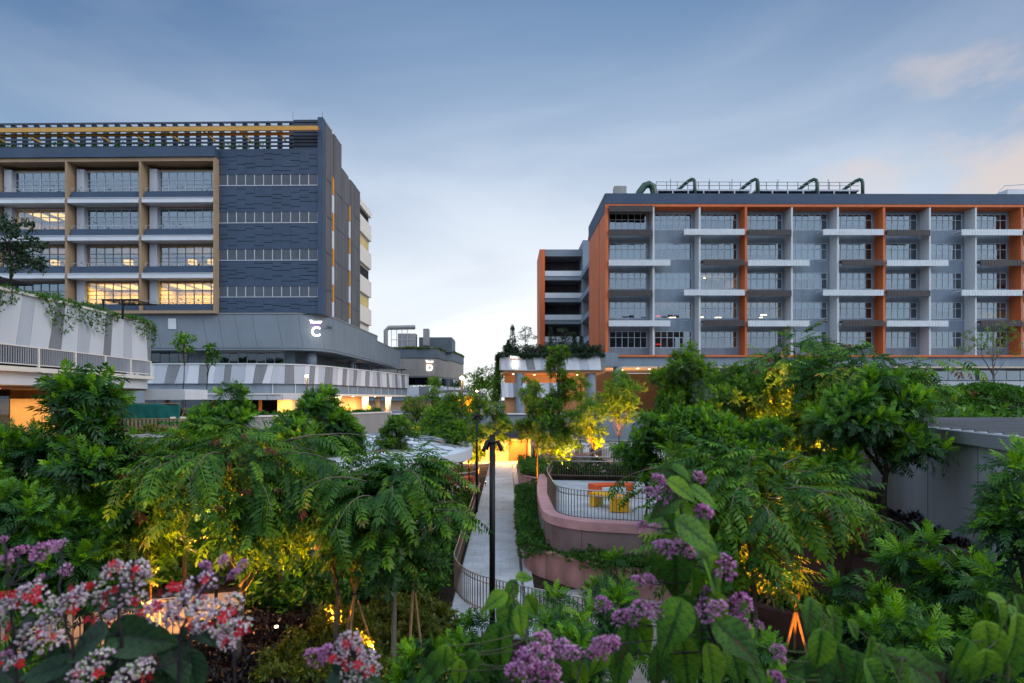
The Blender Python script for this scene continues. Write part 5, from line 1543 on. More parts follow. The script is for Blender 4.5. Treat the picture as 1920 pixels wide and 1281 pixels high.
# ---- masses of planting (beyond counting)
def bed(name, label, cat, spots, m, tpl, seed, smin=0.8, smax=1.3):
    rn = np.random.default_rng(seed); r = random.Random(seed)
    ms = [(np.array(basis((r.uniform(-.5, .5), r.uniform(-.5, .5), 1), r.uniform(0, 6.28), r.uniform(smin, smax))), np.array(p)) for p in spots]
    o = place(bpy.data.objects.new(name, as_mesh(name, xf_stack(tpl, ms, None, rn), m)))
    return tag(o, label, cat, kind='stuff')
def area(poly, z, n, seed, hump=0.25, freq=0.9):
    """random spots over a plan polygon with gentle mounds"""
    r = random.Random(seed); out = []
    xs = [p[0] for p in poly]; ys = [p[1] for p in poly]
    def ins(x, y):
        c = False; j = len(poly) - 1
        for i in range(len(poly)):
            if (poly[i][1] > y) != (poly[j][1] > y) and x < (poly[j][0] - poly[i][0]) * (y - poly[i][1]) / (poly[j][1] - poly[i][1]) + poly[i][0]: c = not c
            j = i
        return c
    while len(out) < n:
        x, y = r.uniform(min(xs), max(xs)), r.uniform(min(ys), max(ys))
        if ins(x, y):
            h = hump * (0.6 + 0.4 * math.sin(x * freq * 2.1 + seed) * math.cos(y * freq * 1.7) + 0.3 * math.sin(x * 5 + y * 3.7))
            out.append((x, y, z + max(0, h) * r.uniform(0.35, 1.0)))
    return out
bed('ground_cover', 'trailing green ground cover spilling over the low pink planter by the path', 'ground cover', area([(0.55, 36), (0.36, 24), (0.46, 21.6), (1.2, 20.6), (1.7, 21.0), (1.75, 27), (1.9, 36)], 0.95, 1900, 1, 0.5) + area([(0.9, 21.8), (2.6, 19.2), (5, 18.2), (8.6, 17.4), (8.6, 18.6), (1.5, 21.2)], 0.95, 1000, 2, 0.4), L_COVER, TUFT_S, 1, 0.9, 1.5)
bed('shrubs', 'green shrubs filling the rounded pink planter halfway up the path', 'shrubs', area([(5.5, 38.4), (3.2, 38.9), (1.0, 41), (1.0, 49), (2.4, 49), (4.8, 44)], 1.0, 1100, 3, 0.9), L_COVER, TUFT, 3, 0.8, 1.3)
bed('shrubs', 'dark shrubs with white flecks behind the bench railing', 'shrubs', area([(2.4, 31.3), (10, 30.4), (10, 32.4), (2.4, 33)], T1Z + 0.2, 900, 4, 0.8), L_DARK, TUFT_S, 4, 1.2, 2.0)
bed('shrubs', 'low olive shrubs lit warm between the feathery trees and the path railing', 'shrubs', area([(-6.0, 12.6), (-1.5, 11.8), (-1.2, 15.6), (-2.2, 18.2), (-5.4, 17.2)], 0.0, 2600, 5, 0.75, 1.3), L_OLIVE, TUFT_S, 5, 1.0, 1.8)
bed('shrubs', 'dark green shrubs along the outside of the path railing', 'shrubs', area([(-2.1, 18.6), (-2.1, 37), (-3.2, 37), (-5.0, 27), (-4.8, 18)], 0.0, 2600, 6, 1.0, 1.3), L_DARK, TUFT, 6, 0.7, 1.2)
bed('ground_cover', 'dark plum ground cover under the feathery trees at the bottom left', 'ground cover', area([(-9, 9.5), (1.5, 9.0), (0.2, 12.2), (-4.6, 13.4), (-5.2, 17.4), (-8.2, 17.5), (-9, 15)], 0.0, 4200, 7, 0.4, 1.2), L_PLUM, TUFT_S, 7, 1.0, 1.8)
bed('shrubs', 'dark undergrowth behind the lit stakes, left of the path', 'shrubs', area([(-8.4, 17.4), (-4.9, 16.8), (-4.7, 24), (-6, 25), (-9, 20.5)], 0.0, 1500, 34, 0.9), L_DARK, TUFT, 34, 0.9, 1.6)
bed('shrubs', 'dark undergrowth below the left edge trees', 'shrubs', area([(-24, 12), (-9, 9), (-9, 14), (-15, 13), (-24, 18)], 0.0, 2200, 8, 0.9), L_DARK, TUFT, 8, 1.0, 1.8)
bed('shrubs', 'undergrowth round the shell roof', 'shrubs', area([(-17, 17.6), (-8.3, 20.6), (-5.2, 24.2), (-3.5, 30), (-2.9, 36.5), (-9, 37.5), (-17, 44), (-23.5, 39), (-24, 18.5)], 0.0, 4200, 9, 1.2), L_MID, TUFT, 9, 1.2, 2.4)
bed('shrubs', 'dark undergrowth in the upper dark pink planter below the shed', 'shrubs', area([(8.2, 17.2), (9.6, 15.3), (11.4, 13.5), (11.8, 15.5), (12.8, 19.5), (10, 21)], 2.85, 900, 10, 0.35), mat_leaf_dry if 'mat_leaf_dry' in globals() else L_PLUM, TUFT_S, 10, 1.0, 1.8)
bed('shrubs', 'dark glossy undergrowth in the lower dark pink planter at the right', 'shrubs', area([(5.8, 15.9), (7.6, 14.2), (9.9, 11.8), (10.8, 9.8), (13.2, 10.4), (11, 13.0), (8.9, 14.8), (7.6, 16.6)], 1.1, 1300, 11, 0.6), L_DARK, TUFT, 11, 0.8, 1.3)
bed('shrubs', 'dark undergrowth in the bottom right foreground below the dark pink walls', 'shrubs', area([(2.5, 9), (4.5, 15.2), (7.2, 13.6), (9.3, 11.3), (10.2, 8.0), (6, 6)], 0.0, 2600, 12, 0.8), L_DARK, TUFT, 12, 0.9, 1.6)
bed('hedge', 'clipped dark hedge along the plaza edge before the shop front', 'hedge', area([(-36, 48.5), (-20, 50.5), (-20, 51.6), (-36, 49.6)], PLZ, 1200, 13, 0.8), L_DARK, TUFT, 13, 1.0, 1.5)
bed('hedge', 'trailing hedge on the curved concrete planter behind the shell roof', 'hedge', area([(-23.5, 41.6), (-16.4, 46.9), (-12.4, 57.5), (-13.4, 57.5), (-17.2, 47.6), (-24, 42.6)], 5.1, 1500, 14, 0.45), L_COVER, TUFT, 14, 0.9, 1.4)
bed('hedge', 'green bank of shrubs behind the seamed shed roof at the right', 'hedge', area([(17, 30), (45, 30), (60, 52), (24, 52)], PLZ, 4200, 15, 1.9, 0.35), L_COVER, TUFT, 15, 2.0, 3.2)
bed('hedge', 'weeping light green hedge mound behind the shed', 'hedge', [(34.5 + 4.2 * math.cos(a) * s, 41 + 2.5 * math.sin(a) * s, PLZ + 1.0 + 2.4 * math.sqrt(max(0, 1 - s * s))) for a, s in ((random.uniform(0, 6.28), math.sqrt(random.random())) for _ in range(900))], L_COVER, TUFT_S, 16, 2.0, 3.5)
bed('shrubs', 'dark plum shrubs before the white ground parapet of the orange block', 'shrubs', [(c + 2.2 * math.cos(a) * s, 47 + math.sin(a) * s, PLZ + 1.6 + 1.7 * math.sqrt(max(0, 1 - s * s)) * random.uniform(0.6, 1)) for c in (39.5, 45.5) for a, s in ((random.uniform(0, 6.28), math.sqrt(random.random())) for _ in range(350))], L_PLUM, TUFT, 17, 1.2, 2.0)
def along(path, z, n, seed, off, spread, hang, dens=None):
    r = random.Random(seed); p = Path2(path); out = []
    for _ in range(n):
        s = r.uniform(0, p.L)
        lump = 0.5 + 0.5 * math.sin(s * 1.1 + seed) * math.sin(s * 0.43 + 1)
        if r.random() > 0.25 + lump: continue
        q, d = p.at(s); nn = Vector((d.y, -d.x))
        a = q + nn * (off + r.uniform(-spread, 0.12))
        dz = r.uniform(0, 0.45) * lump
        if r.random() < 0.45:
            a = q + nn * (off + 0.16 + r.uniform(0, 0.1)); dz = -r.random() ** 1.5 * hang * lump * 1.5
        out.append((a.x, a.y, z + dz))
    return out
bed('trailing_plants', 'green creeper trailing over the striped parapet of the left pavilion', 'creeper', along(pvp, 12.3, 4200, 2, 0.16, 1.3, 1.5), L_COVER, TUFT_S, 18, 1.0, 1.7)
bed('trailing_plants', 'thin greenery along the coping of the striped podium terrace', 'creeper', [(x, y + 0.4, z) for x, y, z in along(LP, 10.25, 900, 5, -0.2, 0.5, 0.25)], L_COVER, TUFT_S, 19, 1.2, 2.0)
bed('trailing_plants', 'planting along the roof garden under the yellow canopy', 'creeper', [(random.uniform(-75, -27), random.uniform(64, 65.5), 34.4 + random.random() ** 2 * 1.3) for _ in range(900)], L_DARK, TUFT, 20, 0.8, 1.3)
bed('trailing_plants', 'dense low planting and creeper on the edge of the planted deck', 'creeper', along(dkp, 12.35, 1500, 3, 0.1, 2.2, 0.5) + [(random.uniform(-0.4, 13), random.uniform(75.6, 80), 12.1 + random.random() * 1.7) for _ in range(1500)], L_CONIF, TUFT, 21, 1.0, 2.0)
bed('trailing_plants', 'creeper hanging down the left end of the planted deck', 'creeper', [(-1.1 + random.uniform(-1.0, 0.1) * (12.2 - z) / 6, 76 + random.uniform(0, 6), z) for z in (12.3 - 6 * random.random() ** 1.2 for _ in range(700))], L_COVER, TUFT, 22, 1.2, 2.2)
bed('grass', 'grass fringe on the roof edge of the far grey block', 'grass', along(dp, 17.7, 1600, 4, -0.1, 1.5, 0.0), L_OLIVE, TUFT_S, 23, 2.5, 4.0)
bed('balcony_plants', 'small potted greenery along the balcony parapets of the dark blue tower', 'plants', [(fx[3] + random.uniform(0.5, 7.5) + b * PITCH, 63.75, 28.95 - 4.19 * r_ + 0.75 + random.random() ** 2 * 0.8) for b in range(3) for r_ in range(4) for _ in range(10)], L_DARK, TUFT_S, 24, 1.0, 2.0)

bed('ground_cover', 'creeper hanging over the low pink planter wall beside the path', 'creeper', along(T0p, 1.02, 1500, 6, 0.0, 0.3, 0.55), L_COVER, TUFT_S, 41, 0.8, 1.3)
fern_tree('fern leaved shrub close below the thick black pole', px_tree(905, 6.0), 6.0, 1.0, pz(1165, 6.0), 0.42, 3.4, 30, 91, lumps=5, scale=0.55, r0=0.03, name='fern_shrub', cat='shrub')
fern_tree('bright fern leaved shrub between the two lilac flowering plants', px_tree(1085, 5.6), 5.6, 1.0, pz(1135, 5.6), 0.45, 3.4, 34, 92, lumps=5, scale=0.55, r0=0.03, name='fern_shrub', cat='shrub')
fern_tree('dark fern leaved shrub right of the lilac vine at the bottom edge', px_tree(1455, 5.4), 5.4, 1.0, pz(1205, 5.4), 0.45, 3.2, 34, 93, lumps=5, scale=0.6, r0=0.03, name='fern_shrub', cat='shrub')
fern_tree('dark fern leaved shrub at the bottom edge below the dark pink walls', px_tree(1700, 5.2), 5.2, 1.0, pz(1150, 5.2), 0.55, 3.2, 40, 94, lumps=6, scale=0.62, r0=0.03, name='fern_shrub', cat='shrub')
fern_tree('dark fern leaved shrub behind the small spray of blossom', px_tree(760, 6.2), 6.2, 0.6, pz(1215, 6.2), 0.5, 2.8, 36, 95, lumps=6, scale=0.55, r0=0.03, name='fern_shrub', cat='shrub')
# fallen leaves on the paving
rl = random.Random(77)
ms = []
for _ in range(420):
    if rl.random() < 0.6: p = (rl.uniform(-1.7, 0.6), 16 + rl.random() ** 1.4 * 34, 0.052)
    else: p = (rl.uniform(2.2, 8.0), rl.uniform(21.8, 30), T1Z - 0.012)
    ms.append((np.array(basis((rl.uniform(-.2, .2), rl.uniform(-.2, .2), 1), rl.uniform(0, 6.28), rl.uniform(0.35, 0.8))), np.array(p)))
one = [(leaflet_lo(0.13, 0.055)[0], leaflet_lo(0.13, 0.055)[1], np.full(4, t)) for t in (0.2, 0.9)]
o = place(bpy.data.objects.new('leaves', as_mesh('leaves', xf_stack(one, ms, None, np.random.default_rng(5)), leafmat('dry_leaf', [(0.0, (0.10, 0.05, 0.02)), (0.6, (0.20, 0.12, 0.03)), (1.0, (0.16, 0.17, 0.03))], 0.1, 0.7))))
tag(o, 'fallen dry leaves scattered on the path and the bench deck', 'leaves', kind='stuff')
# ================================================================== lamps and uplights
WARM = (1.0, 0.33, 0.03)
def uplight(label, x, y, z, aim, energy, spot=105, group='garden uplights at the tree feet'):
    if 5 < x and y < 17: spot = 66
    t = thing('garden_uplight', label, 'uplight', (x, y, z), group)
    a = Vector(aim).normalized()
    p = Vector((x, y, z))
    MB().tube([p, p + Vector((0, 0, 0.16))], 0.015, 5).build('spike', M_BLACK, t)
    q = p + Vector((0, 0, 0.16))
    MB().tube([q, q + a * 0.16], [0.05, 0.06], 10).build('housing', M_BLACK, t)
    MB().tube([q + a * 0.161, q + a * 0.168], 0.052, 10).build('lens', M_LAMPW, t)
    add_light('uplight_beam', 'SPOT', q + a * 0.20, energy, WARM, t, a, 0.05, spot, 1.0)
    return t
UP = [('by the big dark tree at the left edge', -9.4, 15.4, 0.05, (-0.25, -0.15, 1), 2200), ('between the left edge trees', -7.6, 14.6, 0.05, (0.1, 0.1, 1), 2600),
      ('under the broad feathery tree', -6.3, 15.6, 0.05, (0.0, -0.25, 1), 5200), ('left of the lit tree stakes', -4.8, 15.6, 0.05, (0.25, -0.2, 1), 4200),
      ('right of the lit tree stakes', -3.3, 14.1, 0.05, (-0.25, 0.25, 1), 2600), ('at the dark round tree left of the path', -2.9, 28.2, 0.1, (0.05, 0.25, 1), 7000),
      ('behind the round seat railing', -2.5, 35.0, 0.86, (0.05, 0.3, 1), 7000), ('at the far path railing', -1.5, 40.2, 0.42, (0.05, 0.25, 1), 8000),
      ('at the low tree behind the shell roof end', -3.6, 31.6, 0.86, (0.0, 0.25, 1), 5000),
      ('at the tall slender tree', 3.4, 31.8, 2.4, (-0.15, 0.3, 1), 4500), ('beside the stair under the slender tree', 2.3, 34.4, 0.6, (0.1, -0.05, 1), 7000),
      ('under the round tree below the blue column', 7.8, 38.4, 2.7, (0.0, 0.25, 1), 3800), ('under the small tree by the stair rails', 5.6, 35.4, 2.7, (0, 0.1, 1), 3000),
      ('under the yellow lit feathery tree', 12.2, 23.0, 2.1, (0.0, 0.15, 1), 14000), ('beside the yellow lit bushy tree', 10.8, 19.3, 1.6, (0.0, 0.12, 1), 9000),
      ('under the dense crown by the left bays', 8.9, 27.0, 1.6, (0.05, 0.15, 1), 7000), ('under the bushy tree by the second fin', 9.6, 22.6, 1.6, (0.0, 0.15, 1), 7000),
      ('in the low shrubs right of the broad dark tree', 6.35, 12.2, 0.1, (0.15, 0.5, 1), 600), ('under the broad dark feathery tree', 5.9, 13.8, 0.1, (0.0, -0.2, 1), 3000),
      ('on the upper dark pink planter', 9.2, 16.6, 2.9, (-0.35, -0.1, 1), 160), ('at the slim tree before the far block', -4.6, 35.0, 0.9, (0.1, 0.2, 1), 4000),
      ('at the podium end tree', -6.6, 41.6, 0.1, (-0.1, 0.2, 1), 5000), ('under the feathery tree by the orange frame foot', 9.2, 19.0, 2.9, (-0.1, 0.1, 1), 1200)]
for n_, x, y, z, aim, en in UP:
    uplight('small black spike uplight ' + n_, x, y, z, aim, en)

def lamp_post(label, x, y, zb, zt, r_, en, group='lit lamp posts', bulb=0.16):
    t = thing('lamp_post', label, 'lamp post', (x, y, zb), group)
    cyl('pole', x, y, zb, zt, r_, M_BLACK, t, 12)
    o = MB().tube([(x, y, zt + 0.01 + 0.28 * bulb * 6 * i / 4) for i in range(5)], [bulb * 0.6, bulb, bulb, bulb * 0.9, bulb * 0.5], 12).build('lantern', emit('lantern_glow', (1.0, 0.62, 0.25), 22.0), t, smooth=True)
    cyl('cap', x, y, zt + bulb * 1.75, zt + bulb * 1.75 + 0.08, bulb * 1.2, M_BLACK, t, 12, bulb * 0.7)
    add_light('lantern_light', 'POINT', (x, y - bulb * 1.6, zt + bulb), en, (1.0, 0.56, 0.2), t, size=0.1)
    return t
lamp_post('lit lamp post before the striped podium', px_tree(575, 56), 56, PLZ, pz(708, 56), 0.09, 160)
lamp_post('lit lamp post before the far grey block', px_tree(866, 46), 46, 0.05, pz(712, 46), 0.10, 160, bulb=0.15)
lamp_post('small distant lit lamp in the gap between the buildings', px_tree(894, 80), 80, PLZ, pz(735, 80), 0.06, 60, bulb=0.13)
# black spot pole in the foreground centre and its thinner twin behind
def spot_pole(label, x, y, zb, zt, r_, hs):
    t = thing('spotlight_pole', label, 'light pole', (x, y, zb), 'black spotlight poles')
    cyl('pole', x, y, zb, zt, r_, M_BLACK, t, 18)
    cyl('cap', x, y, zt + 0.001, zt + 0.02, r_ * 1.03, M_BLACK, t, 18)
    cyl('collar', x, y, zt - 0.30 * hs, zt - 0.22 * hs, r_ * 1.25, M_BLACK, t, 18)
    for sx, sy, ln in ((-1.0, -0.5, 1.0), (1.0, -0.2, 1.0), (-0.7, 0.8, 0.9)):
        d = Vector((sx, sy, 0)).normalized()
        a = Vector((x, y, zt - 0.26 * hs)) + d * r_
        b = a + d * 0.10 * hs + Vector((0, 0, 0.02))
        h = MB().tube([a, b], 0.018 * hs, 6).build('bracket', M_BLACK, t)
        c = b + d * 0.16 * hs * ln + Vector((0, 0, -0.36 * hs * ln))
        MB().tube([b - (c - b) * 0.08, b, b.lerp(c, 0.75), c], [0.05 * hs, 0.068 * hs, 0.075 * hs, 0.078 * hs], 12).build('spot_head', M_BLACK, t, smooth=True)
    return t
spot_pole('thick black spotlight pole standing in the centre before the path', px_tree(923, 14), 14, 0.0, pz(816, 14), 0.072, 0.66)
spot_pole('thin black spotlight pole farther back left of the thick one', px_tree(894, 33), 33, 0.0, pz(774, 33), 0.065, 0.75)

# lit lane on the left behind the blossoms
add_light('lane_light', 'AREA', (-9.6, 17.4, 3.4), 330, (1.0, 0.45, 0.14), lamp_post('short lit lamp post over the lane behind the feathery trees', -9.4, 18.4, 0.0, 3.3, 0.05, 120, bulb=0.10), (0.05, -0.1, -1), (1.6, 1.6))

# stakes
def tripod(label, x, y, z, h, lean, rot, group='timber tree stakes'):
    t = thing('tree_stake', label, 'stake', (x, y, z), group)
    for k in range(3):
        a = rot + k * 2.094
        p0 = Vector((x + math.cos(a) * lean, y + math.sin(a) * lean, z)); p1 = Vector((x - math.cos(a) * lean * 0.22, y - math.sin(a) * lean * 0.22, z + h))
        MB().tube([p0, p1], 0.032, 8).build('pole', M_STAKE, t)
    MB().tube([(x - 0.09, y - 0.05, z + h * 0.80), (x + 0.09, y - 0.06, z + h * 0.81), (x + 0.08, y + 0.08, z + h * 0.79), (x - 0.09, y + 0.06, z + h * 0.80), (x - 0.09, y - 0.05, z + h * 0.80)], 0.018, 5).build('strap', M_BLACK, t)
    return t
tripod('yellow lit tripod of stakes round the tree in the left centre', px_tree(665, 14.6), 14.6, 0, 2.0, 0.5, 0.4)
tripod('yellow lit tripod of stakes beside the lower dark pink planter wall', px_tree(1492, 13.2), 13.2, 0, 2.1, 0.45, 1.2)
tripod('slim stakes under the tree whose fronds hang over the path railing', px_tree(775, 13.8), 13.8, 0, 2.7, 0.25, 0.2)
tripod('pale stakes at the foot of the thin tree on the left before the podium', px_tree(345, 52), 52, PLZ, 1.6, 0.7, 0.3)
tripod('pale stakes at the foot of the thin tree on the right before the podium', px_tree(388, 52), 52, PLZ, 1.6, 0.7, 0.9)

# green hoarding tarp and the slatted rail before it
tp = thing('tarpaulin_hoarding', 'teal green tarpaulin hoarding below the left pavilion', 'tarpaulin', (-26.5, 41, PLZ))
vs_ = []; fs_ = []
rr_ = random.Random(3)
NX, NZ = 46, 8
for i in range(NX + 1):
    for k in range(NZ + 1):
        x = -29.5 + 6.3 * i / NX; z = 4.75 + 1.55 * k / NZ
        sag = -0.05 * math.sin(math.pi * ((i / NX * 4) % 1)) * (k / NZ)
        y = 40.2 + 0.05 * math.sin(i * 1.3 + k * 0.5) * (1 - k / NZ) + 0.035 * math.sin(i * 0.55 - k * 0.9) + rr_.uniform(-0.008, 0.008)
        if i > 38: y += (i - 38) * 0.03
        vs_.append((x, y, z + sag))
for i in range(NX):
    for k in range(NZ):
        a = i * (NZ + 1) + k
        fs_.append((a, a + NZ + 1, a + NZ + 2, a + 1))
o = MB().add(vs_, fs_).build('sheet', M_TARP, tp, smooth=True)
sm = o.modifiers.new('thick', 'SOLIDIFY'); sm.thickness = 0.012
bo('top_batten', -29.5, -23.2, 40.22, 40.30, 6.24, 6.31, M_STAKE, tp)
for i in range(5): bo('post', -29.4 + i * 1.5, -29.32 + i * 1.5, 40.45, 40.53, PLZ, 6.25, M_STAKE, tp)
fn = thing('slat_fence', 'low brown slatted fence in front of the teal tarpaulin', 'fence', (-22, 37, PLZ))
for i in range(34):
    x = -25.6 + i * 0.24
    bo('slat', x, x + 0.11, 37.2 + i * 0.03, 37.24 + i * 0.03, 4.55, 5.25, M_STAKE, fn)
MB().tube([(-25.6, 37.2, 5.28), (-17.5, 38.2, 5.28)], 0.03, 6).build('rail', M_STAKE, fn)
MB().tube([(-25.6, 37.25, 4.62), (-17.5, 38.25, 4.62)], 0.03, 6).build('rail', M_STAKE, fn)
lw = thing('planter_wall', 'low concrete planter with white capping below the slatted fence', 'planter wall', (-22, 36, 0))
bo('wall_face', -24.1, -17, 36.2, 39.2, 0, 4.15, M_CONC, lw)
bo('coping', -24.1, -20.2, 36.1, 36.5, 4.154, 4.34, M_WHITE, lw)
bed('hedge', 'yellow green trailing hedge under the slatted fence', 'hedge', area([(-24, 36.2), (-17, 36.6), (-17, 39), (-24, 37.2)], 4.2, 700, 33, 0.55), L_OLIVE, TUFT, 33, 0.9, 1.4)

# curved canopy with the yellow stair wall
sc_ = thing('stair_canopy', 'curved dark stair canopy over a lit yellow wall below the far block', 'canopy', (-5.5, 62, PLZ))
arc_ = [(-8.9 + 6.6 * i / 12, 6.85 + 0.42 * math.sin(math.pi * (0.10 + 0.80 * i / 12)) + 0.25 * i / 12 * (1 - i / 12)) for i in range(13)]
vv = [(x, y, z + dz) for (x, z) in arc_ for y, dz in ((60.0, 0), (63.4, 0), (63.4, 0.22), (60.0, 0.22))]
ff = []
for i in range(12):
    a, b = i * 4, i * 4 + 4
    for k in range(4): ff.append((a + k, b + k, b + (k + 1) % 4, a + (k + 1) % 4))
ff += [(0, 1, 2, 3), (48, 51, 50, 49)]
MB().add(vv, ff).build('roof', M_GREYD, sc_)
MB().add([(-5.9, 61.6, 6.9), (-3.4, 61.6, 7.0), (-3.4, 61.6, PLZ), (-4.4, 61.6, PLZ), (-6.3, 61.6, 6.1), (-5.9, 61.8, 6.9), (-3.4, 61.8, 7.0), (-3.4, 61.8, PLZ), (-4.4, 61.8, PLZ), (-6.3, 61.8, 6.1)],
         [(0, 1, 2, 3, 4), (9, 8, 7, 6, 5), (0, 5, 6, 1), (1, 6, 7, 2), (2, 7, 8, 3), (3, 8, 9, 4), (4, 9, 5, 0)]).build('wall', M_YELLOW, sc_)
MB().tube([(-6.5, 61.4, 5.9), (-4.3, 61.4, PLZ + 0.1)], 0.10, 6).build('stringer', M_GREYD, sc_)
for x in (-8.2, -3.0): cyl('post', x, 62.6, PLZ, 7.0, 0.09, M_BLACK, sc_, 10)
add_light('canopy_light', 'AREA', (-5.0, 60.9, 6.75), 60, (1.0, 0.6, 0.2), sc_, (0, 0.35, -1), (2.5, 0.5))

# pergola frames on the terraces
def pergola(label, x, y, z, w, d, h, group='black pergola frames'):
    t = thing('pergola', label, 'pergola', (x, y, z), group)
    for dx in (0, w * 0.55):
        bo('post', x + dx - 0.05, x + dx + 0.05, y - 0.05, y + 0.05, z, z + h, M_BLACK, t)
    for dy in (0, d): bo('beam', x - 0.1, x + w, y + dy - 0.05, y + dy + 0.05, z + h, z + h + 0.10, M_BLACK, t)
    k = 0.0
    while k <= w: bo('slat', x + k, x + k + 0.06, y + 0.06, y + d - 0.06, z + h + 0.02, z + h + 0.08, M_BLACK, t); k += 0.35
    return t
pergola('black pergola frame on the pavilion roof near its rounded end', -27.3, 38.5, 12.0, 2.4, 2.0, 1.25)
pergola('black pergola frame on the pavilion roof at the left edge', -27.6, 29.0, 12.0, 1.8, 2.0, 0.75)
pergola('black pergola frame on the striped podium, first from its rounded corner', px_tree(665, 76), 76, 10.2, 1.3, 2.0, 1.0)
pergola('black pergola frame on the striped podium, second from its rounded corner', px_tree(697, 82), 82, 10.2, 1.6, 2.0, 1.0)
pergola('black pergola frame on the striped podium near its far end', px_tree(745, 88), 88, 10.2, 1.2, 2.0, 0.9)

# two people under the colonnade
def person(label, x, y, z, face, shirt, lean=0.0, arm=0.0):
    t = thing('person', label, 'person', (x, y, z))
    me = bpy.data.meshes.new('body')
    J = [(0, 0, 0.95), (0, 0, 1.18), (0, 0.01, 1.42), (0, 0.01, 1.52), (0, 0.02, 1.62), (0, 0.03, 1.72),
         (0.10, 0, 0.90), (0.11, 0.03, 0.50), (0.11, -0.02, 0.08), (0.12, 0.12, 0.03), (-0.10, 0, 0.90), (-0.11, -0.04, 0.50), (-0.11, -0.12, 0.08), (-0.12, 0.02, 0.03),
         (0.19, 0, 1.40), (0.25, -0.02, 1.12), (0.26, 0.10 + arm, 0.88 + arm), (0.26, 0.16 + arm, 0.80 + arm), (-0.19, 0, 1.40), (-0.25, -0.02, 1.12), (-0.26, 0.10, 0.88), (-0.26, 0.14, 0.80)]
    Ed = [(0, 1), (1, 2), (2, 3), (3, 4), (4, 5), (0, 6), (6, 7), (7, 8), (8, 9), (0, 10), (10, 11), (11, 12), (12, 13), (2, 14), (14, 15), (15, 16), (16, 17), (2, 18), (18, 19), (19, 20), (20, 21)]
    me.from_pydata(J, Ed, [])
    o = bpy.data.objects.new('body', me)
    mw = Matrix.Translation((x, y, z)) @ Matrix.Rotation(face, 4, 'Z')
    place(o, t, mw)
    sk = o.modifiers.new('skin', 'SKIN')
    rad = [0.14, 0.13, 0.14, 0.055, 0.09, 0.085, 0.09, 0.06, 0.045, 0.04, 0.09, 0.06, 0.045, 0.04, 0.065, 0.045, 0.035, 0.03, 0.065, 0.045, 0.035, 0.03]
    for i, v in enumerate(me.skin_vertices[0].data):
        v.radius = (rad[i], rad[i] * 0.8); v.use_root = (i == 0)
    ss = o.modifiers.new('sub', 'SUBSURF'); ss.levels = 1; ss.render_levels = 2
    me.materials.append(M_SKIN)
    def shell(nm, pts, rads, m, n=12):
        c = MB().tube(pts, rads, n).build(nm, m, None, smooth=True)
        c.parent = t; c.matrix_parent_inverse = WM[t.name].inverted(); c.matrix_basis = mw
    shell('shirt', [(0, 0, 0.86), (0, 0, 1.05), (0, 0, 1.25), (0, 0, 1.42), (0, 0.01, 1.49)], [0.17, 0.165, 0.18, 0.19, 0.08], shirt)
    for s in (1, -1):
        shell('sleeve', [(0.15 * s, 0, 1.42), (0.20 * s, 0, 1.38), (0.25 * s, -0.01, 1.16)], [0.06, 0.08, 0.07], shirt, 8)
        shell('trouser_leg', [(0.09 * s, 0, 0.95), (0.105 * s, 0, 0.5), (0.11 * s, -0.03 if s > 0 else -0.1, 0.1)], [0.12, 0.09, 0.075], M_TROUS, 8)
    shell('hair', [(0, 0.0, 1.62), (0, -0.01, 1.72), (0, 0.01, 1.79), (0, 0.02, 1.82)], [0.105, 0.115, 0.085, 0.03], M_HAIR)
    return t
person('person in a yellow shirt with dark hair under the colonnade', px_tree(692, 74), 74, PLZ, 2.6, M_SHIRT)
person('person in an orange shirt at the near end of the colonnade', px_tree(653, 68), 68, PLZ, 0.6, M_SHIRT2, arm=0.2)
# parked bicycles beside them
def bicycle(label, x, y, z, rot):
    t = thing('bicycle', label, 'bicycle', (x, y, z), 'bicycles by the colonnade')
    mw = Matrix.Translation((x, y, z)) @ Matrix.Rotation(rot, 4, 'Z')
    def part(nm, mb, m):
        c = mb.build(nm, m, None); c.parent = t; c.matrix_parent_inverse = WM[t.name].inverted(); c.matrix_basis = mw; WM[c.name] = mw
    for wx in (-0.52, 0.52):
        ring = [(wx + 0.33 * math.cos(a), 0, 0.34 + 0.33 * math.sin(a)) for a in np.linspace(0, 2 * math.pi, 19)]
        w = MB().tube(ring, 0.022, 5, cap=False)
        for k in range(6):
            a = k * math.pi / 6
            w.tube([(wx - 0.32 * math.cos(a), 0, 0.34 - 0.32 * math.sin(a)), (wx + 0.32 * math.cos(a), 0, 0.34 + 0.32 * math.sin(a))], 0.005, 3)
        part('wheel', w, M_BLACK)
    fr = MB()
    for a, b in (((-0.52, 0.34), (-0.12, 0.78)), ((-0.52, 0.34), (-0.05, 0.30)), ((-0.05, 0.30), (-0.15, 0.85)), ((-0.05, 0.30), (0.36, 0.80)), ((-0.13, 0.76), (0.36, 0.82)), ((0.52, 0.34), (0.33, 0.95))):
        fr.tube([(a[0], 0, a[1]), (b[0], 0, b[1])], 0.02, 6)
    part('frame', fr, M_ORANGE)
    part('saddle', MB().box(-0.28, -0.02, -0.07, 0.07, 0.86, 0.92), M_BLACK)
    part('handlebar', MB().tube([(0.28, -0.27, 1.0), (0.34, -0.1, 0.98), (0.34, 0.1, 0.98), (0.28, 0.27, 1.0)], 0.016, 6), M_BLACK)
bicycle('parked bicycle right of the person in yellow, the nearer one', px_tree(708, 76), 76, PLZ, 0.2)
bicycle('parked bicycle right of the person in yellow, the farther one', px_tree(722, 79), 79, PLZ, -0.3)

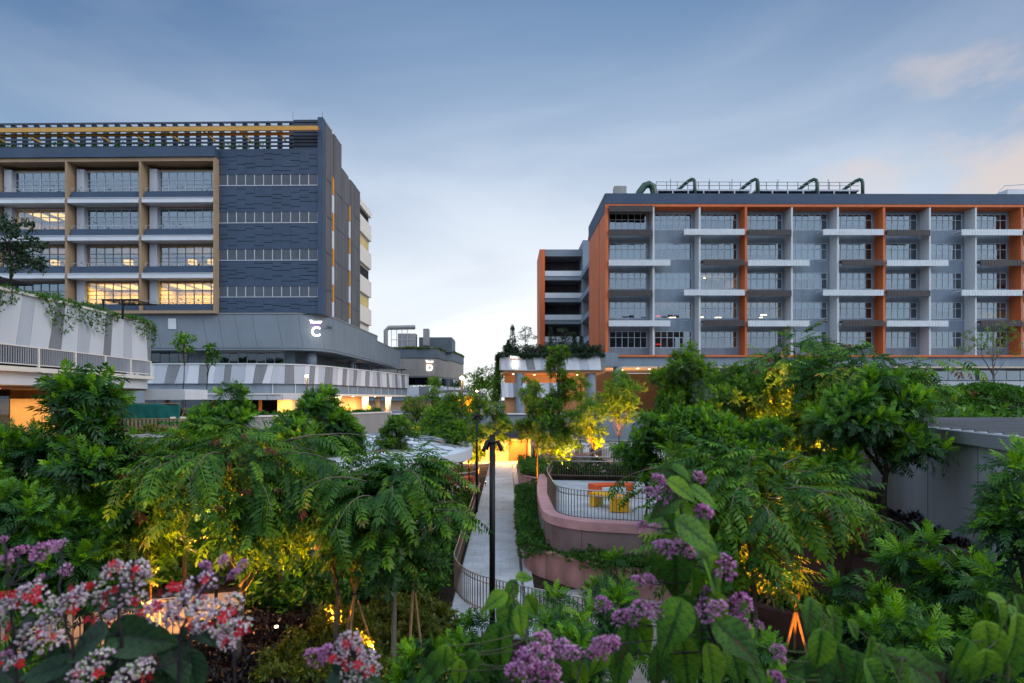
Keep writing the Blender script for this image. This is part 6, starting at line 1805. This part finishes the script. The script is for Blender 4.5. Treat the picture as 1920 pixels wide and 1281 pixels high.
# ================================================================== foreground planter with blossoms
struct('balcony', MB().box(-6, 6, -3, 2.4, 4.0, 4.25), M_CONC)
pl_ = thing('planter_box', 'long planter box below the camera holding the flowering shrubs', 'planter', (0, 1.4, 4.25))
bo('trough', -5, 5, 0.9, 2.3, 4.254, 5.0, M_CONC, pl_)
bo('soil', -4.9, 4.9, 1.0, 2.2, 5.002, 5.06, M_SOIL, pl_)

def big_leaf(w=0.40, fold=0.10, droop=0.22, quilt=0.012, nv=7, seed=0):
    r = random.Random(seed)
    NU, NT = 44, 10
    V = []; T = []
    ph = r.uniform(0, 6)
    for i in range(NU + 1):
        u = i / NU
        wd = w * max(0.0, (math.sin(math.pi * min(1, u ** 0.60)) if u < 0.995 else 0)) ** 0.9 * (1 - 0.25 * u ** 2)
        if u > 0.80: wd = max(wd * (1 - 0.55 * (u - 0.80) / 0.20), 0.0)
        for k in range(-NT // 2, NT // 2 + 1):
            t = k / (NT / 2)
            back = 0.10 * abs(t) ** 1.5 * max(0, 0.35 - u) * 2.0
            v = u - 0.20 * abs(t) ** 0.9
            vein = abs(math.sin(math.pi * (v * nv + 0.25)))
            z = fold * abs(t) * wd * 2 - droop * u * u + quilt * (vein ** 0.5) * (1 - 0.5 * abs(t)) + 0.010 * math.sin(u * 11 + ph + 2 * t) * abs(t) - 0.05 * abs(t) ** 3 * w
            V.append((u - back, t * wd, z))
            d = 0.62 if vein > 0.20 else 0.20
            if abs(k) == 0: d = 0.15
            T.append(min(1, max(0, d + 0.10 * math.sin(u * 5 + ph) + 0.05 * t)))
    n = NT + 1
    Q = [(i * n + k, (i + 1) * n + k, (i + 1) * n + k + 1, i * n + k + 1) for i in range(NU) for k in range(NT)]
    return np.array(V), np.array(Q), np.array(T)
L_BIG = leafmat('broad_leaf', [(0.0, (0.075, 0.050, 0.016)), (0.05, (0.014, 0.040, 0.010)), (0.35, (0.026, 0.085, 0.014)), (0.65, (0.066, 0.175, 0.016)), (1.0, (0.150, 0.280, 0.012))], 0.28, 0.5, objvar=0.5, spec=0.18, mottle=0.75)
L_BIGD = leafmat('dark_broad_leaf', [(0.0, (0.006, 0.020, 0.012)), (0.5, (0.016, 0.048, 0.022)), (1.0, (0.040, 0.105, 0.026))], 0.20, 0.5, objvar=0.35, spec=0.3, mottle=0.5)
BIG = [as_mesh('leaf', big_leaf(0.26 + 0.018 * i, 0.10 + 0.10 * (i % 3), 0.10 + 0.13 * (i % 4), quilt=0.030, seed=i), L_BIG, True) for i in range(5)]
BIGD = [as_mesh('leaf', big_leaf(0.28 + 0.02 * i, 0.10 + 0.10 * (i % 3), 0.15 + 0.12 * i, quilt=0.030, seed=10 + i), L_BIGD, True) for i in range(3)]
def bud(L, w, split):
    """five sided calyx along +X with pointed lobes"""
    V = [(0, 0, 0)]; Q = []
    for k in range(5):
        a = 2 * math.pi * k / 5
        V.append((0.45 * L, w * math.cos(a), w * math.sin(a)))
    for k in range(5):
        a = 2 * math.pi * (k + 0.5) / 5
        V.append((0.55 * L, w * 0.72 * math.cos(a), w * 0.72 * math.sin(a)))
    for k in range(5):
        a = 2 * math.pi * k / 5
        V.append((L, w * split * math.cos(a), w * split * math.sin(a)))
    for k in range(5):
        k0 = 1 + k; k1 = 1 + (k + 1) % 5; m_ = 6 + k; mp_ = 6 + (k - 1) % 5
        Q.append((0, k0, m_, k1))
        Q.append((k0, m_, 11 + k, mp_))
    return np.array(V), np.array(Q)
def cluster(n, w, h, bl, bw, split, seed):
    r = np.random.default_rng(seed); out = []
    for i in range(n):
        a = r.uniform(0, 2 * math.pi); q = math.sqrt(r.random())
        p = np.array((w * q * math.cos(a), w * 0.75 * q * math.sin(a), h * (1 - q * q) * r.uniform(0.3, 1.0) + r.uniform(-0.2, 0.2) * h))
        d = Vector((p[0] / w * 1.1, p[1] / w * 1.1 - 0.1, 0.65 + r.uniform(-0.7, 0.4)))
        V, Q = bud(bl * r.uniform(0.75, 1.2), bw * r.uniform(0.8, 1.15), split)
        A = np.array(fbasis(d, r.uniform(0, 6), 1.0))
        out.append((V @ A.T + p, Q, np.full(len(V), r.random())))
    return combine(out)
PET_L = leafmat('lilac_petal', [(0.0, (0.46, 0.12, 0.38)), (0.5, (0.68, 0.27, 0.58)), (1.0, (0.82, 0.52, 0.76))], 0.10, 0.6, objvar=0.3, spec=0.2)
PET_W = leafmat('blush_petal', [(0.0, (0.48, 0.28, 0.43)), (0.5, (0.66, 0.52, 0.60)), (0.9, (0.80, 0.72, 0.74)), (1.0, (0.55, 0.64, 0.42))], 0.10, 0.6, objvar=0.3, spec=0.2)
PET_R = leafmat('crimson_petal', [(0.0, (0.28, 0.002, 0.010)), (1.0, (0.52, 0.004, 0.018))], 0.04, 0.6, objvar=0.3, spec=0.25)
CL_L = [as_mesh('flower_cluster', cluster(72, 0.5, 0.34, 0.21, 0.052, 0.85, 40 + i), PET_L) for i in range(5)]
CL_W = [as_mesh('flower_cluster', cluster(52, 0.5, 0.26, 0.20, 0.056, 0.42, 60 + i), PET_W) for i in range(5)]
def star(seed):
    r = np.random.default_rng(seed); Vs = []; Qs = []; o = 0
    for k in range(5):
        a = 2 * math.pi * k / 5 + r.uniform(-0.15, 0.15)
        V = np.array([(0, 0, 0), (0.6, 0.30, 0.12), (1.05, 0, 0.02 + r.uniform(-.2, .1)), (0.6, -0.30, 0.12)])
        Vs.append(V @ rotm('Z', a).T); Qs.append(np.array([(0, 3, 2, 1)]) + o); o += 4
    return np.vstack(Vs), np.vstack(Qs), r.random(o)
ST = [as_mesh('red_flower', star(i), PET_R) for i in range(4)]
rf = random.Random(21)
def add_leaf(t, px_, py_, ln, ang, d, dark=False, face=None):
    """one broad leaf: ln its length in metres, ang the way its tip points (0 right, 90 down)"""
    c = P(px_, py_, d)
    a = R(ang)
    x = Vector((math.cos(a), rf.uniform(-0.55, 0.25), -math.sin(a))).normalized()
    nrm = Vector((rf.uniform(-0.45, 0.45), -0.75, 0.55 + rf.uniform(-0.25, 0.4)))
    y = nrm.cross(x).normalized(); z = x.cross(y)
    ln *= 1.12
    m = Matrix((x, y, z)).transposed() * ln
    me = (BIGD[rf.randrange(3)] if dark else BIG[rf.randrange(5)])
    b = c - x * ln * 0.5
    inst('leaf', me, t, m4(m, b))
    return b
def add_cluster(t, px_, py_, w, d, white=False, red=0):
    c = P(px_, py_, d); s = w / F * d * 1.12
    me = CL_W[rf.randrange(5)] if white else CL_L[rf.randrange(5)]
    ax = Vector((rf.uniform(-0.35, 0.35), -0.55, 0.85))
    o = inst('flower_cluster', me, t, m4(basis(ax, rf.uniform(0, 6.28), s), c - Vector((0, 0, 0.10 * s))))
    for _ in range(red):
        a = rf.uniform(0, 6.28)
        p = c + Vector((math.cos(a) * s * rf.uniform(0.35, 0.75), -0.3 * s, math.sin(a) * s * rf.uniform(0.15, 0.42)))
        inst('red_flower', ST[rf.randrange(4)], o, m4(basis(Vector((rf.uniform(-0.7, 0.7), -1, rf.uniform(-0.1, 0.9))), rf.uniform(0, 6), rf.uniform(0.010, 0.015) * d / 1.35), p))
    return c
def stem(t, pts, r0, r1, m):
    pts = [Vector(p) for p in pts]
    q = []
    for i in range(len(pts) - 1):
        a = pts[max(i - 1, 0)]; b = pts[i]; c = pts[i + 1]; e = pts[min(i + 2, len(pts) - 1)]
        for k in range(5):
            s = k / 5
            q.append(0.5 * ((2 * b) + (c - a) * s + (2 * a - 5 * b + 4 * c - e) * s * s + (3 * b - a - 3 * c + e) * s ** 3))
    q.append(pts[-1])
    n = len(q)
    MB().tube(q, [r0 + (r1 - r0) * i / (n - 1) for i in range(n)], 6).build('stem', m, t, smooth=True)
def twigs(t, hub, ends, m, r=0.0022):
    for e in ends:
        h = min(hub, key=lambda p: (p - e).length + max(0, p.z - e.z) * 0.6)
        mid_ = h.lerp(e, 0.5) + Vector((0, 0.01, -0.012))
        stem(t, [h, mid_, e], r, r * 0.7, m)

# -- lilac vine on the right
dV = 1.62
v1 = thing('flowering_vine', 'tall vine with quilted heart leaves and lilac flower heads, right of centre', 'vine', (0.52, 1.62, 5.06), 'flowering shrubs in the foreground planter')
sp = [P(1345, 1650, dV), P(1350, 1281, dV), P(1330, 1180, dV), P(1300, 1090, dV), P(1285, 1010, dV), P(1275, 950, dV), P(1262, 895, dV)]
sp[0].z = 5.06
stem(v1, sp, 0.006, 0.0025, M_STEMD)
ends = []
for a in ((1285, 922, 62, 30), (1278, 976, 66, 92), (1318, 991, 52, 80), (1241, 951, 55, 150), (1326, 937, 70, 35), (1261, 995, 60, 60), (1316, 1011, 95, 35), (1268, 1079, 108, 88),
          (1238, 1065, 84, 105), (1338, 1092, 96, 65), (1330, 1044, 80, 48), (1302, 1110, 66, 80), (1318, 1217, 118, 90), (1262, 1183, 96, 115), (1388, 1210, 90, 40), (1384, 1256, 92, 70),
          (1210, 1200, 88, 50), (1175, 1223, 78, 95), (1234, 1262, 82, 90), (1402, 1160, 66, 45), (1288, 1256, 92, 85), (1216, 978, 48, 160), (1355, 1232, 90, 100), (1338, 1268, 90, 80),
          (1246, 884, 46, 175), (1284, 890, 48, 25), (1250, 1030, 60, 120), (1190, 1180, 60, 150), (1420, 1270, 80, 60), (1160, 1265, 70, 110), (1300, 1160, 74, 60), (1350, 1150, 60, 75)):
    ends.append(add_leaf(v1, a[0], a[1], a[2] / F * dV, a[3], dV + rf.uniform(-0.10, 0.14)))
for c in ((1234, 899, 30), (1246, 924, 50), (1215, 919, 18), (1311, 894, 28), (1318, 959, 40), (1204, 985, 24), (1229, 990, 24), (1246, 1027, 42), (1278, 1026, 44), (1357, 1060, 52), (1197, 1089, 26), (1219, 1087, 26),
          (1325, 1109, 28), (1326, 1141, 46), (1345, 1138, 36), (1389, 1131, 46), (1352, 1174, 46), (1384, 1172, 46), (1205, 1140, 36), (1230, 1142, 36), (1164, 1156, 36), (1184, 1156, 34), (1424, 1171, 17), (1153, 1208, 20), (1300, 1003, 20), (1131, 1132, 34)):
    ends.append(add_cluster(v1, c[0], c[1], c[2] * 0.86, dV - 0.05 + rf.uniform(-0.06, 0.08)))
hub = []
for a, b in zip(sp[1:], sp[2:]): hub += [a.lerp(b, k / 5) for k in range(5)]
twigs(v1, hub, ends, M_STEMD)
# -- lilac shrub at the bottom centre
dB = 1.55
v2 = thing('flowering_shrub', 'low shrub with large drooping leaves and purple flower heads at the bottom centre', 'shrub', (0.05, 1.55, 5.06), 'flowering shrubs in the foreground planter')
sp = [P(985, 1650, dB), P(1010, 1281, dB), P(985, 1200, dB), P(965, 1130, dB), P(962, 1095, dB)]
sp[0].z = 5.06
stem(v2, sp, 0.005, 0.002, M_STEM)
sp2 = [sp[0], P(1080, 1290, dB), P(1100, 1230, dB)]
stem(v2, sp2, 0.004, 0.002, M_STEM)
ends = []
for a in ((956, 1118, 52, 110), (953, 1172, 84, 100), (935, 1226, 98, 96), (986, 1084, 32, 5), (808, 1256, 60, 130), (860, 1270, 50, 95), (904, 1266, 56, 60), (977, 1172, 58, 80), (832, 1240, 46, 100), (790, 1276, 44, 140),
          (925, 1130, 46, 150), (1000, 1140, 50, 60), (1050, 1262, 70, 80), (1090, 1268, 66, 70), (1120, 1250, 60, 110), (880, 1245, 44, 120), (975, 1270, 60, 100)):
    ends.append(add_leaf(v2, a[0], a[1], a[2] / F * dB, a[3], dB + rf.uniform(-0.1, 0.15)))
for c in ((980, 1240, 48), (1006, 1226, 50), (1014, 1204, 42), (996, 1250, 40), (1058, 1216, 38), (1072, 1222, 32), (1130, 1206, 34), (1146, 1206, 32), (1112, 1224, 26), (1130, 1222, 26), (1028, 1258, 40), (1034, 1276, 36), (968, 1258, 36)):
    ends.append(add_cluster(v2, c[0], c[1], c[2] * 0.95, dB - 0.08 + rf.uniform(-0.05, 0.05)))
hub = []
for q in (sp[1:], sp2[1:]):
    for a, b in zip(q, q[1:]): hub += [a.lerp(b, k / 5) for k in range(6)]
twigs(v2, hub, ends, M_STEM)
# -- leafy shrubs along the bottom right
dR = 1.5
def leafy(label, stems_, leaves, beads=()):
    t = thing('leafy_shrub', label, 'shrub', (stems_[0][0].x, dR, 5.06), 'flowering shrubs in the foreground planter')
    hub = []
    for q in stems_:
        q[0].z = 5.06
        stem(t, q, 0.005, 0.002, M_STEM)
        for a, b in zip(q[1:], q[2:]): hub += [a.lerp(b, k / 5) for k in range(6)]
    ends = [add_leaf(t, a[0], a[1], a[2] / F * dR, a[3], dR + rf.uniform(-0.12, 0.15)) for a in leaves]
    ends += [add_cluster(t, b[0], b[1], b[2], dR) for b in beads]
    twigs(t, hub, ends, M_STEM)
leafy('shrub with quilted green leaves at the bottom edge right of the lilac vine', [[P(1590, 1700, dR), P(1585, 1290, dR), P(1555, 1200, dR), P(1545, 1150, dR)], [P(1600, 1700, dR), P(1680, 1290, dR), P(1700, 1240, dR)]],
      ((1517, 1160, 56, 100), (1535, 1182, 58, 95), (1565, 1202, 84, 85), (1537, 1227, 74, 95), (1625, 1242, 90, 88), (1602, 1185, 44, 60), (1560, 1150, 30, 50), (1668, 1238, 76, 20), (1740, 1262, 96, 20), (1690, 1266, 80, 60), (1505, 1252, 66, 170), (1580, 1252, 70, 80),
       (1640, 1275, 70, 60), (1760, 1245, 60, 20), (1530, 1270, 70, 120), (1605, 1262, 66, 110)), ((1458, 1218, 24), (1463, 1236, 18), (1456, 1270, 26)))
leafy('shrub with quilted green leaves in the bottom right corner', [[P(1880, 1700, dR), P(1890, 1290, dR), P(1885, 1200, dR), P(1890, 1130, dR)]],
      ((1875, 1165, 58, 80), (1862, 1222, 84, 90), (1805, 1232, 52, 110), (1850, 1264, 74, 80), (1904, 1210, 92, 88), (1890, 1252, 92, 92), (1914, 1180, 70, 85), (1820, 1266, 54, 100), (1880, 1128, 40, 20), (1850, 1195, 40, 140), (1915, 1140, 44, 60), (1790, 1262, 46, 120)))
# -- pink and crimson blossom at the left
dL = 1.35
b1 = thing('blossom_shrub', 'sprawling shrub of blush white and crimson blossom filling the bottom left corner', 'shrub', (-0.9, 1.35, 5.06), 'flowering shrubs in the foreground planter')
sps = [[P(150, 1700, dL), P(140, 1281, dL), P(125, 1180, dL), P(110, 1100, dL)], [P(240, 1700, dL), P(232, 1281, dL), P(222, 1160, dL), P(228, 1075, dL)], [P(340, 1700, dL), P(335, 1281, dL), P(350, 1160, dL), P(400, 1080, dL)],
       [P(40, 1700, dL), P(30, 1281, dL), P(20, 1150, dL), P(8, 1020, dL)], [P(420, 1700, dL), P(440, 1281, dL), P(420, 1220, dL)]]
hub = []
for q in sps:
    q[0].z = 5.06
    stem(b1, q, 0.005, 0.0022, M_STEMD)
    for a, b in zip(q[1:], q[2:]): hub += [a.lerp(b, k / 5) for k in range(6)]
ends = []
for c in ((212, 1070, 58, 2), (250, 1070, 62, 2), (270, 1080, 40, 1), (160, 1108, 70, 2), (140, 1122, 50, 1), (60, 1106, 56, 2), (80, 1130, 60, 1), (35, 1122, 60, 2), (10, 1130, 46, 1), (205, 1114, 48, 2), (245, 1108, 60, 2), (300, 1092, 56, 2), (335, 1112, 70, 3), (372, 1102, 66, 2),
          (400, 1098, 50, 2), (350, 1132, 60, 2), (265, 1142, 64, 1), (300, 1148, 62, 2), (232, 1156, 60, 2), (200, 1168, 58, 2), (330, 1158, 56, 1), (390, 1144, 62, 2), (430, 1132, 60, 2), (405, 1162, 60, 1), (100, 1160, 66, 1), (125, 1150, 50, 1), (60, 1186, 66, 2), (90, 1198, 60, 1),
          (70, 1214, 60, 2), (180, 1238, 60, 1), (205, 1228, 56, 0), (150, 1268, 60, 1), (245, 1262, 62, 2), (270, 1250, 50, 1), (430, 1184, 60, 2), (450, 1172, 50, 1), (410, 1218, 56, 1), (425, 1205, 46, 1), (10, 1168, 40, 1), (30, 1240, 44, 2), (285, 1225, 40, 1), (370, 1175, 44, 1)):
    if rf.random() < 0.26: continue
    ends.append(add_cluster(b1, c[0], c[1], c[2] * rf.uniform(0.62, 0.88), dL + rf.uniform(-0.10, 0.10), True, c[3] + (1 if rf.random() < 0.3 else 0)))
for c in ((8, 1052, 40), (5, 1012, 26), (85, 1030, 56), (36, 1033, 40), (112, 1022, 36), (72, 1045, 36), (125, 1067, 36), (420, 1050, 34), (455, 1058, 30), (385, 1060, 32), (390, 1078, 32), (440, 1075, 34), (78, 1084, 26), (14, 1228, 34)):
    ends.append(add_cluster(b1, c[0], c[1], c[2] * 0.62, dL + rf.uniform(-0.05, 0.25)))
for a in ((335, 1245, 96, 60), (275, 1198, 110, 15), (190, 1132, 62, 160), (240, 1126, 56, 20), (150, 1214, 110, 150), (75, 1262, 90, 170), (105, 1282, 90, 20), (345, 1202, 40, 100), (300, 1245, 74, 110), (255, 1225, 76, 60), (385, 1192, 60, 30), (40, 1180, 60, 150), (20, 1268, 80, 30),
          (210, 1262, 84, 120), (365, 1270, 90, 80), (170, 1275, 70, 100), (310, 1275, 84, 90), (50, 1225, 50, 120), (120, 1240, 70, 80)):
    ends.append(add_leaf(b1, a[0], a[1], a[2] / F * dL, a[3], dL + rf.uniform(0.0, 0.2), True))
twigs(b1, hub, ends, M_STEMD)
b2 = thing('blossom_shrub', 'small spray of blush and crimson blossom at the bottom, right of the big blossom shrub', 'shrub', (-0.4, 1.35, 5.06), 'flowering shrubs in the foreground planter')
q = [P(670, 1700, dL), P(668, 1281, dL), P(660, 1230, dL), P(655, 1195, dL)]
q[0].z = 5.06
stem(b2, q, 0.004, 0.002, M_STEMD)
hub = [a.lerp(b, k / 5) for a, b in zip(q[1:], q[2:]) for k in range(6)]
ends = []
for c in ((655, 1196, 46, 1), (668, 1204, 36, 1), (640, 1226, 40, 1), (665, 1228, 50, 2), (690, 1240, 50, 2), (700, 1252, 36, 1), (676, 1256, 44, 2), (655, 1262, 40, 0)):
    ends.append(add_cluster(b2, c[0], c[1], c[2] * 0.8, dL + rf.uniform(-0.06, 0.06), True, c[3]))
for c in ((592, 1232, 34), (612, 1224, 30)):
    ends.append(add_cluster(b2, c[0], c[1], c[2], dL))
for a in ((634, 1250, 60, 100), (660, 1272, 66, 150), (695, 1275, 60, 30), (625, 1272, 50, 150)):
    ends.append(add_leaf(b2, a[0], a[1], a[2] / F * dL, a[3], dL + 0.06, True))
twigs(b2, hub, ends, M_STEMD)
